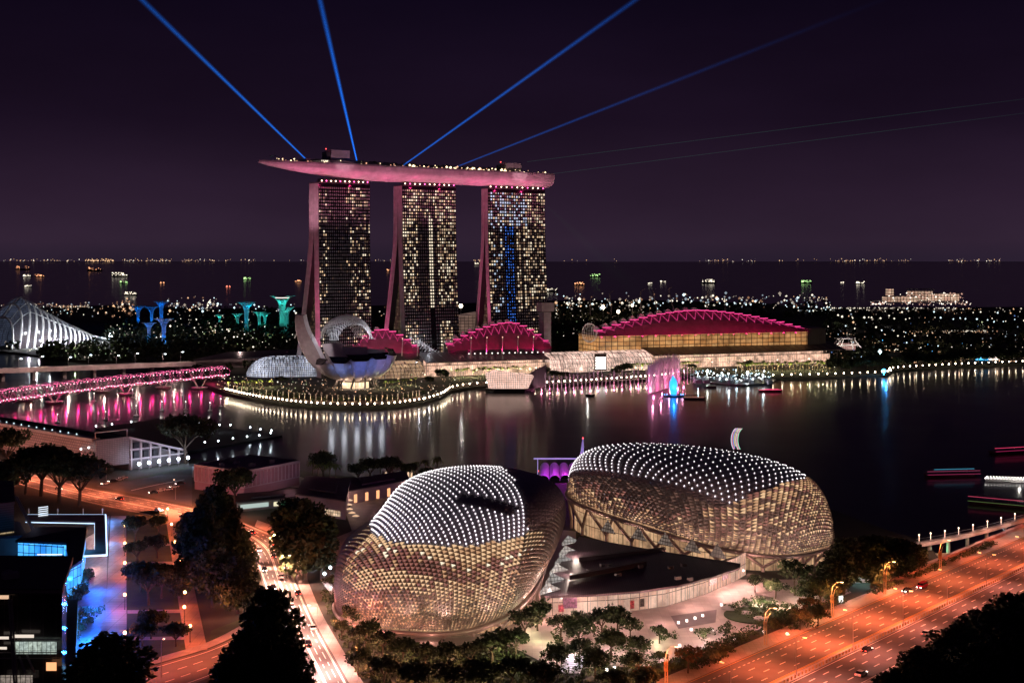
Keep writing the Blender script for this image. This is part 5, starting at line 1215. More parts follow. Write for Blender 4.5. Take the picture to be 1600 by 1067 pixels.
for k in range(17): s = 4+k*12; q.tube([GS(s, 1.5, NZ), GS(s, 1.5, 7)], .45, 6)
each(q, 'stilt', concrete, gs)
q = MB(); q.prism([GS(.1, .7, 0), GS(209, .7, 0), GS(209, 17, 0), GS(.1, 17, 0)], 6.3, 7.2); q.build('floor_slab', darkconc, gs)
endm = panelled('end_lattice', (.34, .27, .27), 1.0, 1.0, .18, .5)
q = MB(); q.prism([GS(-2.5, 0, 0), GS(-.05, 0, 0), GS(-.05, 20, 0), GS(-2.5, 20, 0)], 6.5, 21.2); q.build('end_tower', endm, gs)
q = MB()
for a, b_ in (((0, .5, 21.2), (0, .5, 25)), ((0, 19.5, 21.2), (0, 19.5, 25)), ((0, .5, 25), (0, 19.5, 25))): q.tube([GS(-1, a[1], a[2]), GS(-1, b_[1], b_[2])], .3, 4)
q.build('roof_frame', mat('pale_frame', (.6, .5, .48), .5), gs)
q = MB(); steps = 14
for i in range(steps):
    v0, v1 = 20+i*2.6, 20+(i+1)*2.6; z = 20-i*1.0; q.prism([GS(-2, v0, 0), GS(205, v0, 0), GS(205, v1, 0), GS(-2, v1, 0)], NZ+.05, z)
q.build('seating', darkconc, gs)
q = MB()
ep = [(20, 21.2), (20, 20), (56, 9.2), (56, 10.4)]
q.mesh([GS(-3.2, v, z) for v, z in ep]+[GS(-2.1, v, z) for v, z in ep], [(0, 1, 2, 3), (7, 6, 5, 4), (0, 3, 7, 4), (1, 5, 6, 2), (3, 2, 6, 7)])
for v in (21, 27, 33, 39, 45, 51, 56): z = 20-(v-20)*.3; q.prism([GS(-3.2, v-.5, 0), GS(-2.1, v-.5, 0), GS(-2.1, v+.5, 0), GS(-3.2, v+.5, 0)], NZ, z)
for z in (8.2, 13.5): 
    vm = 56 if z < 10 else 42; q.prism([GS(-3.1, 20, 0), GS(-2.15, 20, 0), GS(-2.15, vm, 0), GS(-3.1, vm, 0)], z, z+.7)
q.build('end_frame', mat('end_frame_pale', (.5, .42, .42), .6), gs)
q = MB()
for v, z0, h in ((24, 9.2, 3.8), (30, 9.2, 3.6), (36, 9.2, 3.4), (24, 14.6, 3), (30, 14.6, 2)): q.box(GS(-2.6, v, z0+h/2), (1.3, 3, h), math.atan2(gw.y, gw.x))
each(q, 'dark_bay_block', mat('bay_dark', (.015, .012, .016), .6), gs)  # solid near-black blocks stand in for the shade inside the bays
q = MB()
for px in range(40, 160, 8): q.gem(G(px, 0, 0)*0+GS(12+(160-px)*1.1, 2, 22.2), .5)
each(q, 'coping_lamp', n_cool, gs)
g_flood = glow('grandstand_flood', (.75, .88, 1), 9, True)
for k in range(6):
    p = GS(-9, 22+k*6.2, NZ); q = MB(); q.tube([(p.x, p.y, NZ), (p.x, p.y, 6.4)], .12, 5); q.ball((p.x, p.y, 6.8), .95, 1)
    o = q.build('floodlight', [grey, g_flood]); tag(o, 'blue white floodlight in the row along the open end of the grandstand', 'floodlight', 'floodlights beside the grandstand')
    lamp('POINT', p+Vector((.5, -1.4, 4.6)), 1250, (.62, .72, 1), .3)
for k in range(5): lamp('POINT', GS(14+k*28, -17, 11), 5200, (1, .42, .34), .4)
lamp('POINT', GS(-22, 8, 13), 3000, (1, .5, .45), .4)
for px, py, lb in ((131, 698, 'bright'), (145, 695, 'dim')):
    q = MB(); q.ball(GS(10 if lb == 'bright' else 2, -1.6, 15.5 if lb == 'bright' else 17), .5); tag(q.build('wall_lamp', g_cool), lb+' bluish lamp high on the rear wall of the grandstand', 'wall lamp')
# floating stage lamps
def postlamp_mesh(h=5.0, m=None, r=.55):
    q = MB(); q.lathe((0, 0, 0), [(.2, 0), (.11, .5), (.08, h)], 6); q.ball((0, 0, h+.3), r, 1); return q.build('post_lamp', [black, m or g_cool])
st = postlamp_mesh(4.2, glow('stage_lamp', (.8, .92, 1), 8, True)); tag(st, 'cool white post lamp on the rim of the dark floating stage', 'post lamp', 'post lamps on the floating stage'); fs_ = True
for px, py in ((150, 666), (175, 663), (205, 659), (268, 655), (282, 656), (297, 658), (312, 660), (327, 662), (343, 664), (360, 664), (391, 668), (407, 671), (424, 673), (320, 692), (341, 690), (364, 686), (386, 683), (405, 681), (423, 677), (10, 661), (30, 664), (47, 668), (64, 669)):
    p = G(px, py+10, 1.2)
    if px < 70: p = GS(30+(70-px)*1.1, 58, 3.2)
    if fs_: st.location = p; fs_ = False
    else: dup(st, p)
    if px > 250 and px % 2: lamp('POINT', p+Vector((0, -1.5, 4.4)), 160, (.75, .88, 1), .3)
# box pavilion
pv = [Vector((-158, 669, 0)), Vector((-137, 702, 0)), Vector((-108, 682, 0)), Vector((-129, 648, 0))]
def roofplant(c, n, w_, d_, z, seed, par):
    rr = random.Random(seed)
    for k in range(n):
        q = MB(); p = Vector(c)+Vector((rr.uniform(-w_, w_), rr.uniform(-d_, d_), 0)); h = .8+1.4*rr.random(); q.box((p.x, p.y, z+h/2), (1.5+2.5*rr.random(), 1.5+1.5*rr.random(), h), .6); q.lathe((p.x, p.y, z+h), [(.5, 0), (.5, .3), (.3, .35)], 10); q.build('roof_unit', concrete, par)
pav2 = thing('box_pavilion', 'large flat roofed box hall with pale upright ribs behind the roadside trees', 'hall', (-133, 675, NZ))
q = MB(); q.prism(pv, NZ, 14.6, 0, 1); q.build('hall_body', [mat('pavilion_wall', (.36, .20, .24), .65, var=.1), mat('pavilion_roof', (.26, .21, .25), .7)], pav2)
q = MB()
for i in range(4):
    a, b_ = pv[i], pv[(i+1) % 4]; d = (b_-a).normalized(); nn_ = Vector((d.y, -d.x, 0)); nn_ = nn_ if nn_.dot(a-Vector((-133, 675, 0))) > 0 else -nn_
    for z in (14.9,): q.prism([a, b_, b_+nn_*.5, a+nn_*.5], 14.2, 15.4)
    q.prism([a+nn_*.02, b_+nn_*.02, b_+nn_*.3, a+nn_*.3], 6.9, 7.3)
q.build('roof_kerb', mat('kerb_pale', (.45, .36, .38), .6), pav2)
roofplant((-133, 676, 0), 6, 12, 12, 14.62, 3, pav2)
q = MB()
for i in (2, 3, 0):
    a, b_ = pv[i], pv[(i+1) % 4]; d = (b_-a).normalized(); nn_ = Vector((d.y, -d.x, 0)); nn_ = nn_ if nn_.dot(a-Vector((-133, 675, 0))) > 0 else -nn_
    L_ = (b_-a).length; n = int(L_/2.6)
    for k in range(n+1): p = a+d*L_*k/n+nn_*.12; q.box((p.x, p.y, 10.8), (.22, .5, 6.8), math.atan2(d.y, d.x))
each(q, 'wall_rib', mat('rib_pink', (.58, .44, .46), .6), pav2)
lamp('POINT', (-158, 645, 12), 2600, (1, .5, .5), .4); lamp('POINT', (-108, 652, 13), 1900, (1, .42, .46), .4); lamp('POINT', (-135, 637, 9), 1200, (1, .5, .4), .4)
def simple_house(name, label, px, h, wallm, roofm, cat='building', over=.5, wins=None, zb=NZ):
    """px: four ground corners in the photo; a body, a thicker roof slab with a kerb, and lit windows"""
    c = [G(x, y, zb) for x, y in px]; m_ = sum(c, Vector())/len(c); t_ = thing(name, label, cat, m_)
    q = MB(); q.prism(c, zb, zb+h); q.build('wall', wallm, t_)
    r = [m_+(p-m_)*(1+over/max(1, (p-m_).length)) for p in c]; q = MB(); q.prism(r, zb+h+.02, zb+h+.5); q.prism([m_+(p-m_)*.55 for p in c], zb+h+.52, zb+h+1.3); q.build('roof', roofm, t_)
    if wins:
        for (i, f0, f1, z0, z1, m2) in wins:
            a, b_ = c[i], c[(i+1) % len(c)]; d = (b_-a); nn_ = Vector((d.y, -d.x, 0)).normalized(); nn_ = nn_ if nn_.dot(a-m_) > 0 else -nn_
            p, r_ = a+d*f0+nn_*.08, a+d*f1+nn_*.08; q = MB(); q.poly([(p.x, p.y, zb+z0), (r_.x, r_.y, zb+z0), (r_.x, r_.y, zb+z1), (p.x, p.y, zb+z1)]); q.build('window', m2, t_)
    return t_
pinkwall = mat('pinkish_wall', (.36, .28, .28), .7); tanroof = mat('dusky_roof', (.10, .08, .095), .7)
wgl = litglass('small_window_glow', (1, .75, .5), (.8, .5, .3), 1.1, 1.4, 2.4, .06, .4)
simple_house('low_building', 'low grey building with a curved dark roof light between the pavilion and the left shell', ((462, 800), (540, 812), (548, 775), (478, 770)), 8, pinkwall, tanroof, wins=((0, .6, .9, 1, 3.5, wgl), (0, .1, .3, 4.5, 5.5, n_dim)))
simple_house('low_building', 'long low arcade building with lit doorways behind the left shell', ((545, 788), (640, 770), (632, 755), (538, 770)), 6, pinkwall, tanroof, wins=[(0, .08+.18*k, .13+.18*k, .3, 4.2, n_orange) for k in range(5)])
simple_house('kiosk', 'long kiosk with a pale lit fascia and green lit window beside the avenue', ((370, 800), (468, 790), (466, 778), (372, 786)), 4, mat('kiosk_wall', (.3, .3, .28), .6), tanroof, wins=((0, .05, .5, 1.2, 3.2, glow('kiosk_pale', (.8, 1, .92), .5)), (0, .58, .66, 1, 3, glow('kiosk_warm', (1, .9, .6), .9)), (0, .70, .94, 1, 3, glow('kiosk_green', (.25, 1, .5), .45))))
simple_house('low_building', 'small flat roofed building by the water right of the box pavilion', ((470, 775), (530, 772), (530, 762), (472, 764)), 4, pinkwall, tanroof, wins=((0, .1, .2, .5, 3, n_warm), (0, .55, .62, .5, 3, n_warm)))
for px, py, pw, c_ in ((478, 768, 900, (.6, .8, 1)), (395, 806, 700, (.8, 1, .9)), (520, 800, 500, WARM), (580, 768, 1400, WARM), (610, 762, 1200, WARM), (640, 770, 900, (1, .6, .5)), (560, 790, 900, (1, .6, .5)), (600, 800, 900, (1, .55, .5)), (480, 735, 900, (1, .75, .5)), (505, 745, 900, (1, .75, .5)), (660, 765, 900, (1, .6, .6))):
    p = G(px, py, NZ); lamp('POINT', (p.x, p.y-2, NZ+6), pw, c_, .3)
# umbrella lamps on the terrace left of the shell and little lit pillars
ul = None
for i, (px, py) in enumerate(((552, 783), (546, 790), (545, 797), (546, 804), (550, 810), (556, 815))):
    p = G(px, py, NZ); q = MB(); q.tube([p, p+Vector((0, 0, 2.6))], .07, 5); q.lathe(p+Vector((0, 0, 2.5)), [(1.7, 0), (1.5, .12), (.1, .7)], 10, 1)
    tag(q.build('parasol', [grey, glow('parasol_glow', (1, .66, .4), .8)]), 'warm lit parasol in the short curved row left of the nearer shell', 'parasol', 'parasols left of the nearer shell')
for px, py in ((582, 765), (603, 757), (623, 756), (638, 757), (643, 747)):
    p = G(px, py, NZ); q = MB(); q.lathe(p, [(.5, 0), (.5, 6), (.3, 6.4)], 8); tag(q.build('lit_pillar', glow('pillar_glow', (1, .66, .42), .9)), 'warm lit round pillar behind the nearer shell', 'pillar', 'lit pillars behind the nearer shell')
# the purple lit outdoor theatre and its spire
th = thing('outdoor_theatre', 'purple lit ribbed canopy of the outdoor theatre between the two shells', 'theatre', G(878, 770, NZ))
q = MB(); c = G(876, 772, NZ)
for k in range(5):
    x = -11+k*5.2; pr = [(x+2.7-2.7*math.cos(PI*j/8), 3.2*math.sin(PI*j/8)) for j in range(9)]
    for j in range(8): q.poly([c+Vector((pr[j][0], -7+k*.7, 7+pr[j][1])), c+Vector((pr[j+1][0], -7+k*.7, 7+pr[j+1][1])), c+Vector((pr[j+1][0]*.9, 9, 11+pr[j+1][1])), c+Vector((pr[j][0]*.9, 9, 11+pr[j][1]))])
q.build('canopy', mat('canopy_pale', (.7, .66, .7), .5), th)
q = MB(); q.box(c+Vector((0, 2, 3)), (26, 14, 6)); q.build('stage', darkconc, th)
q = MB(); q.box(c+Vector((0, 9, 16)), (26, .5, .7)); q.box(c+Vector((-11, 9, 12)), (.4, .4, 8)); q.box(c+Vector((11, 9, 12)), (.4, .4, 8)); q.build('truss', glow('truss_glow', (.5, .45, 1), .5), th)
for dx in (-9, -2, 6): lamp('POINT', c+Vector((dx, -12, 17)), 2600, (.62, .05, 1), .3)
lamp('POINT', c+Vector((3, -10, 15)), 1800, (1, .05, .6), .3)
s0 = G(908, 760, NZ); q = MB(); q.mesh([s0+Vector(v) for v in ((-2.2, -.8, 4), (2.0, -.8, 4), (2, .8, 4), (-2.2, .8, 4), (.6, -.2, 24), (1.2, -.2, 24), (1.2, .2, 24), (.6, .2, 24))], [(3, 2, 1, 0), (4, 5, 6, 7), (0, 1, 5, 4), (1, 2, 6, 5), (2, 3, 7, 6), (3, 0, 4, 7)]); q.ball(s0+Vector((.9, 0, 24.4)), .45, 1); q.box(s0+Vector((0, 0, 2)), (3, 3, 4), 0, 0)
tag(q.build('spire', [mat('spire_white', (.75, .75, .82), .4), n_red]), 'slim white blade shaped spire lit violet between the two shells', 'spire'); lamp('SPOT', s0+Vector((-6, -16, 8)), 9000, (.42, .42, 1), .3, s0+Vector((0, 0, 15)), 60)
q = MB(); a = G(841, 765, NZ); q.tube([a, a+Vector((0, 0, 9))], .15, 5); q.ball(a+Vector((0, 0, 9.3)), .4, 1); tag(q.build('mast_light', [grey, n_red]), 'thin mast with a small red lamp left of the purple theatre', 'mast')
# the swirl of coloured light ribbons behind the right shell
lr = thing('light_sculpture', 'curling sculpture of multicoloured light ribbons behind the right shell', 'sculpture', G(1150, 760, NZ)); c = G(1150, 760, NZ); q0 = P(1150, 700, c.y)
for k, cc in enumerate(((.7, .85, 1), (1, .12, .2), (.2, .45, 1), (1, .75, .3), (.9, .9, .9), (1, .2, .4), (.3, 1, .6))):
    q = MB(); pts = []
    for j in range(13): a = -.9+2.2*j/12; pts.append(q0+Vector((-2.4+k*.55+3.2*(1-math.cos(a)), math.sin(k)*.6, 4.2+6*math.sin(a))))
    q.tube(pts, .2, 5); q.build('light_ribbon', glow('ribbon_%d' % k, cc, .85), lr)
q = MB(); q.tube([c, q0+Vector((0, 0, 1))], .5, 6); q.build('post', black, lr)

# ---- L-shaped white and blue lit canopy, blue glass wedge, dark buildings
can = thing('lit_canopy', 'flat L shaped canopy edged with white and blue light over a pink deck', 'canopy', G(120, 840, NZ))
zc = 8.0
o_ = [G(x, y, zc) for x, y in ((40, 806), (164, 806), (166, 868), (130, 870), (130, 862), (148, 861), (148, 817), (40, 815))]
q = MB(); q.prism(o_, zc, zc+.7); q.build('canopy_roof', mat('canopy_pink', (.5, .38, .36), .6), can)
q = MB(); ed = [G(x, y, zc) for x, y in ((40, 805.5), (165, 805.5), (167, 868.5), (130, 870.5))]
for i in range(3): a, b_ = ed[i]+Vector((0, 0, .35)), ed[i+1]+Vector((0, 0, .35)); q.tube([a, b_], .32, 5)
a, b_ = G(148.5, 817, zc-.3), G(148.5, 860, zc-.3); q.tube([a, b_], .25, 5); a, b_ = G(40, 815.5, zc-.2), G(147, 817.5, zc-.2); q.tube([a, b_], .2, 5)
q.build('edge_light', glow('edge_blue_white', (.5, .72, 1), 2.2, True), can)
q = MB()
for x, y in ((45, 812), (90, 812), (130, 812), (160, 812), (158, 835), (157, 860)): p = G(x, y, NZ); q.tube([(p.x, p.y, NZ), (p.x, p.y, zc)], .25, 6)
each(q, 'column', white, can)
patch('deck_floor', panelled('pink_deck', (.44, .34, .31), 2, 2, .1, .6), ((110, 855), (166, 822), (166, 905), (128, 925)), .055)
for px, py, pw, c_ in ((140, 830, 1500, (1, .6, .5)), (155, 850, 1500, (1, .62, .5)), (150, 890, 1500, (1, .6, .5)), (172, 815, 1500, (.12, .35, 1)), (172, 850, 1500, (.15, .4, 1)), (150, 925, 1900, (.005, .13, 1)), (150, 960, 2400, (.005, .13, 1)), (140, 1000, 2400, (.005, .14, 1)), (125, 1040, 2000, (.005, .16, 1)), (175, 880, 700, (.3, .5, 1)), (178, 925, 700, (.35, .5, 1)), (178, 965, 700, (.4, .5, 1)), (80, 830, 1600, (1, .62, .5)), (60, 808, 1200, (1, .6, .5))):
    p = G(px, py, NZ); lamp('POINT', (p.x, p.y, NZ+4.2), pw*(6 if c_[2] == 1 and c_[0] < .1 else 2.5 if c_[0] < .2 else 1.2), c_, .3)
def curtainwall(name, label, base_px, h, glassm, roofm, cat='building', zb=NZ, slope=None, over=1.2, thick=.9):
    c = [G(x, y, zb) for x, y in base_px]; m_ = sum(c, Vector())/len(c); t_ = thing(name, label, cat, m_)
    hs = h if isinstance(h, (list, tuple)) else [h]*len(c)
    q = MB(); n = len(c)
    for i in range(n): j = (i+1) % n; q.poly([c[i], c[j], c[j]+Vector((0, 0, hs[j])), c[i]+Vector((0, 0, hs[i]))])
    q.build('glass_wall', glassm, t_)
    r = [p+(p-m_).normalized()*over+Vector((0, 0, hs[i]+.02)) for i, p in enumerate(c)]; q = MB(); q.poly(r); q.poly([p+Vector((0, 0, thick)) for p in r][::-1])
    for i in range(n): j = (i+1) % n; q.poly([r[i], r[j], r[j]+Vector((0, 0, thick)), r[i]+Vector((0, 0, thick))])
    q.build('roof', roofm, t_); return t_, c, m_
navy = panelled('navy_roof', (.03, .035, .07), 1.5, 40, .1, .6)
blueglass = litglass('blue_glass', (.03, .30, 1), (.10, .52, 1), 1.9, 2.4, 3.0, .06, .12, frame=(.02, .03, .08), lo=.5, sampled=True)
curtainwall('blue_glass_hall', 'wedge shaped hall of glowing blue glass under a dark pointed roof', ((28, 888), (100, 893), (106, 935), (127, 925), (134, 875), (60, 865)), (9.5, 9.5, 9.5, 10.5, 11.5, 9.5), blueglass, navy)
q = MB()
for k in range(7): a, b_ = G(58+k*2.8, 866+k*2.9, 13), G(97+k*1.6, 866+k*2.9, 13); q.tube([a, b_], .22, 4)
tag(q.build('lit_pergola', glow('pergola_glow', (.85, .92, 1), 1.3)), 'rows of white light strips beside the pointed roof of the blue glass hall', 'light strips')
q = MB()
for k in range(5): a, b_ = G(106+k*.8, 898+k*4, 6), G(118, 901+k*4, 6); q.tube([a, b_], .18, 4)
for k in range(5): a, b_ = G(60, 793+k*3.2, 9), G(75, 791+k*3.2, 9); q.tube([a, b_], .2, 4)
tag(q.build('stair_lights', glow('stair_glow', (.8, .9, 1), 1.2)), 'short white light strips stepping down the side of the blue glass hall', 'light strips')
# big dark office at the bottom left
off_roof = mat('office_roof', (.035, .027, .032), .6)
of = thing('dark_office', 'large dark glass office building at the lower left corner with a few lit floors', 'building', (-150, 346, NZ))
oc = [Vector(p) for p in ((-200, 332, 0), (-110.5, 330, 0), (-120, 362, 0), (-200, 364, 0))]
q = MB(); q.prism(oc, NZ, 36); q.build('glass_wall', panelled('office_glass', (.03, .022, .026), 3.2, 30, .12, 1.9, rough=.15), of)
q = MB(); q.prism([Vector((-202, 329.5, 0)), Vector((-109.6, 327.6, 0)), Vector((-118.8, 364, 0)), Vector((-202, 366, 0))], 36.02, 37.4); q.build('roof', off_roof, of); roofplant((-150, 347, 0), 6, 28, 9, 37.42, 5, of)
q = MB(); q.prism([Vector((-202, 329.3, 0)), Vector((-109.4, 327.4, 0)), Vector((-109.4, 327.7, 0)), Vector((-202, 329.6, 0))], 36.4, 37.1); q.build('roof_edge', mat('edge_dusk', (.3, .2, .2), .5), of)
def ow(px0, px1, py0, py1, m, nm, o=.12):
    Y = 330.3; p0, p1 = P(px0, py0, Y), P(px1, py1, Y); q = MB(); q.poly([(p0.x, Y-o-.3-(p0.x+110)*-.0, p0.z), (p1.x, Y-o-.3, p0.z), (p1.x, Y-o-.3, p1.z), (p0.x, Y-o-.3, p1.z)]); q.build(nm, m, of)
open_ = litglass('office_lit', (.85, 1, .85), (.7, .85, .8), .8, 1.1, 3.2, .05, .9)
g_strip = glow('office_strip', (1, .85, .72), .9); g_fr = mat('office_frame', (.42, .36, .33), .5)
ow(27, 93, 1017, 998, open_, 'lit_floor', 1.9); ow(77, 93, 1043, 1030, n_orange, 'window', 1.9); ow(25, 58, 992, 987, g_strip, 'light_strip', 1.9); ow(0, 19, 995, 990, g_strip, 'light_strip', 1.9); ow(0, 16, 1010, 1006, g_strip, 'light_strip', 1.9); ow(0, 19, 932, 926, glow('office_warm', (1, .62, .4), .8), 'light_strip', 1.9); ow(5, 56, 1062, 1050, litglass('office_low', (.9, .75, .6), (.7, .55, .5), .55, 1.2, 1.6, .06, .9), 'lit_floor', 1.9)
q = MB()
for px in (22, 26): 
    a, b_ = P(px, 1067, 328), P(px-8, 935, 328); q.tube([a, b_], .28, 5)
for py in (999, 1019, 1028): a, b_ = P(0, py, 328), P(94, py, 328); q.tube([a, b_], .14, 4)
a, b_ = P(30, 1025, 327.5), P(40, 1052, 327.5); q.tube([a, b_], .3, 5); a, b_ = P(42, 1023, 327.5), P(54, 1050, 327.5); q.tube([a, b_], .3, 5)
q.build('facade_frame', g_fr, of)
# ---- upper left dark louvred block with the diagonal beam
lv = thing('louvred_block', 'dark louvred block at the left edge with a lit terrace storey', 'building', G(5, 850, NZ))
c = [G(-60, 880, NZ), G(22, 868, NZ), G(20, 830, NZ), G(-60, 825, NZ)]
q = MB(); q.prism(c, NZ, NZ+20); q.build('wall', panelled('louvre', (.10, .075, .085), 40, .9, .16, .35), lv)
q = MB(); q.poly([p+(Vector((0, -.15, 0))) + Vector((0, 0, 0)) for p in (c[0]+Vector((0, 0, 6)), c[1]+Vector((0, 0, 6)), c[1]+Vector((0, 0, 9.5)), c[0]+Vector((0, 0, 9.5)))]); q.build('lit_storey', litglass('storey_glow', (1, .72, .4), (.6, .5, .3), .7, 2.6, 3.5, .05, .3), lv)
q = MB(); q.prism([p+(p-(c[0]+c[2])/2).normalized()*1.0 for p in c], NZ+20.02, NZ+21); q.build('roof', tanroof, lv)
q = MB(); r_ = [G(x, y, 12) for x, y in ((-40, 838), (44, 836), (30, 815), (-40, 812))]; q.prism(r_, 11, 12); q.prism([m_*.98+sum(r_, Vector())/4*.02 for m_ in r_], NZ, 10.98, 1)
tag(q.build('terrace_block', [navy, mat('terrace_wall', (.26, .2, .2), .7)]), 'low block with a dark flat roof in front of the louvred block', 'building')
q = MB(); a, b_ = P(24, 776, 560), P(56, 838, 540); q.tube([a, b_], .55, 6); q.tube([a+Vector((.9, 0, 0)), b_+Vector((.9, 0, 0))], .3, 6); tag(q.build('slanting_beam', steel), 'long slanting steel beam rising past the flat dark roof on the left', 'beam'); lamp('POINT', P(50, 800, 540), 300, (.6, .65, 1), .3)
# planters and hedge blocks in the blue plaza
for i, (x0, y0, x1, y1, h, lb) in enumerate(((105, 925, 134, 950, 4, 'large dark green planted block on the blue lit plaza'), (118, 955, 130, 1000, 2.5, 'long narrow hedge beside the blue glass strip'), (126, 900, 136, 915, 2.5, 'small hedge block at the top of the blue lit plaza'))):
    q = MB(); p0, p1 = G(x0, y1, NZ), G(x1, y0, NZ); rr = random.Random(i)
    for _ in range(70): leafball(q, (rr.uniform(p0.x, p1.x), rr.uniform(p0.y, p1.y), NZ+rr.uniform(.3, h)), 1.1, 18, .4, rr)
    tag(q.build('hedge', [leaf]), lb, 'hedge')
curtainwall('blue_glass_strip', 'narrow strip of glowing blue glass rooms beside the dark office', ((103, 965), (122, 962), (118, 1060), (100, 1075)), 5, litglass('blue_strip', (.05, .3, 1), (.3, .75, 1), 1.5, 1.6, 2.2, .08, .5, lo=.15), navy, over=.3, thick=.4)
# ================================================================== TREES OF THE NEAR SHORE
BL = (t_b, 20); RL = (t_a, 12); GL_ = (t_c, 8); GD = (t_d, 7)
big = [(338, 862, 108, 'tall dark tree by the avenue bend, the top one of the dark row'), (352, 890, 100, 'tall dark tree in the row between park and avenue, second from its top'), (312, 905, 112, 'tall dark tree on the park side in the middle of the dark row'), (364, 925, 108, 'tall dark tree on the avenue side in the middle of the dark row'), (332, 948, 118, 'tall dark tree near the lower end of the dark row, park side'), (300, 868, 70, 'smaller dark tree at the upper park side of the dark row', 1.2), (372, 958, 90, 'tall dark tree at the lower end of the dark row, by the side road', 1.1), (284, 935, 60, 'low broad dark tree between brick path and the dark row', 1.3)]
place([BL], big, 'dark trees between park and avenue')
place([BL], [(420, 1092, 176, 'very tall dark tree beside the avenue where the side road joins', .95), (392, 1112, 130, 'dark tree at the bottom edge left of the avenue', 1.1), (452, 1118, 118, 'dark tree at the bottom edge hugging the avenue', 1.0), (362, 1118, 96, 'lowest dark tree at the bottom edge right of the side road', 1.2)], 'dark trees at the side road corner')
place([BL], [(476, 905, 128, 'dark tree between the avenue and the nearer shell', 1.15), (458, 872, 96, 'shorter dark tree between the avenue and the low grey building', 1.2), (498, 890, 90, 'dark tree touching the left side of the nearer shell', 1.0)], 'dark trees left of the nearer shell')
place([BL], [(172, 1108, 118, 'broad dark tree at the bottom edge in front of the blue plaza', 1.75), (144, 1115, 100, 'dark tree at the bottom edge beside the blue glass strip', 1.4)], 'dark trees at the bottom left')
place([RL], [(64, 775, 74, 'umbrella shaped street tree before the grandstand, the left one', 1.05), (124, 792, 72, 'umbrella shaped street tree before the grandstand, nearest its end wall', 1.05), (92, 786, 76, 'umbrella shaped street tree before the grandstand, the middle one', 1.0), (40, 772, 56, 'smaller umbrella shaped street tree at the left end of the grandstand group', 1.0), (12, 735, 60, 'street tree at the left edge close to the grandstand wall', 1.0), (368, 790, 54, 'umbrella shaped tree in front of the box hall', 1.0), (290, 724, 70, 'tall broad tree standing behind the floodlit grandstand end', .95), (6, 800, 70, 'dark street tree in front of the louvred block', 1.0)], 'street trees by the grandstand and pavilion')
place([RL], [(232, 945, 60, 'round park tree on the lawn, largest of the lawn trees', .9), (252, 935, 50, 'round park tree on the lawn beside the brick path', .9), (220, 925, 44, 'round park tree on the lawn by the tiled path', .9), (236, 998, 42, 'round park tree on the lowest lawn', .9), (275, 1010, 34, 'small park tree at the lower end of the brick path', 1.0), (222, 1010, 34, 'small park tree at the lower end of the tiled path', 1.0), (212, 845, 36, 'small park tree at the top of the lawn by the tiled path', .9), (246, 872, 34, 'small park tree on the second lawn by the brick path', .9), (214, 880, 32, 'small park tree on the second lawn by the tiled path', .9), (248, 838, 30, 'small park tree on the top lawn by the brick path', .9)], 'park trees on the lawns')
# the dark mass at the lower right
place([BL], [(1596, 1062, 138, 'huge dark tree filling the right edge beside the wide road', 1.5), (1545, 1078, 130, 'huge dark tree second from the right edge', 1.5), (1490, 1092, 112, 'dark tree in the middle of the lower right clump', 1.5), (1438, 1108, 96, 'dark tree left of the middle in the lower right clump', 1.5), (1392, 1118, 70, 'lowest dark tree at the left end of the lower right clump', 1.5), (1570, 1130, 150, 'dark tree in front of the lower right clump near the edge', 1.4), (1520, 1135, 130, 'dark tree in front in the middle of the lower right clump', 1.4), (1460, 1140, 105, 'dark tree in front at the left of the lower right clump', 1.4), (1640, 1090, 160, 'dark tree cut by the right edge of the clump', 1.4)], 'dark tree clump at the lower right')
place([BL], [(1318, 928, 88, 'dark tree right beside the farther shell', 1.2), (1362, 918, 84, 'dark tree between the farther shell and the river bridge, middle one', 1.5), (1402, 905, 66, 'dark tree nearest the footbridge end', 1.5), (1340, 898, 60, 'dark tree behind its taller neighbours right of the farther shell', 1.4), (1382, 890, 52, 'dark tree by the water right of the farther shell', 1.5), (1300, 940, 66, 'dark tree in front of the right end of the farther shell', 1.2), (1425, 890, 44, 'low dark tree at the foot of the footbridge', 1.6)], 'dark trees right of the farther shell')
# garden trees in front of the shells
gt = [(876, 1000, 46), (905, 1010, 52), (940, 1000, 58), (965, 992, 50), (985, 1002, 44), (955, 1030, 52), (905, 1042, 50), (870, 1050, 48), (1000, 1030, 40), (930, 1062, 54), (990, 1060, 44), (1030, 1040, 26), (820, 1005, 60), (840, 985, 52), (806, 1030, 56), (770, 1040, 60), (735, 1050, 54), (700, 1045, 46), (664, 1050, 52), (630, 1040, 50), (598, 1030, 52), (572, 1012, 48), (552, 985, 44), (540, 955, 40), (520, 930, 36), (560, 1055, 50), (600, 1075, 58), (650, 1085, 60), (700, 1085, 56), (750, 1085, 60), (800, 1080, 62), (850, 1085, 60), (960, 1090, 50), (1010, 1085, 46), (1242, 930, 62), (1262, 950, 46), (1282, 955, 60), (1212, 935, 34), (1180, 925, 30), (1300, 925, 50), (1250, 985, 40), (1278, 978, 36), (1208, 962, 22), (534, 1000, 36), (505, 900, 40), (905, 985, 34)]
gl_ = []
for i, (px, py, h_) in enumerate(gt):
    where = 'the left shell' if px < 860 else ('the lobby plaza' if px < 1040 else 'the right shell')
    gl_.append((px, py, h_*.92, 'garden tree in the planting before '+where, 1.0+.25*R.random()))
for nm in ('the left shell', 'the lobby plaza', 'the right shell'): place([GL_, GD], [g for g in gl_ if g[3].endswith(nm)], 'garden trees before '+nm)
place([GL_], [(1030, 1005, 30, 'bright green floodlit garden tree beside the round plaza pattern', 1.1)], 'floodlit garden tree')
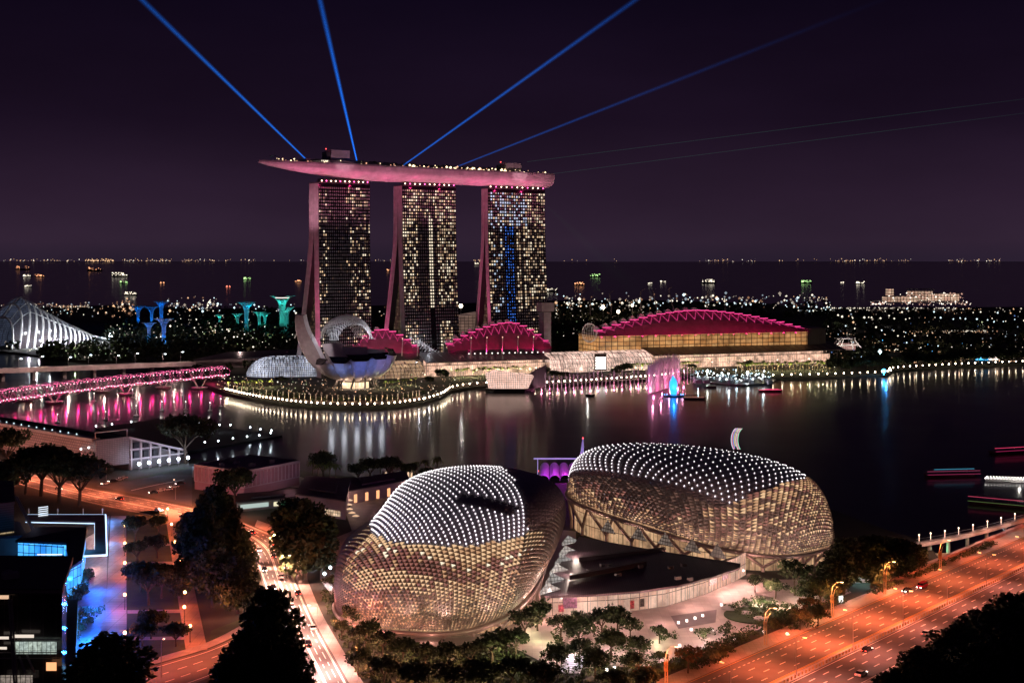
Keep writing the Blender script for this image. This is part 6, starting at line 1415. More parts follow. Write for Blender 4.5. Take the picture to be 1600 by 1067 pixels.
ot = make_tree('amber_tree', 7, 3.4, 'round', 21, 40, .34, [mat('amber_leaf', (.16, .075, .02), .75, var=.5, scale=.6), leaf])
place([(ot, 7)], [(1262, 968, 36, 'amber leaved tree under the street lamp by the wide road'), (1075, 1052, 44, 'amber leaved tree at the bottom edge by the twin armed post'), (1005, 1075, 36, 'amber leaved tree at the bottom edge left of the twin armed post')], 'amber trees by the wide road')
place([RL], [(505, 752, 44, 'dark round tree among the palms right of the box hall', .7), (578, 752, 34, 'round tree by the water behind the nearer shell, left one', .9), (608, 752, 36, 'round tree by the water behind the nearer shell, middle one', .9), (560, 756, 30, 'low round tree at the left of the group behind the nearer shell', .9), (640, 752, 26, 'low round tree at the right of the group behind the nearer shell', .9), (668, 752, 20, 'lowest round tree just behind the crest of the nearer shell', 1.0)], 'waterfront trees behind the nearer shell')
palmrow([(412, 738), (462, 746)], 9, 30, 'palm in the short row along the water right of the box hall roof', 'palms on the near waterfront', NZ, .2)
palmrow([(482, 750), (530, 756)], 5, 38, 'tall palm beside the lit steps right of the box hall', 'palms on the near waterfront', NZ, .1)
palmrow([(570, 750), (690, 746)], 7, 34, 'palm rising above the trees behind the nearer shell', 'palms on the near waterfront', NZ, .2)
# low planting: countless ground cover shrubs in beds
def bed(name, poly_px, n, r, h, m, seed):
    q = MB(); rr = random.Random(seed); pp = [G(x, y, NZ) for x, y in poly_px]
    xs = [p.x for p in pp]; ys = [p.y for p in pp]
    def inside(x, y):
        c = False
        for i in range(len(pp)):
            a, b_ = pp[i], pp[i-1]
            if (a.y > y) != (b_.y > y) and x < (b_.x-a.x)*(y-a.y)/(b_.y-a.y)+a.x: c = not c
        return c
    k = 0; tries = 0
    while k < n and tries < n*30:
        tries += 1
        x, y = rr.uniform(min(xs), max(xs)), rr.uniform(min(ys), max(ys))
        if inside(x, y): leafball(q, (x, y, NZ+h*(.3+.6*rr.random())), r*(.7+.6*rr.random()), 16, .36*r, rr, 0, .8); k += 1
    o = q.build(name, m); return tag(o, None, None, None, 'stuff')
bed('ground_cover', ((520, 925), (560, 990), (690, 1020), (800, 1010), (860, 1060), (860, 1100), (600, 1100), (560, 1060), (500, 930)), 900, .9, 1.6, [leaf], 1)
bed('ground_cover', ((860, 985), (960, 985), (1010, 1010), (1035, 1050), (1000, 1100), (860, 1100), (880, 1040)), 420, .9, 1.4, [leaf], 2)
bed('ground_cover', ((1130, 950), (1180, 935), (1250, 950), (1310, 930), (1325, 940), (1270, 985), (1200, 985)), 260, .9, 1.5, [leaf], 3)
def hedge(label, t0, t1, s0, s1, h, seed, m=None):
    q = MB(); rr = random.Random(seed)
    for _ in range(int((t1-t0)*abs(s1-s0)*.55)+12): p = RW(rr.uniform(t0, t1), rr.uniform(s0, s1)); leafball(q, p+Vector((0, 0, rr.uniform(.3, h))), 1.0, 16, .36, rr)
    tag(q.build('hedge', m or [leaf]), label, 'hedge')
hedge('long clipped hedge along the near end of the wide road pavement', -34, -8, -13, -8, 2.0, 4); hedge('long clipped hedge in the middle stretch along the wide road pavement', -4, 24, -13, -8, 2.0, 5); hedge('long clipped hedge at the far stretch along the wide road pavement, under the amber tree', 26, 52, -13, -8, 2.2, 6)
hedge('low planted strip on the pavement close to the parked dark car', 92, 116, -6, -3.5, 1.2, 7); hedge('low planted strip running beside the footbridge landing', 122, 200, -5.5, -3, 1.3, 8)
hedge('low amber bush on the median at the bottom edge', -62, -42, 16, 19, 1.8, 9, [mat('amber_bush', (.14, .07, .03), .8, var=.5, scale=.6)])
# round lawn with pale discs, small lit cubes on the plaza
q = MB(); c = G(1180, 962, NZ); q.lathe((c.x, c.y, NZ-.2), [(10, 0), (10, .55), (9.4, .6)], 36); tag(q.build('round_lawn', [lawn]), 'round raised lawn with pale stepping discs on the plaza', 'lawn')
for px, py, r_ in ((1140, 950, 2.6), (1190, 966, 2.6), (1166, 957, 1.8)):
    c = G(px, py, NZ+.62); q = MB(); q.lathe((c.x, c.y, NZ+.5), [(r_, 0), (r_, .35), (r_*.94, .4)], 28); tag(q.build('pale_disc', [concrete]), 'pale round stone disc lying on the round lawn', 'stone disc', 'stone discs on the round lawn')
for i, (px, py) in enumerate(((1060, 974), (1073, 971), (1086, 967), (1098, 963), (1080, 985), (1148, 1000), (1127, 946), (1062, 1010), (1192, 988), (1230, 992), (1113, 985), (960, 1045), (980, 1038), (948, 1048))):
    c = G(px, py, NZ); q = MB(); q.box(c+Vector((0, 0, .4)), (.7, .7, .7)); tag(q.build('light_cube', [glow('cube_glow%d' % (i % 3), (1, .9, .85), 2.5)]), 'small glowing white cube lamp on the garden plaza', 'cube lamp', 'cube lamps on the garden plaza')
bed('bed_plants', ((1084, 990), (1110, 984), (1122, 990), (1095, 1000)), 30, .8, 1.1, [leaf], 21); bed('bed_plants', ((1120, 988), (1138, 975), (1152, 980), (1136, 996)), 30, .8, 1.1, [leaf], 22); bed('bed_plants', ((1030, 995), (1055, 990), (1058, 998), (1036, 1002)), 20, .7, 1, [leaf], 23); bed('bed_plants', ((1060, 1040), (1120, 1010), (1150, 1020), (1090, 1052)), 120, .9, 1.7, [leaf], 24)
for px, py, pw, c_ in ((1026, 1002, 900, (1, 1, .55)), (830, 985, 500, (1, .95, .55)), (845, 1000, 600, (.9, 1, .5)), (1206, 950, 1300, (1, .95, .6)), (1180, 945, 900, (1, .95, .65)), (640, 1030, 500, (1, .6, .3)), (700, 1030, 500, (1, .5, .35)), (590, 1010, 600, (1, .4, .25)), (545, 975, 600, (1, .4, .3)), (520, 915, 900, (.7, .9, 1)), (500, 885, 900, (.6, .85, 1)), (940, 1015, 600, (1, .6, .5)), (900, 975, 900, (1, .65, .6)), (1100, 995, 700, (1, .75, .6)), (1000, 1040, 700, (1, .7, .6)), (880, 1030, 500, (1, .65, .5)), (1300, 905, 600, WHITE), (1250, 935, 700, (1, .75, .6)), (760, 1010, 500, (1, .7, .4)), (560, 1050, 500, (1, .25, .12)), (640, 1075, 300, (1, .3, .2)), (960, 1070, 500, (1, .5, .4)), (1030, 1025, 600, (1, .75, .65))):
    p = G(px, py, NZ); lamp('POINT', (p.x, p.y-1.5, NZ+2.6), pw*1.5, c_, .25)
for px, py in ((516, 905), (507, 915)):
    c = G(px, py, NZ); q = MB(); q.tube([c, c+Vector((0, 0, 4))], .1, 5); q.ball(c+Vector((0, 0, 4.3)), .6, 1); tag(q.build('post_lamp', [grey, g_cool]), 'cool white post lamp at the left foot of the nearer shell', 'post lamp', 'lamps at the left foot of the nearer shell')
for px, py, c_ in ((560, 1000, (1, .35, .22)), (600, 1022, (1, .42, .25)), (655, 1040, (1, .5, .3)), (715, 1048, (1, .45, .3)), (775, 1042, (1, .8, .4)), (815, 1030, (1, .95, .5)), (570, 1045, (1, .28, .15)), (620, 1062, (1, .4, .25)), (690, 1075, (1, .45, .3)), (760, 1070, (1, .5, .35)), (535, 985, (1, .3, .18)), (512, 945, (1, .4, .3)), (900, 1025, (1, .7, .6)), (960, 1015, (1, .75, .6)), (930, 1050, (1, .55, .4)), (1000, 1062, (1, .4, .2)), (1230, 945, (1, .6, .4)), (1270, 965, (1, .42, .16)), (1320, 935, (1, .5, .3)), (1385, 915, (1, .4, .2))):
    p = G(px, py, NZ); lamp('POINT', (p.x, p.y-3.5, NZ+3.5), 1500, c_, .2)
# ================================================================== ROAD LAMPS
sl = street_lamp_mesh('street_lamp', 11, 2.6, grey, glow('sodium_head', (1, .45, .16), 6), .12, headsize=(1.0, .4, .2)); tag(sl, 'slim single armed street lamp on the median of the wide road', 'street lamp', 'street lamps on the median'); f_ = True
for k, t_ in enumerate((-74, -38, -4, 30, 64, 98, 132, 168, 206, 246)):
    for sgn in (0, 1):
        p = RW(t_, 19.6, NZ+.2); rz = math.atan2(RN.y, RN.x)+PI*(1-sgn)
        if sgn == 1 and k % 2: continue
        if f_: sl.location = p; sl.rotation_euler = (0, 0, rz); f_ = False
        else: dup(sl, p, rz)
    for s_, pw in ((4.5, 9500), (13.5, 8500)): lamp('SPOT', RW(t_, s_, NZ+11), pw*(1.2 if 20 < t_ < 110 else .7)*2.9, (1, .155, .055), .25, RW(t_, s_, 0), 150, .9)
    lamp('SPOT', RW(t_, 28, NZ+11), 19000, (1, .27, .19), .25, RW(t_, 28, 0), 150, .9)
# ornamental twin bowed posts with banners along the pavement
tw = thing('banner_post', 'twin bowed lamp post with an orange banner on the road pavement', 'lamp post', (0, 0, -500), 'banner posts along the wide road'); o0 = Vector((0, 0, -500))
q = MB(); q.tube([o0+Vector((-.35, 0, 0)), o0+Vector((-.35, 0, 7)), o0+Vector((.1, 0, 9.6)), o0+Vector((1.5, 0, 11.2)), o0+Vector((3.4, 0, 11.6))], [.2, .17, .14, .11, .08], 6); q.tube([o0+Vector((.35, 0, 0)), o0+Vector((.35, 0, 6.5)), o0+Vector((.8, 0, 8.6)), o0+Vector((1.6, 0, 9.6))], [.18, .15, .12, .08], 6)
for z in (3, 5, 7): q.box(o0+Vector((0, 0, z)), (.8, .12, .12))
q.build('post', mat('post_cream', (.62, .46, .30), .5), tw)
q = MB(); q.box(o0+Vector((0, -.2, 5.6)), (1.3, .06, 2.6)); q.build('banner', mat('banner_orange', (.62, .34, .14), .7, var=.5, scale=1.2), tw)
q = MB(); q.box(o0+Vector((3.3, 0, 11.45)), (.9, .4, .2)); q.build('lamp_head', glow('post_head', (1, .6, .3), 5), tw)
for k, t_ in enumerate((-36, 16, 58, 96, 142)):
    p = RW(t_, -1.6, NZ+.2); rz = math.atan2(RN.y, RN.x)
    if k == 0: tw.location = p; tw.rotation_euler = (0, 0, rz)
    else: dup(tw, p, rz)
    lamp('POINT', RW(t_, -.2, NZ+10), 3200, (1, .30, .10), .25); lamp('POINT', RW(t_, -3, NZ+6), 700, (1, .42, .16), .25)
# orange globe lamps of the park paths, with the light pools
pl2 = postlamp_mesh(4.6, glow('park_globe', (1, .42, .16), 14, True), .5); tag(pl2, 'orange globe lamp beside the tiled park path', 'post lamp', 'orange lamps in the park'); f_ = True
for px, py, lb in [(195, y, 'orange globe lamp beside the tiled park path') for y in (840, 868, 900, 952, 1014)]+[(x, y, 'orange globe lamp along the brick park path') for x, y in ((262, 812), (268, 837), (273, 866), (280, 897), (289, 948), (297, 1003), (288, 972))]:
    p = G(px, py, NZ)
    if f_: pl2.location = p; f_ = False
    else: dup(pl2, p, label=lb)
    lamp('POINT', p+Vector((-.3, -.9, 5.2)), 2600, (1, .16, .04), .3)
# street lamps of the avenue and side road (poles, heads, warm light on the asphalt)
av = street_lamp_mesh('street_lamp', 10, 2.6, grey, glow('avenue_head', (1, .6, .38), 6), .1, headsize=(.9, .4, .2)); tag(av, 'slim street lamp along the curving avenue', 'street lamp', 'street lamps along the avenue'); f_ = True
avl = [(52, 748, SOD, 1.5), (105, 762, SOD, 1.5), (160, 772, SOD, 1.3), (215, 786, SOD, 1.2), (268, 796, SOD, 1.7), (300, 800, SOD, 1.2), (345, 816, SOD, 1.2), (388, 830, SOD, 1.2), (414, 852, (1, .34, .18), 1.5), (428, 880, (1, .40, .26), 1.7), (438, 915, (1, .46, .32), 1.7), (452, 955, (1, .50, .36), 1.6), (470, 1000, (1, .48, .38), 1.6), (495, 1050, (1, .48, .42), 1.5)]
for i, (px, py, c_, k) in enumerate(avl):
    p = G(px, py, NZ); lamp('SPOT', (p.x, p.y, NZ+11), 32000*k*(1.7 if i > 8 else 1), c_, .3, p, 155, .9)
    side = G(px+(26 if i > 7 else 6), py-(4 if i > 7 else 16), NZ)
    if i % 2 == 0:
        if f_: av.location = side; av.rotation_euler = (0, 0, PI); f_ = False
        else: dup(av, side, PI if i > 7 else -PI/2)
for px, py in ((245, 1050), (310, 1030), (370, 1005)): p = G(px, py, NZ); lamp('SPOT', (p.x, p.y, NZ+10), 15000, (1, .17, .07), .3, p, 150, .9)
p = G(252, 1058, NZ); dup(av, p, PI*.5, 1.0, 'street lamp standing alone on the corner by the side road', 'street lamp on the side road')
for px, py, k in ((285, 785, 1.0), (245, 770, .8), (260, 760, .5), (180, 757, .6), (470, 870, 1.0), (490, 930, 1.0), (520, 1000, 1.0), (556, 1050, 1.0)): p = G(px, py, NZ); lamp('POINT', (p.x, p.y, NZ+7), 5000*k, (1, .22, .10), .3)
# ================================================================== VEHICLES
def car_kind(name, label, bodyc, L=4.4, Wd=1.8, Hh=1.45, van=False):
    root = thing(name, label, 'car' if not van else 'van', (0, 0, -500)); o0 = Vector((0, 0, -500))
    pr = [(-.5, .32), (-.5, .62), (-.46, .72), (-.2, .95), (-.08, .98), (.44, .95), (.5, .8), (.5, .32)] if not van else [(-.5, .3), (-.5, .8), (-.47, .95), (-.36, 1.25), (.5, 1.3), (.5, .3)]
    q = MB(); n = len(pr); k = Hh if not van else 1.0
    top = [(-.22, .95), (-.10, 1.42), (.26, 1.44), (.42, .95)] if not van else [(-.36, 1.25), (-.26, 1.95), (.47, 1.98), (.5, 1.3)]
    def ex(q, prof, w0, w1, m=0):
        a = [o0+Vector((x*L, -w, z)) for (x, z), w in zip(prof, w0)]; b_ = [o0+Vector((x*L, w, z)) for (x, z), w in zip(prof, w0)]; N = len(prof)
        q.mesh(a+b_, [tuple(range(N-1, -1, -1)), tuple(range(N, 2*N))]+[(i, (i+1) % N, N+(i+1) % N, N+i) for i in range(N)], m)
    ex(q, pr, [Wd/2]*n, None); q.build('body', mat(name+'_paint', bodyc, .25, .2, .05), root)
    q = MB(); ex(q, top, [Wd*.48, Wd*.42, Wd*.42, Wd*.48], None); q.build('cabin', glassdark, root)
    q = MB(); z1 = 1.46 if not van else 2.0; x0, x1 = (-.09, .25) if not van else (-.25, .46); q.box(o0+Vector(((x0+x1)/2*L, 0, z1)), ((x1-x0)*L, Wd*.82, .06)); q.build('roof', mat(name+'_roof', bodyc, .25, .2, .05), root)
    for sx_ in (-.31, .31):
        for sy in (-1, 1):
            q = MB(); c = o0+Vector((sx_*L, sy*Wd*.46, .33)); q.tube([c-Vector((0, .12, 0)), c+Vector((0, .12, 0))], .33, 12); q.build('wheel', black, root)
    for sy in (-1, 1):
        q = MB(); q.box(o0+Vector((-.5*L-.02, sy*Wd*.33, .66)), (.08, .42, .2)); q.build('headlight', glow(name+'_head', (1, .93, .85), 14), root)
        q = MB(); q.box(o0+Vector((.5*L+.02, sy*Wd*.36, .72)), (.08, .36, .18)); q.build('tail_light', glow(name+'_tail', (1, .05, .03), 6), root)
    return root
c_d = car_kind('parked_car', 'car', (.03, .03, .035)); c_w = car_kind('parked_car', 'car', (.6, .6, .58)); c_r = car_kind('passenger_van', 'van', (.45, .03, .09), 5.4, 2.0, 2, True)
heading = math.atan2(RD.y, RD.x)
used_ = set()
def carat(k, p, rz, lb, group=None):
    if k.name not in used_: used_.add(k.name); k.location = p; k.rotation_euler = (0, 0, rz); k['label'] = lb; o = k
    else: o = dup(k, p, rz, 1.0, lb)
    if group: o['group'] = group
    elif 'group' in o: del o['group']
    return o
carat(c_r, RW(113, 4.2, NZ+.06), heading, 'magenta passenger van driving on the wide road near the footbridge'); carat(c_d, RW(104, 2.6, NZ+.06), heading, 'dark car close behind the magenta van on the wide road')
for px, py in ((165, 757), (176, 753), (186, 751), (192, 748)): carat(c_w if px != 176 else c_d, G(px, py, NZ)+Vector((0, 0, .05)), .7+R.random()*.2, ('pale' if px != 176 else 'dark')+' car parked below the end of the grandstand', 'cars parked below the grandstand' if px != 176 else None)
for px, py in ((250, 768), (262, 766), (272, 762), (281, 757), (240, 771)): carat(c_w if px in (250, 262, 272) else c_d, G(px, py, NZ)+Vector((0, 0, .05)), .5+R.random()*.2, ('pale' if px in (250, 262, 272) else 'dark')+' car in the car park by the box hall', ('pale' if px in (250, 262, 272) else 'dark')+' cars in the car park by the box hall')
avp = spl([G(x, y, NZ+.05) for x, y in mid(.5)], 12)
def along(pts, f):
    i = min(len(pts)-2, int(f*(len(pts)-1))); t = f*(len(pts)-1)-i; d = pts[i+1]-pts[i]; return pts[i].lerp(pts[i+1], t), math.atan2(d.y, d.x), Vector((-d.y, d.x, 0)).normalized()
for k, (f, off_, kk) in enumerate(((.62, 4, 0), (.64, -3.5, 1), (.665, .8, 0), (.69, 4.6, 1), (.70, -4, 0), (.72, 1.0, 1), (.745, -3, 0), (.76, 4.5, 0), (.785, .6, 1), (.81, -3.8, 0), (.83, 4.2, 1), (.86, .5, 0), (.88, -4.5, 1), (.55, 2, 0), (.50, -2, 1), (.42, 2.5, 0), (.33, -2.5, 1), (.24, 2.5, 0), (.16, -2.6, 1))):
    p, a, nn_ = along(avp, f); d_ = 0 if off_ > 0 else PI
    o = carat(c_w if kk else c_d, p+nn_*off_, a+d_, ('pale' if kk else 'dark')+' car with its lights on driving along the curving avenue', ('pale' if kk else 'dark')+' cars on the avenue')
    hd = Vector((math.cos(a+d_), math.sin(a+d_), 0)); lamp('SPOT', p+nn_*off_-hd*2.5+Vector((0, 0, .8)), 1500, (1, .86, .75), .12, p+nn_*off_-hd*13, 70, .8)
for k, (t_, s_) in enumerate(((-64, 24), (-40, 30.5), (-18, 26.5), (8, 33), (30, 24), (58, 30))):
    carat(c_w if k % 2 else c_d, RW(t_, s_, NZ+.06), heading+PI, ('pale' if k % 2 else 'dark')+' car driving on the near carriageway of the wide road', ('pale' if k % 2 else 'dark')+' cars on the near carriageway')
    lamp('SPOT', RW(t_+2.5, s_, NZ+.8), 1500, (1, .86, .75), .12, RW(t_+13, s_, NZ), 70, .8)
# ================================================================== FOOTBRIDGE AND GREENISH WATER WALL ON THE RIGHT
fb = thing('waterfront_footbridge', 'pale footbridge with lit underside crossing the river mouth beside the wide road', 'footbridge', G(1500, 850, NZ))
q = MB(); fp0 = spl([G(x, y, 6.5) for x, y in ((1428, 851), (1480, 842), (1540, 828), (1600, 811), (1680, 788))], 8); fp1 = [p+Vector((2.6, 5.2, 0)) for p in fp0]
for i in range(len(fp0)-1): q.mesh([fp0[i], fp0[i+1], fp1[i+1], fp1[i]]+[v-Vector((0, 0, 1.3)) for v in (fp0[i], fp0[i+1], fp1[i+1], fp1[i])], [(0, 1, 2, 3), (7, 6, 5, 4), (0, 4, 5, 1), (2, 6, 7, 3)])
q.build('bridge_deck', mat('footbridge_pale', (.62, .52, .5), .6), fb)
q = MB()
for pts_ in (fp0, fp1): q.tube([p+Vector((0, 0, 1.15)) for p in pts_], .07, 4); 
for i in range(0, len(fp0), 2): q.tube([fp0[i], fp0[i]+Vector((0, 0, 1.15))], .06, 4)
q.build('railing', steel, fb)
q = MB()
for i in range(0, len(fp0)-1, 4): p = (fp0[i]+fp1[i])/2; q.tube([(p.x, p.y, -1), p-Vector((0, 0, 1.3))], .8, 8)
each(q, 'bridge_pier', concrete, fb)
q = MB()
for i in range(1, len(fp0), 3): q.ball(fp1[i]+Vector((0, 0, 2.6)), .28); q.tube([fp1[i], fp1[i]+Vector((0, 0, 2.5))], .05, 4)
each(q, 'bridge_lamp', g_warm, fb)
for i in range(2, len(fp0), 4): lamp('POINT', fp0[i]+Vector((-2, -6, 3)), 1500, (1, .55, .42), .3)
for px, py, c_ in ((1470, 866, (.25, 1, .45)), (1510, 858, (.25, 1, .5)), (1560, 842, (.6, .75, 1)), (1595, 832, (.6, .75, 1))): p = G(px, py, 0); lamp('POINT', (p.x, p.y, 2.2), 900, c_, .3)
q = MB(); rb_ = [RW(112, -7.2, 0), RW(420, -7.2, 0), RW(420, -9.0, 0), RW(112, -9.0, 0)]; q.prism(rb_, NZ-1.6, NZ+1.2); tag(q.build('bridge_parapet', mat('parapet_dusk', (.42, .28, .28), .7)), 'long parapet wall along the water side of the wide road bridge', 'parapet')
q = MB(); w0 = [G(x, y, 0) for x, y in ((1445, 872), (1520, 868), (1600, 846), (1660, 826))]
for i in range(3): q.prism([w0[i], w0[i+1], w0[i+1]+Vector((.6, 1.2, 0)), w0[i]+Vector((.6, 1.2, 0))], -1, 1.5)
tag(q.build('river_wall', mat('river_wall_grey', (.5, .55, .5), .7)), 'low pale river wall lit greenish under the footbridge', 'wall')
q = MB(); c = G(1345, 912, NZ); q.box(c+Vector((0, 0, 3.4)), (5.5, 1.6, 1.1), .5); tag(q.build('lit_sign', [glow('sign_teal', (.55, 1, .95), 1.6)]), 'bright teal white lit sign box at the path by the dark trees', 'sign'); lamp('POINT', c+Vector((0, -3, 3)), 700, (.55, .95, 1), .3)
q = MB(); q.prism([c+Vector(v) for v in ((-3, 1.2, 0), (3.5, 2.2, 0), (3, 5, 0), (-3.5, 4, 0))], NZ, NZ+2.6); tag(q.build('kiosk', [concrete]), 'small low kiosk behind the teal lit sign', 'kiosk')
q = MB(); c = G(1314, 943, NZ); q.box(c+Vector((0, 0, 1.6)), (1.5, .4, 2.0), .4); q.tube([c, c+Vector((0, 0, .7))], .12, 5); tag(q.build('lit_sign', [glow('sign_white', (.9, 1, .9), 1.6)]), 'small white lit sign board by the hedge next to the amber tree', 'sign')
patch('path', concrete, ((1322, 948), (1362, 925), (1385, 925), (1342, 948)), .2)
# stair with bluish strips and the pole at the garden entrance
q = MB(); a = G(888, 1050, NZ)
for k in range(9): q.box(a+Vector((k*.35, k*1.5, .15+k*.12)), (6.5, 1.4, .3), -.25)
tag(q.build('garden_steps', [mat('step_blue', (.46, .45, .52), .6)]), 'pale bluish steps climbing through the garden to the lobby plaza', 'steps'); lamp('POINT', a+Vector((2, 5, 4)), 900, (.85, .85, 1), .3)
q = MB(); a = G(884, 1045, NZ); q.tube([a, a+Vector((0, 0, 9))], .09, 5); q.ball(a+Vector((0, 0, 9)), .14, 0); tag(q.build('flag_pole', [steel]), 'thin bare pole beside the garden steps', 'pole')

for px, py, pw in ((374, 892, 2600), (386, 938, 2600), (298, 892, 1800), (346, 965, 2200), (404, 1018, 2600), (446, 1016, 3200), (466, 880, 2600), (450, 850, 2200), (1420, 960, 0), (330, 868, 1600)):
    if pw: p = G(px, py, NZ); lamp('POINT', (p.x, p.y-1.5, NZ+5.5), pw, (1, .24, .10), .25)
# ================================================================== SHIPS, BOATS, FOUNTAIN, DOCK AND FAR LIGHTS
def ship(px, py, wpx, lb, mats, kind=0, seed=0):
    """an anchored ship: hull, deck house, masts and its deck lights"""
    Y = F*CAMH/(py-HOR); Y = min(Y, 30000); c = Vector(((px-800)/F*Y, Y, 0)); L = wpx*Y/F; rr = random.Random(seed+int(px)); t_ = thing('anchored_ship', lb, 'ship', c, 'ships anchored on the strait')
    H = L*.10; q = MB(); q.mesh([c+Vector(v) for v in ((-L/2, -L*.07, H), (L*.42, -L*.07, H), (L*.54, 0, H*1.2), (L*.42, L*.07, H), (-L/2, L*.07, H), (-L*.46, -L*.05, 0), (L*.38, -L*.05, 0), (L*.46, 0, 0), (L*.38, L*.05, 0), (-L*.46, L*.05, 0))], [(0, 1, 2, 3, 4), (5, 6, 1, 0), (6, 7, 2, 1), (7, 8, 3, 2), (8, 9, 4, 3), (9, 5, 0, 4)]); q.build('hull', mat('ship_hull', (.05, .04, .045), .6), t_)
    q = MB(); x0 = -L*.32 if rr.random() < .6 else L*.12; q.box(c+Vector((x0, 0, H+L*.07)), (L*.2, L*.11, L*.14)); q.box(c+Vector((x0-L*.03, 0, H+L*.17)), (L*.07, L*.07, L*.07)); q.build('deck_house', mat('ship_white', (.55, .5, .48), .6), t_)
    q = MB()
    for dx in (-.1, .12, .3): q.tube([c+Vector((L*dx, 0, H)), c+Vector((L*dx, 0, H+L*.2))], L*.008, 4)
    each(q, 'mast', grey, t_)
    q = MB(); r0_ = max(Y/F*.5, L*.022)
    for k in range(int(7+kind*8)):
        x = rr.uniform(-.46, .44); z = H+L*rr.choice((.02, .03, .1, .16)); q.gem(c+Vector((L*x, -L*.08, z)), r0_*(.6+.9*rr.random()))
    for k in range(5+kind*3): q.gem(c+Vector((x0+L*rr.uniform(-.1, .1), -L*.06, H+L*rr.uniform(.02, .15))), r0_*(.7+.8*rr.random()))
    each(q, 'deck_light', mats, t_)
m_w = glow('ship_white_light', (1, .88, .68), 2.6, True); m_o = glow('ship_orange_light', (1, .42, .2), 2.4, True); m_g = glow('ship_green_light', (.55, 1, .35), 2.2, True); m_r = glow('ship_red_light', (1, .25, .16), 3.5, True)
for px, py, w_, lb, m_, k in ((43, 433, 15, 'white lit ship at the left, the middle of three above the ribbed dome', m_w, 1), (62, 433, 15, 'orange lit ship at the left beside its white lit neighbour', m_o, 1), (44, 449, 12, 'small white lit ship just above the ribbed dome', m_w, 1), (36, 422, 22, 'far dim ship at the very left under the coast lights', m_o, 0), (148, 424, 24, 'long low dim ship between the two left groups of ships', m_o, 0), (188, 433, 26, 'large bright white and green lit ship left of centre', m_w, 2), (193, 443, 14, 'green lit small ship right below the large bright one', m_g, 0), (204, 462, 22, 'white lit ship nearest the gardens', m_w, 2), (254, 443, 9, 'small upright orange lit ship in the middle of the left strait', m_o, 0), (357, 449, 8, 'red lit beacon boat with a long reflection', m_r, 0), (387, 437, 13, 'green lit ship right of the red beacon boat', m_g, 1), (466, 441, 12, 'bright orange lit ship close to the left hotel tower', m_o, 1), (610, 424, 12, 'small dim ship between the left and middle hotel towers', m_o, 0), (748, 414, 14, 'tiny warm lit ship between the middle and right hotel towers', m_w, 0), (862, 456, 20, 'white lit ship just right of the right hotel tower', m_w, 1), (905, 446, 18, 'bright orange lit ship right of the towers', m_o, 2), (930, 433, 17, 'green and white lit ship beyond the bright orange one', m_g, 1), (1016, 444, 8, 'single white lit boat between the orange ship and the long one', m_w, 0), (1036, 441, 9, 'small white lit boat beside the single one', m_w, 0), (1107, 443, 24, 'long ship with two warm stripes of light', m_w, 2), (1260, 443, 18, 'green lit ship above the right hand shore', m_g, 2), (1316, 442, 5, 'tiny white lit boat between the green ship and the bright yacht', m_w, 0), (1344, 444, 15, 'bright yellow white ship with a lit sloping bow', m_w, 2)): ship(px, py, w_, lb, m_, k)
# distant coast lights: nobody could count them
q = MB(); rr = random.Random(31)
for (x0, x1, n, b_) in ((5, 95, 46, 0), (98, 124, 8, 0), (132, 178, 50, 1), (190, 212, 16, 0), (215, 268, 40, 0), (270, 410, 36, 0), (280, 320, 16, 0), (575, 625, 14, 0), (740, 756, 8, 1), (1092, 1180, 34, 0), (1305, 1325, 14, 0), (1325, 1425, 46, 0), (1475, 1565, 40, 0), (1200, 1300, 8, 0), (425, 560, 10, 0), (880, 1010, 6, 0)):
    for _ in range(n):
        Y = 35500; px = rr.uniform(x0, x1); py = 407.2+rr.choice((0, 0, 0, -1, -2.2, .8))+rr.gauss(0, .5)
        q.gem(P(px, py, Y), 7+9*rr.random()**2+(4 if b_ else 0), rr.choice((0, 1, 1, 2, 3, 4)) if not b_ else rr.choice((1, 1, 3)))
tag(q.build('coast_lights', [glow('coast_white', (1, .9, .75), 1.6), glow('coast_warm', (1, .62, .35), 1.3), glow('coast_dim', (1, .6, .5), .35), glow('coast_amber', (1, .55, .25), 1.0), glow('coast_faint', (.9, .7, .7), .18)]), None, None, None, 'stuff')
# ---- cruise pier and the ship moored at it
cp = thing('cruise_pier', 'long brightly lit sea pier with a tiered terminal on the far right', 'pier', G(1440, 484, 3)); Yp = 2950
def CP(px, py): return P(px, py, Yp)
q = MB(); a, b_ = CP(1356, 477), CP(1512, 477); q.box(((a.x+b_.x)/2, Yp+20, 2), (b_.x-a.x, 60, 6)); q.build('quay', concrete, cp)
for (x0, x1, y0, y1, nm, s) in ((1383, 1432, 463, 473, 'hall_front', 0), (1455, 1500, 459, 470, 'hall_front', 1), (1425, 1460, 455, 470, 'hall_front', 2), (1392, 1400, 452, 464, 'hall_front', 3)):
    a, b_ = CP(x0, y1), CP(x1, y0); q = MB(); q.box(((a.x+b_.x)/2, Yp+12+s*6, (a.z+b_.z)/2), (b_.x-a.x, 24, b_.z-a.z)); q.build('hall', litglass('pier_glow%d' % s, (1, .72, .5), (.9, .5, .35), 1.1, 7, 6, .1, .02, lo=.25), cp)
q = MB()
for (x0, x1, y) in ((1380, 1505, 472.5), (1384, 1430, 462.5), (1420, 1458, 452), (1455, 1500, 458.5), (1360, 1384, 470)): a, b_ = CP(x0, y), CP(x1, y); q.box(((a.x+b_.x)/2, Yp+6, a.z), (b_.x-a.x, 30, 1.6))
q.build('roof_edge', grey, cp)
q = MB(); qd = MB(); rr = random.Random(8)
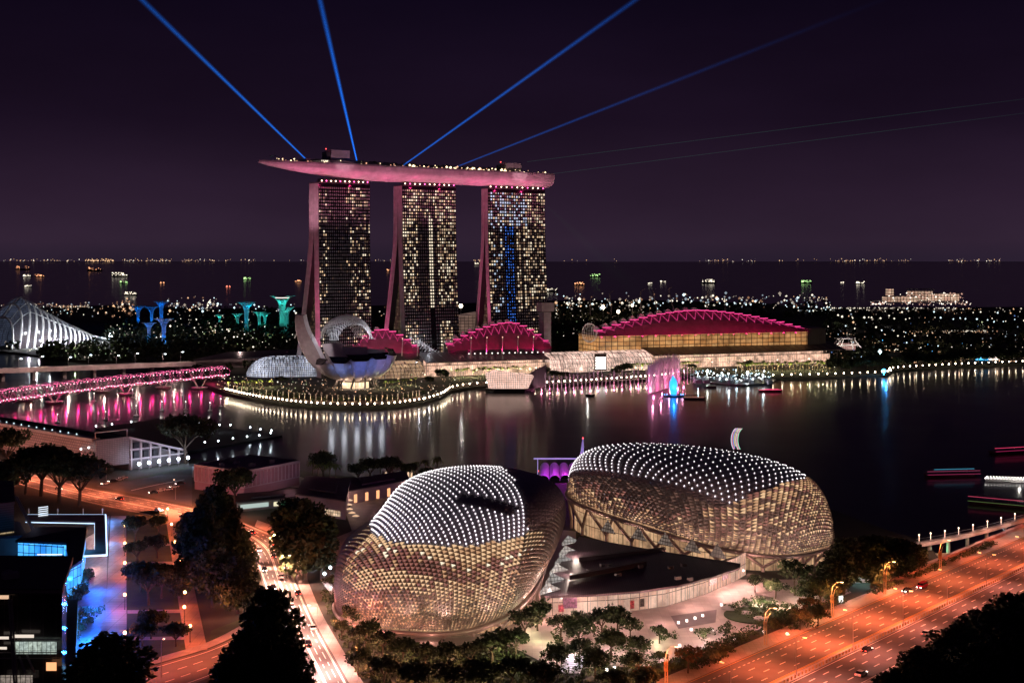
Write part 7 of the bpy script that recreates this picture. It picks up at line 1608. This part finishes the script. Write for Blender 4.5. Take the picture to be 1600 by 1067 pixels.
for _ in range(190):
    px = rr.uniform(1357, 1512); lo = 476; hi = 471 if px < 1382 or px > 1502 else (452 if 1388 < px < 1402 else 457); (q if rr.random() < .45 else qd).gem(CP(px, lerp(lo, hi, rr.random()**1.3))-Vector((0, 20, 0)), .9+1.3*rr.random()**3)
q.build('pier_light', glow('pier_white', (1, .86, .72), 2.0), cp)['kind'] = 'stuff'; qd.build('dim_light', glow('pier_rose', (1, .55, .42), .7), cp)['kind'] = 'stuff'
# ---- bright white frame pavilion on the right shore
fp_ = thing('frame_pavilion', 'brightly lit white truss pavilion shaped like a low crown on the right shore', 'pavilion', G(1325, 562, FZ)); Yf = 1560
q = MB()
for (a, b_) in (((1300, 548), (1314, 530)), ((1345, 543), (1335, 530)), ((1308, 529.5), (1337, 528)), ((1311, 548), (1318, 531)), ((1333, 545), (1330, 531)), ((1303, 541), (1342, 538))):
    p, r_ = P(*a, Yf), P(*b_, Yf); q.tube([p, r_], .8, 5); q.tube([p+Vector((0, 14, 0)), r_+Vector((0, 14, 0))], .7, 5)
q.build('truss', mat('truss_white', (.85, .8, .78), .5), fp_)
q = MB(); p, r_ = P(1313, 546, Yf+8), P(1335, 536, Yf+8); q.box(((p.x+r_.x)/2, Yf+8, (p.z+r_.z)/2), (r_.x-p.x, 10, r_.z-p.z)); q.build('hall', litglass('frame_glow', (1, .6, .5), (.9, .42, .36), .9, 2.4, 2.4, .1, .1), fp_)
for px in (1306, 1322, 1340): lamp('POINT', P(px, 546, Yf-9), 3600, (1, .85, .75), .5)
q = MB(); c = P(1375, 549, 1600); q.ball(c, 2.2); q.tube([(c.x, c.y, 2), c], .3, 4); tag(q.build('floodlight', glow('flood_teal', (.6, .92, 1), 7, True)), 'bright teal white floodlight right of the white truss pavilion', 'floodlight')
# small market stalls with awnings along the right promenade
st_ = None
for k in range(34):
    px = 1400+k*5.9; py = 571-k*.36+1.5*math.sin(k*1.7); p = G(px, py-4, FZ)
    if st_ is None:
        q = MB(); q.lathe(p, [(3.0, 2.6), (.2, 4.4)], 8, 0); q.box(p+Vector((0, 0, 1.1)), (3.2, 2.4, 2.2), 0, 1); st_ = q.build('canopy_stall', [glow('stall_warm', (1, .72, .45), .9), glow('stall_front', (1, .55, .3), 1.6, True)], loc=(p.x, p.y, p.z)); tag(st_, 'small warm lit canopy stall in the long row on the right promenade', 'stall', 'stalls on the right promenade')
    else: dup(st_, p, k)
for px, c_, w_ in ((1536, (.05, .5, 1), 16), (1552, (1, .8, .7), 12), (1348, (.5, .7, 1), 8)):
    p = G(px, 563, FZ); q = MB(); q.box(p+Vector((0, 0, 2.2)), (w_, 3, 3.4)); q.box(p+Vector((0, 0, 4.2)), (w_+1, 4, .4)); tag(q.build('lit_kiosk', glow('kiosk_%d' % px, c_, 2.0, True)), {1536: 'long blue lit kiosk on the right promenade', 1552: 'pale lit kiosk beside the blue one on the right promenade', 1348: 'small bluish kiosk under the trees near the white truss pavilion'}[px], 'kiosk')
q = MB(); c = G(1381, 586, FZ); q.ball(c+Vector((0, 0, 4)), 2.0); q.tube([c, c+Vector((0, 0, 4))], .3, 5); tag(q.build('beacon', [glow('beacon_blue', (.05, .45, 1), 16, True)]), 'bright blue beacon lamp at the corner of the right shore', 'beacon')
lamp('POINT', c+Vector((0, -8, 6)), 5200, (.05, .35, 1), .8)
# ---- the crowded bright dock in front of the largest magenta roof
dk = thing('event_dock', 'dark floating dock crowded with cold white lights before the largest magenta roof', 'dock', G(1145, 596, 0))
q = MB(); dd = [G(x, y, 0) for x, y in ((1076, 592), (1110, 600), (1160, 604), (1206, 601), (1212, 594), (1150, 588), (1085, 586))]; q.prism(dd, -1, 1.6); q.build('dock_deck', black, dk)
q = MB(); rr = random.Random(12)
for _ in range(26):
    p = G(rr.uniform(1084, 1204), rr.uniform(590, 600), 1.6); q.box(p+Vector((0, 0, 1.6)), (4+4*rr.random(), 3, 3.2), rr.random()); 
each(q, 'tent', mat('tent_dusk', (.3, .3, .34), .6), dk)
q = MB(); qb = MB()
for _ in range(95):
    p = G(rr.uniform(1080, 1206), rr.uniform(588, 600), 1.6); p.z += rr.uniform(2, 8); (q if rr.random() < .6 else qb).gem(p, .4+.9*rr.random()**3)
q.build('dock_lamp', glow('dock_white', (.85, .97, 1), 3.2), dk)['kind'] = 'stuff'; qb.build('dock_lamp', glow('dock_teal', (.45, .75, .9), .8), dk)['kind'] = 'stuff'
for px, py, pw, c_ in ((1105, 586, 3.2, (.95, 1, .85)), (1138, 590, 2.2, (.8, .95, 1)), (1168, 588, 3.2, (.85, .95, 1)), (1192, 592, 2.2, (.8, .95, 1)), (1090, 589, 1.6, (.7, .9, 1)), (1150, 584, 1.6, (.6, .85, 1))):
    c = G(px, py+8, 1.6); q = MB(); q.tube([c, c+Vector((0, 0, 8))], .2, 5); q.ball(c+Vector((0, 0, 8.5)), .55*pw/1.4, 1); tag(q.build('dock_floodlight', [grey, glow('dock_flood%d' % px, c_, 8, True)]), 'cold white floodlight on a post on the crowded dock', 'floodlight', 'floodlights on the crowded dock'); lamp('POINT', c+Vector((0, -3, 6)), 900*pw, c_, .5)
# ---- the fountain jets and the pink fan of water
jetm = bpy.data.materials.new('lit_water'); jetm.use_nodes = True; tt = jetm.node_tree; pb = tt.nodes['Principled BSDF']
pb.inputs['Base Color'].default_value = (.9, .82, .88, 1); pb.inputs['Roughness'].default_value = .9; pb.inputs['Alpha'].default_value = .55
jm = None
for k in range(28):
    px = 846+k*6.3; py = 612-k*.30+(1 if k % 2 else 0); p = G(px, py, 0)
    if jm is None:
        q = MB(); q.lathe(p, [(.75, 0), (.5, 4), (.45, 9), (.8, 14), (.15, 17)], 7); jm = q.build('water_jet', jetm, loc=(p.x, p.y, 0)); tag(jm, 'upright fountain jet lit pink from its foot, in the row before the broad glass front', 'fountain jet', 'fountain jets in a row')
    else: dup(jm, p, 0, (1, 1, .75+.35*R.random()))
    if k % 2 == 0: lamp('POINT', p+Vector((0, -2.2, 1.4)), 900, (1, .22, .42), .4)
for k in range(7): lamp('SPOT', G(850+k*28, 616, 0)+Vector((0, 0, 1)), 9000, (1, .55, .68), .4, G(850+k*28, 612, 0)+Vector((0, 2, 12)), 60)
fan = thing('water_fan', 'tall pink lit fan of fountain water behind the blue boat', 'fountain', G(1035, 612, 0))
q = MB(); a, b_ = G(1012, 616, 0), G(1062, 600, 0); rr = random.Random(2)
for k in range(54):
    f = k/53; p = a.lerp(b_, f); h = 24+5*math.sin(f*3)+3*rr.random(); q.lathe(p+Vector((rr.uniform(-.4, .4), rr.uniform(-.8, .8), 0)), [(.5, 0), (.45, h*.6), (.75, h*.85), (.1, h)], 5)
for k in range(5): p = G(1064+k*5, 602-k, 0); q.lathe(p, [(.4, 0), (.3, 15), (.1, 22-k*2)], 5)
q.build('water_spray', jetm, fan)['kind'] = 'stuff'
for f in (.05, .3, .55, .8, 1.0): p = a.lerp(b_, f); lamp('POINT', p+Vector((3, -6, 2.5)), 3600, (1, .12, .36), .5); lamp('POINT', p+Vector((2, -8, 12)), 2600, (1, .32, .56), .5)
# blue crystal boat
bb = thing('light_boat', 'small dark raft carrying a tall glowing blue crystal beside the pink water fan', 'boat', G(1052, 618, 0)); c = G(1052, 619, 0)
q = MB(); q.lathe(c, [(9, -.5), (10, .8), (8, 1.3)], 14); q.build('raft', black, bb)
q = MB(); q.lathe(c+Vector((0, 0, 1.4)), [(2.6, 0), (3.6, 5), (3.2, 11), (.4, 16)], 7); q.build('crystal', glow('crystal_blue', (.02, .28, 1), 2.6, True), bb)
q = MB()
for dx in (-8, -6, 6, 8): q.gem(c+Vector((dx, -4, 2)), .5)
each(q, 'raft_light', g_blue, bb); lamp('POINT', c+Vector((0, -5, 8)), 3800, (.02, .2, 1), .8)
# small boats on the bay
def small_boat(px, py, L, rz, lb, hullc, lightm=None, strips=(), roofed=True, cat='boat'):
    c = G(px, py, 0); t_ = thing('river_boat', lb, cat, c); M_ = Matrix.Rotation(rz, 3, 'Z'); T = lambda x, y, z: c+M_ @ Vector((x, y, z)); W_ = L*.2
    q = MB(); q.mesh([T(-L/2, -W_/2, 1.5), T(L*.36, -W_/2, 1.4), T(L/2, 0, 1.9), T(L*.36, W_/2, 1.4), T(-L/2, W_/2, 1.5), T(-L*.46, -W_*.36, -.3), T(L*.34, -W_*.36, -.3), T(L*.44, 0, -.3), T(L*.34, W_*.36, -.3), T(-L*.46, W_*.36, -.3)], [(0, 1, 2, 3, 4), (5, 6, 1, 0), (6, 7, 2, 1), (7, 8, 3, 2), (8, 9, 4, 3), (9, 5, 0, 4)]); q.build('hull', mat('boat_hull', hullc, .5), t_)
    if roofed:
        q = MB(); q.box(T(-L*.06, 0, 3.7), (L*.66, W_*.8, .25), rz)
        for sx_ in (-.36, -.12, .12, .26):
            for sy in (-1, 1): q.tube([T(L*sx_, sy*W_*.36, 1.4), T(L*sx_, sy*W_*.36, 3.6)], .07, 4)
        q.build('roof', mat('boat_roof', (.3, .2, .22), .6), t_)
    for (z, y, colr, s, x0, x1) in strips:
        q = MB(); q.tube([T(x0*L, y*W_, z), T(x1*L, y*W_, z)], .13 if L < 40 else .2, 5); q.build('light_strip', glow('strip_%d_%d' % (px, int(z*10)), colr, s, True), t_)  # on the river boats, added strips stand in for streaks of moving lights
    return t_, T
small_boat(1204, 612, 22, .12, 'red lit long boat gliding below the crowded dock', (.3, .02, .05), strips=((1.9, -.5, (1, .06, .18), 2.2, -.5, .42), (2.6, -.45, (1, .06, .2), 1.6, -.3, .3)), roofed=False)
small_boat(1085, 624, 19, 0, 'dim warm lit boat right of the blue crystal raft', (.3, .12, .12), strips=((2.0, -.5, (1, .4, .3), .6, -.5, .4),))
small_boat(1112, 606, 9, 0, 'small dark round boat left of the crowded dock foot', (.08, .05, .06), roofed=False); small_boat(922, 619, 8, 0, 'small black boat in front of the fountain jets', (.015, .012, .015), roofed=False)
t_, T = small_boat(1487, 744, 30, .13, 'long river boat, light streaks built as blue and red strips, on the dark bay', (.12, .03, .06), strips=((4.2, -.3, (.08, .5, .75), .7, -.36, .40), (3.2, -.42, (.9, .12, .3), .35, -.5, .5), (1.6, -.52, (.9, .06, .25), .35, -.5, .5)))
t_, T = small_boat(1590, 707, 38, .33, 'red lit river boat cut by the right edge of the bay', (.12, .02, .05), strips=((3.8, -.4, (1, .06, .18), 1.0, -.5, .5), (2.0, -.52, (1, .05, .25), .4, -.5, .5)))
t_, T = small_boat(1565, 790, 30, -.55, 'dark river boat, light streaks built as red and green strips, closest to the footbridge', (.08, .03, .04), strips=((3.6, -.4, (.9, .08, .2), .55, -.5, .5), (1.5, -.52, (.4, .7, .2), .18, -.5, .5)))
fe = thing('lit_ferry', 'white lit jetty boat outlined by bulbs near the right edge', 'boat', G(1586, 753, 0)); c = G(1586, 753, 0); q = MB(); q.mesh([c+Vector(v) for v in ((-15, 2, 0), (14, -4, 0), (18, 1, 0), (-12, 7, 0), (-15, 2, 1.5), (14, -4, 1.5), (18, 1, 1.5), (-12, 7, 1.5))], [(3, 2, 1, 0), (4, 5, 6, 7), (0, 1, 5, 4), (1, 2, 6, 5), (2, 3, 7, 6), (3, 0, 4, 7)]); q.build('hull', white, fe)
q = MB(); e4 = [Vector((-15, 1.8, 1.8)), Vector((14, -4.2, 1.8)), Vector((18, 1, 1.8)), Vector((-12, 7, 1.8))]
for i in range(4):
    a, b_ = e4[i], e4[(i+1) % 4]; n = int((b_-a).length/1.5)
    for k in range(n): q.gem(c+a.lerp(b_, k/n), .36)
each(q, 'bulb', glow('ferry_bulb', (1, .93, .88), 5, True), fe); lamp('POINT', c+Vector((0, -6, 3)), 700, WHITE, .4)
# marker buoys on the left water and a few small lights on the bay
by = None
for i, (px, py) in enumerate(((207, 622), (147, 627), (253, 642), (290, 640), (328, 642), (345, 636), (213, 650), (165, 656), (90, 660))):
    p = G(px, py, 0)
    if by is None:
        q = MB(); q.lathe(p, [(2.0, -.4), (2.2, .6), (.5, 1.4), (.35, 5), (.8, 5.4), (.1, 7)], 8, 0); q.gem(p+Vector((0, 0, 7.4)), .5, 1); by = q.build('marker_buoy', [white, g_white], loc=(p.x, p.y, 0)); tag(by, 'white tower shaped marker buoy on the pink lit water', 'buoy', 'white marker buoys')
    else: dup(by, p, 0, .7+.5*R.random())
    lamp('POINT', p+Vector((0, -3, 5)), 160, WHITE, .3)
q = MB()
for px, py in ((893, 655), (1318, 724), (1400, 625), (1480, 631), (1466, 590)): pass
# ---- planting, posts and lights of the round point
q = MB(); rr = random.Random(17); cs = [(365, 612), (425, 620), (485, 626), (545, 628), (605, 627), (655, 620)]
pts = spl([G(x, y, FZ) for x, y in cs], 14)
po = None
for k in range(0, len(pts), 2):
    p = pts[k]
    if po is None: a_ = MB(); a_.tube([p, p+Vector((0, 0, 5.2))], .22, 5); a_.box(p+Vector((0, 0, 5.3)), (1.6, .5, .25)); po = a_.build('pale_post', mat('post_pale', (.85, .76, .66), .5), loc=tuple(p)); tag(po, 'pale lit post in the curved row behind the rim lamps of the round point', 'post', 'pale posts on the round point')
    else: dup(po, p)
    lamp('POINT', p+Vector((.8, -1.6, 2.2)), 260, (1, .72, .45), .25)
for _ in range(150):
    f = rr.random()*(len(pts)-1); p = pts[int(f)]+Vector((rr.uniform(-3, 3), rr.uniform(2, 26), rr.uniform(.4, 2.4))); leafball(q, p, 1.5, 14, .7, rr)
tag(q.build('shrubs', [leaf, leaf3]), None, None, None, 'stuff')
specks('point_lights', [(340, 480, 596, 618, 110, .5, 1.2, 1, 6, (0, 1, 3)), (470, 700, 598, 624, 150, .5, 1.2, 1, 6, (1, 1, 0)), (640, 760, 588, 604, 40, .4, .9, 1, 5, (1, 0)), (840, 1060, 580, 596, 110, .5, 1.0, 1, 7, (1, 0)), (1000, 1310, 574, 588, 150, .5, 1.0, 1, 7, (1, 0, 1)), (640, 860, 578, 594, 90, .5, 1.0, 1, 7, (1, 0, 3)), (715, 860, 583, 592, 40, .4, .8, 1, 5, (3, 1))], gl, seed=14)
for px, py, pw in ((380, 606, 1200), (420, 612, 1200), (460, 614, 1200), (500, 618, 1500), (540, 620, 1500), (580, 620, 1500), (620, 617, 1400), (655, 610, 1200), (690, 603, 1000), (720, 597, 900), (400, 598, 1200), (460, 602, 1200)): p = G(px, py, FZ); lamp('POINT', p+Vector((0, 0, 6)), pw*.35, (1, .60, .42), .3)
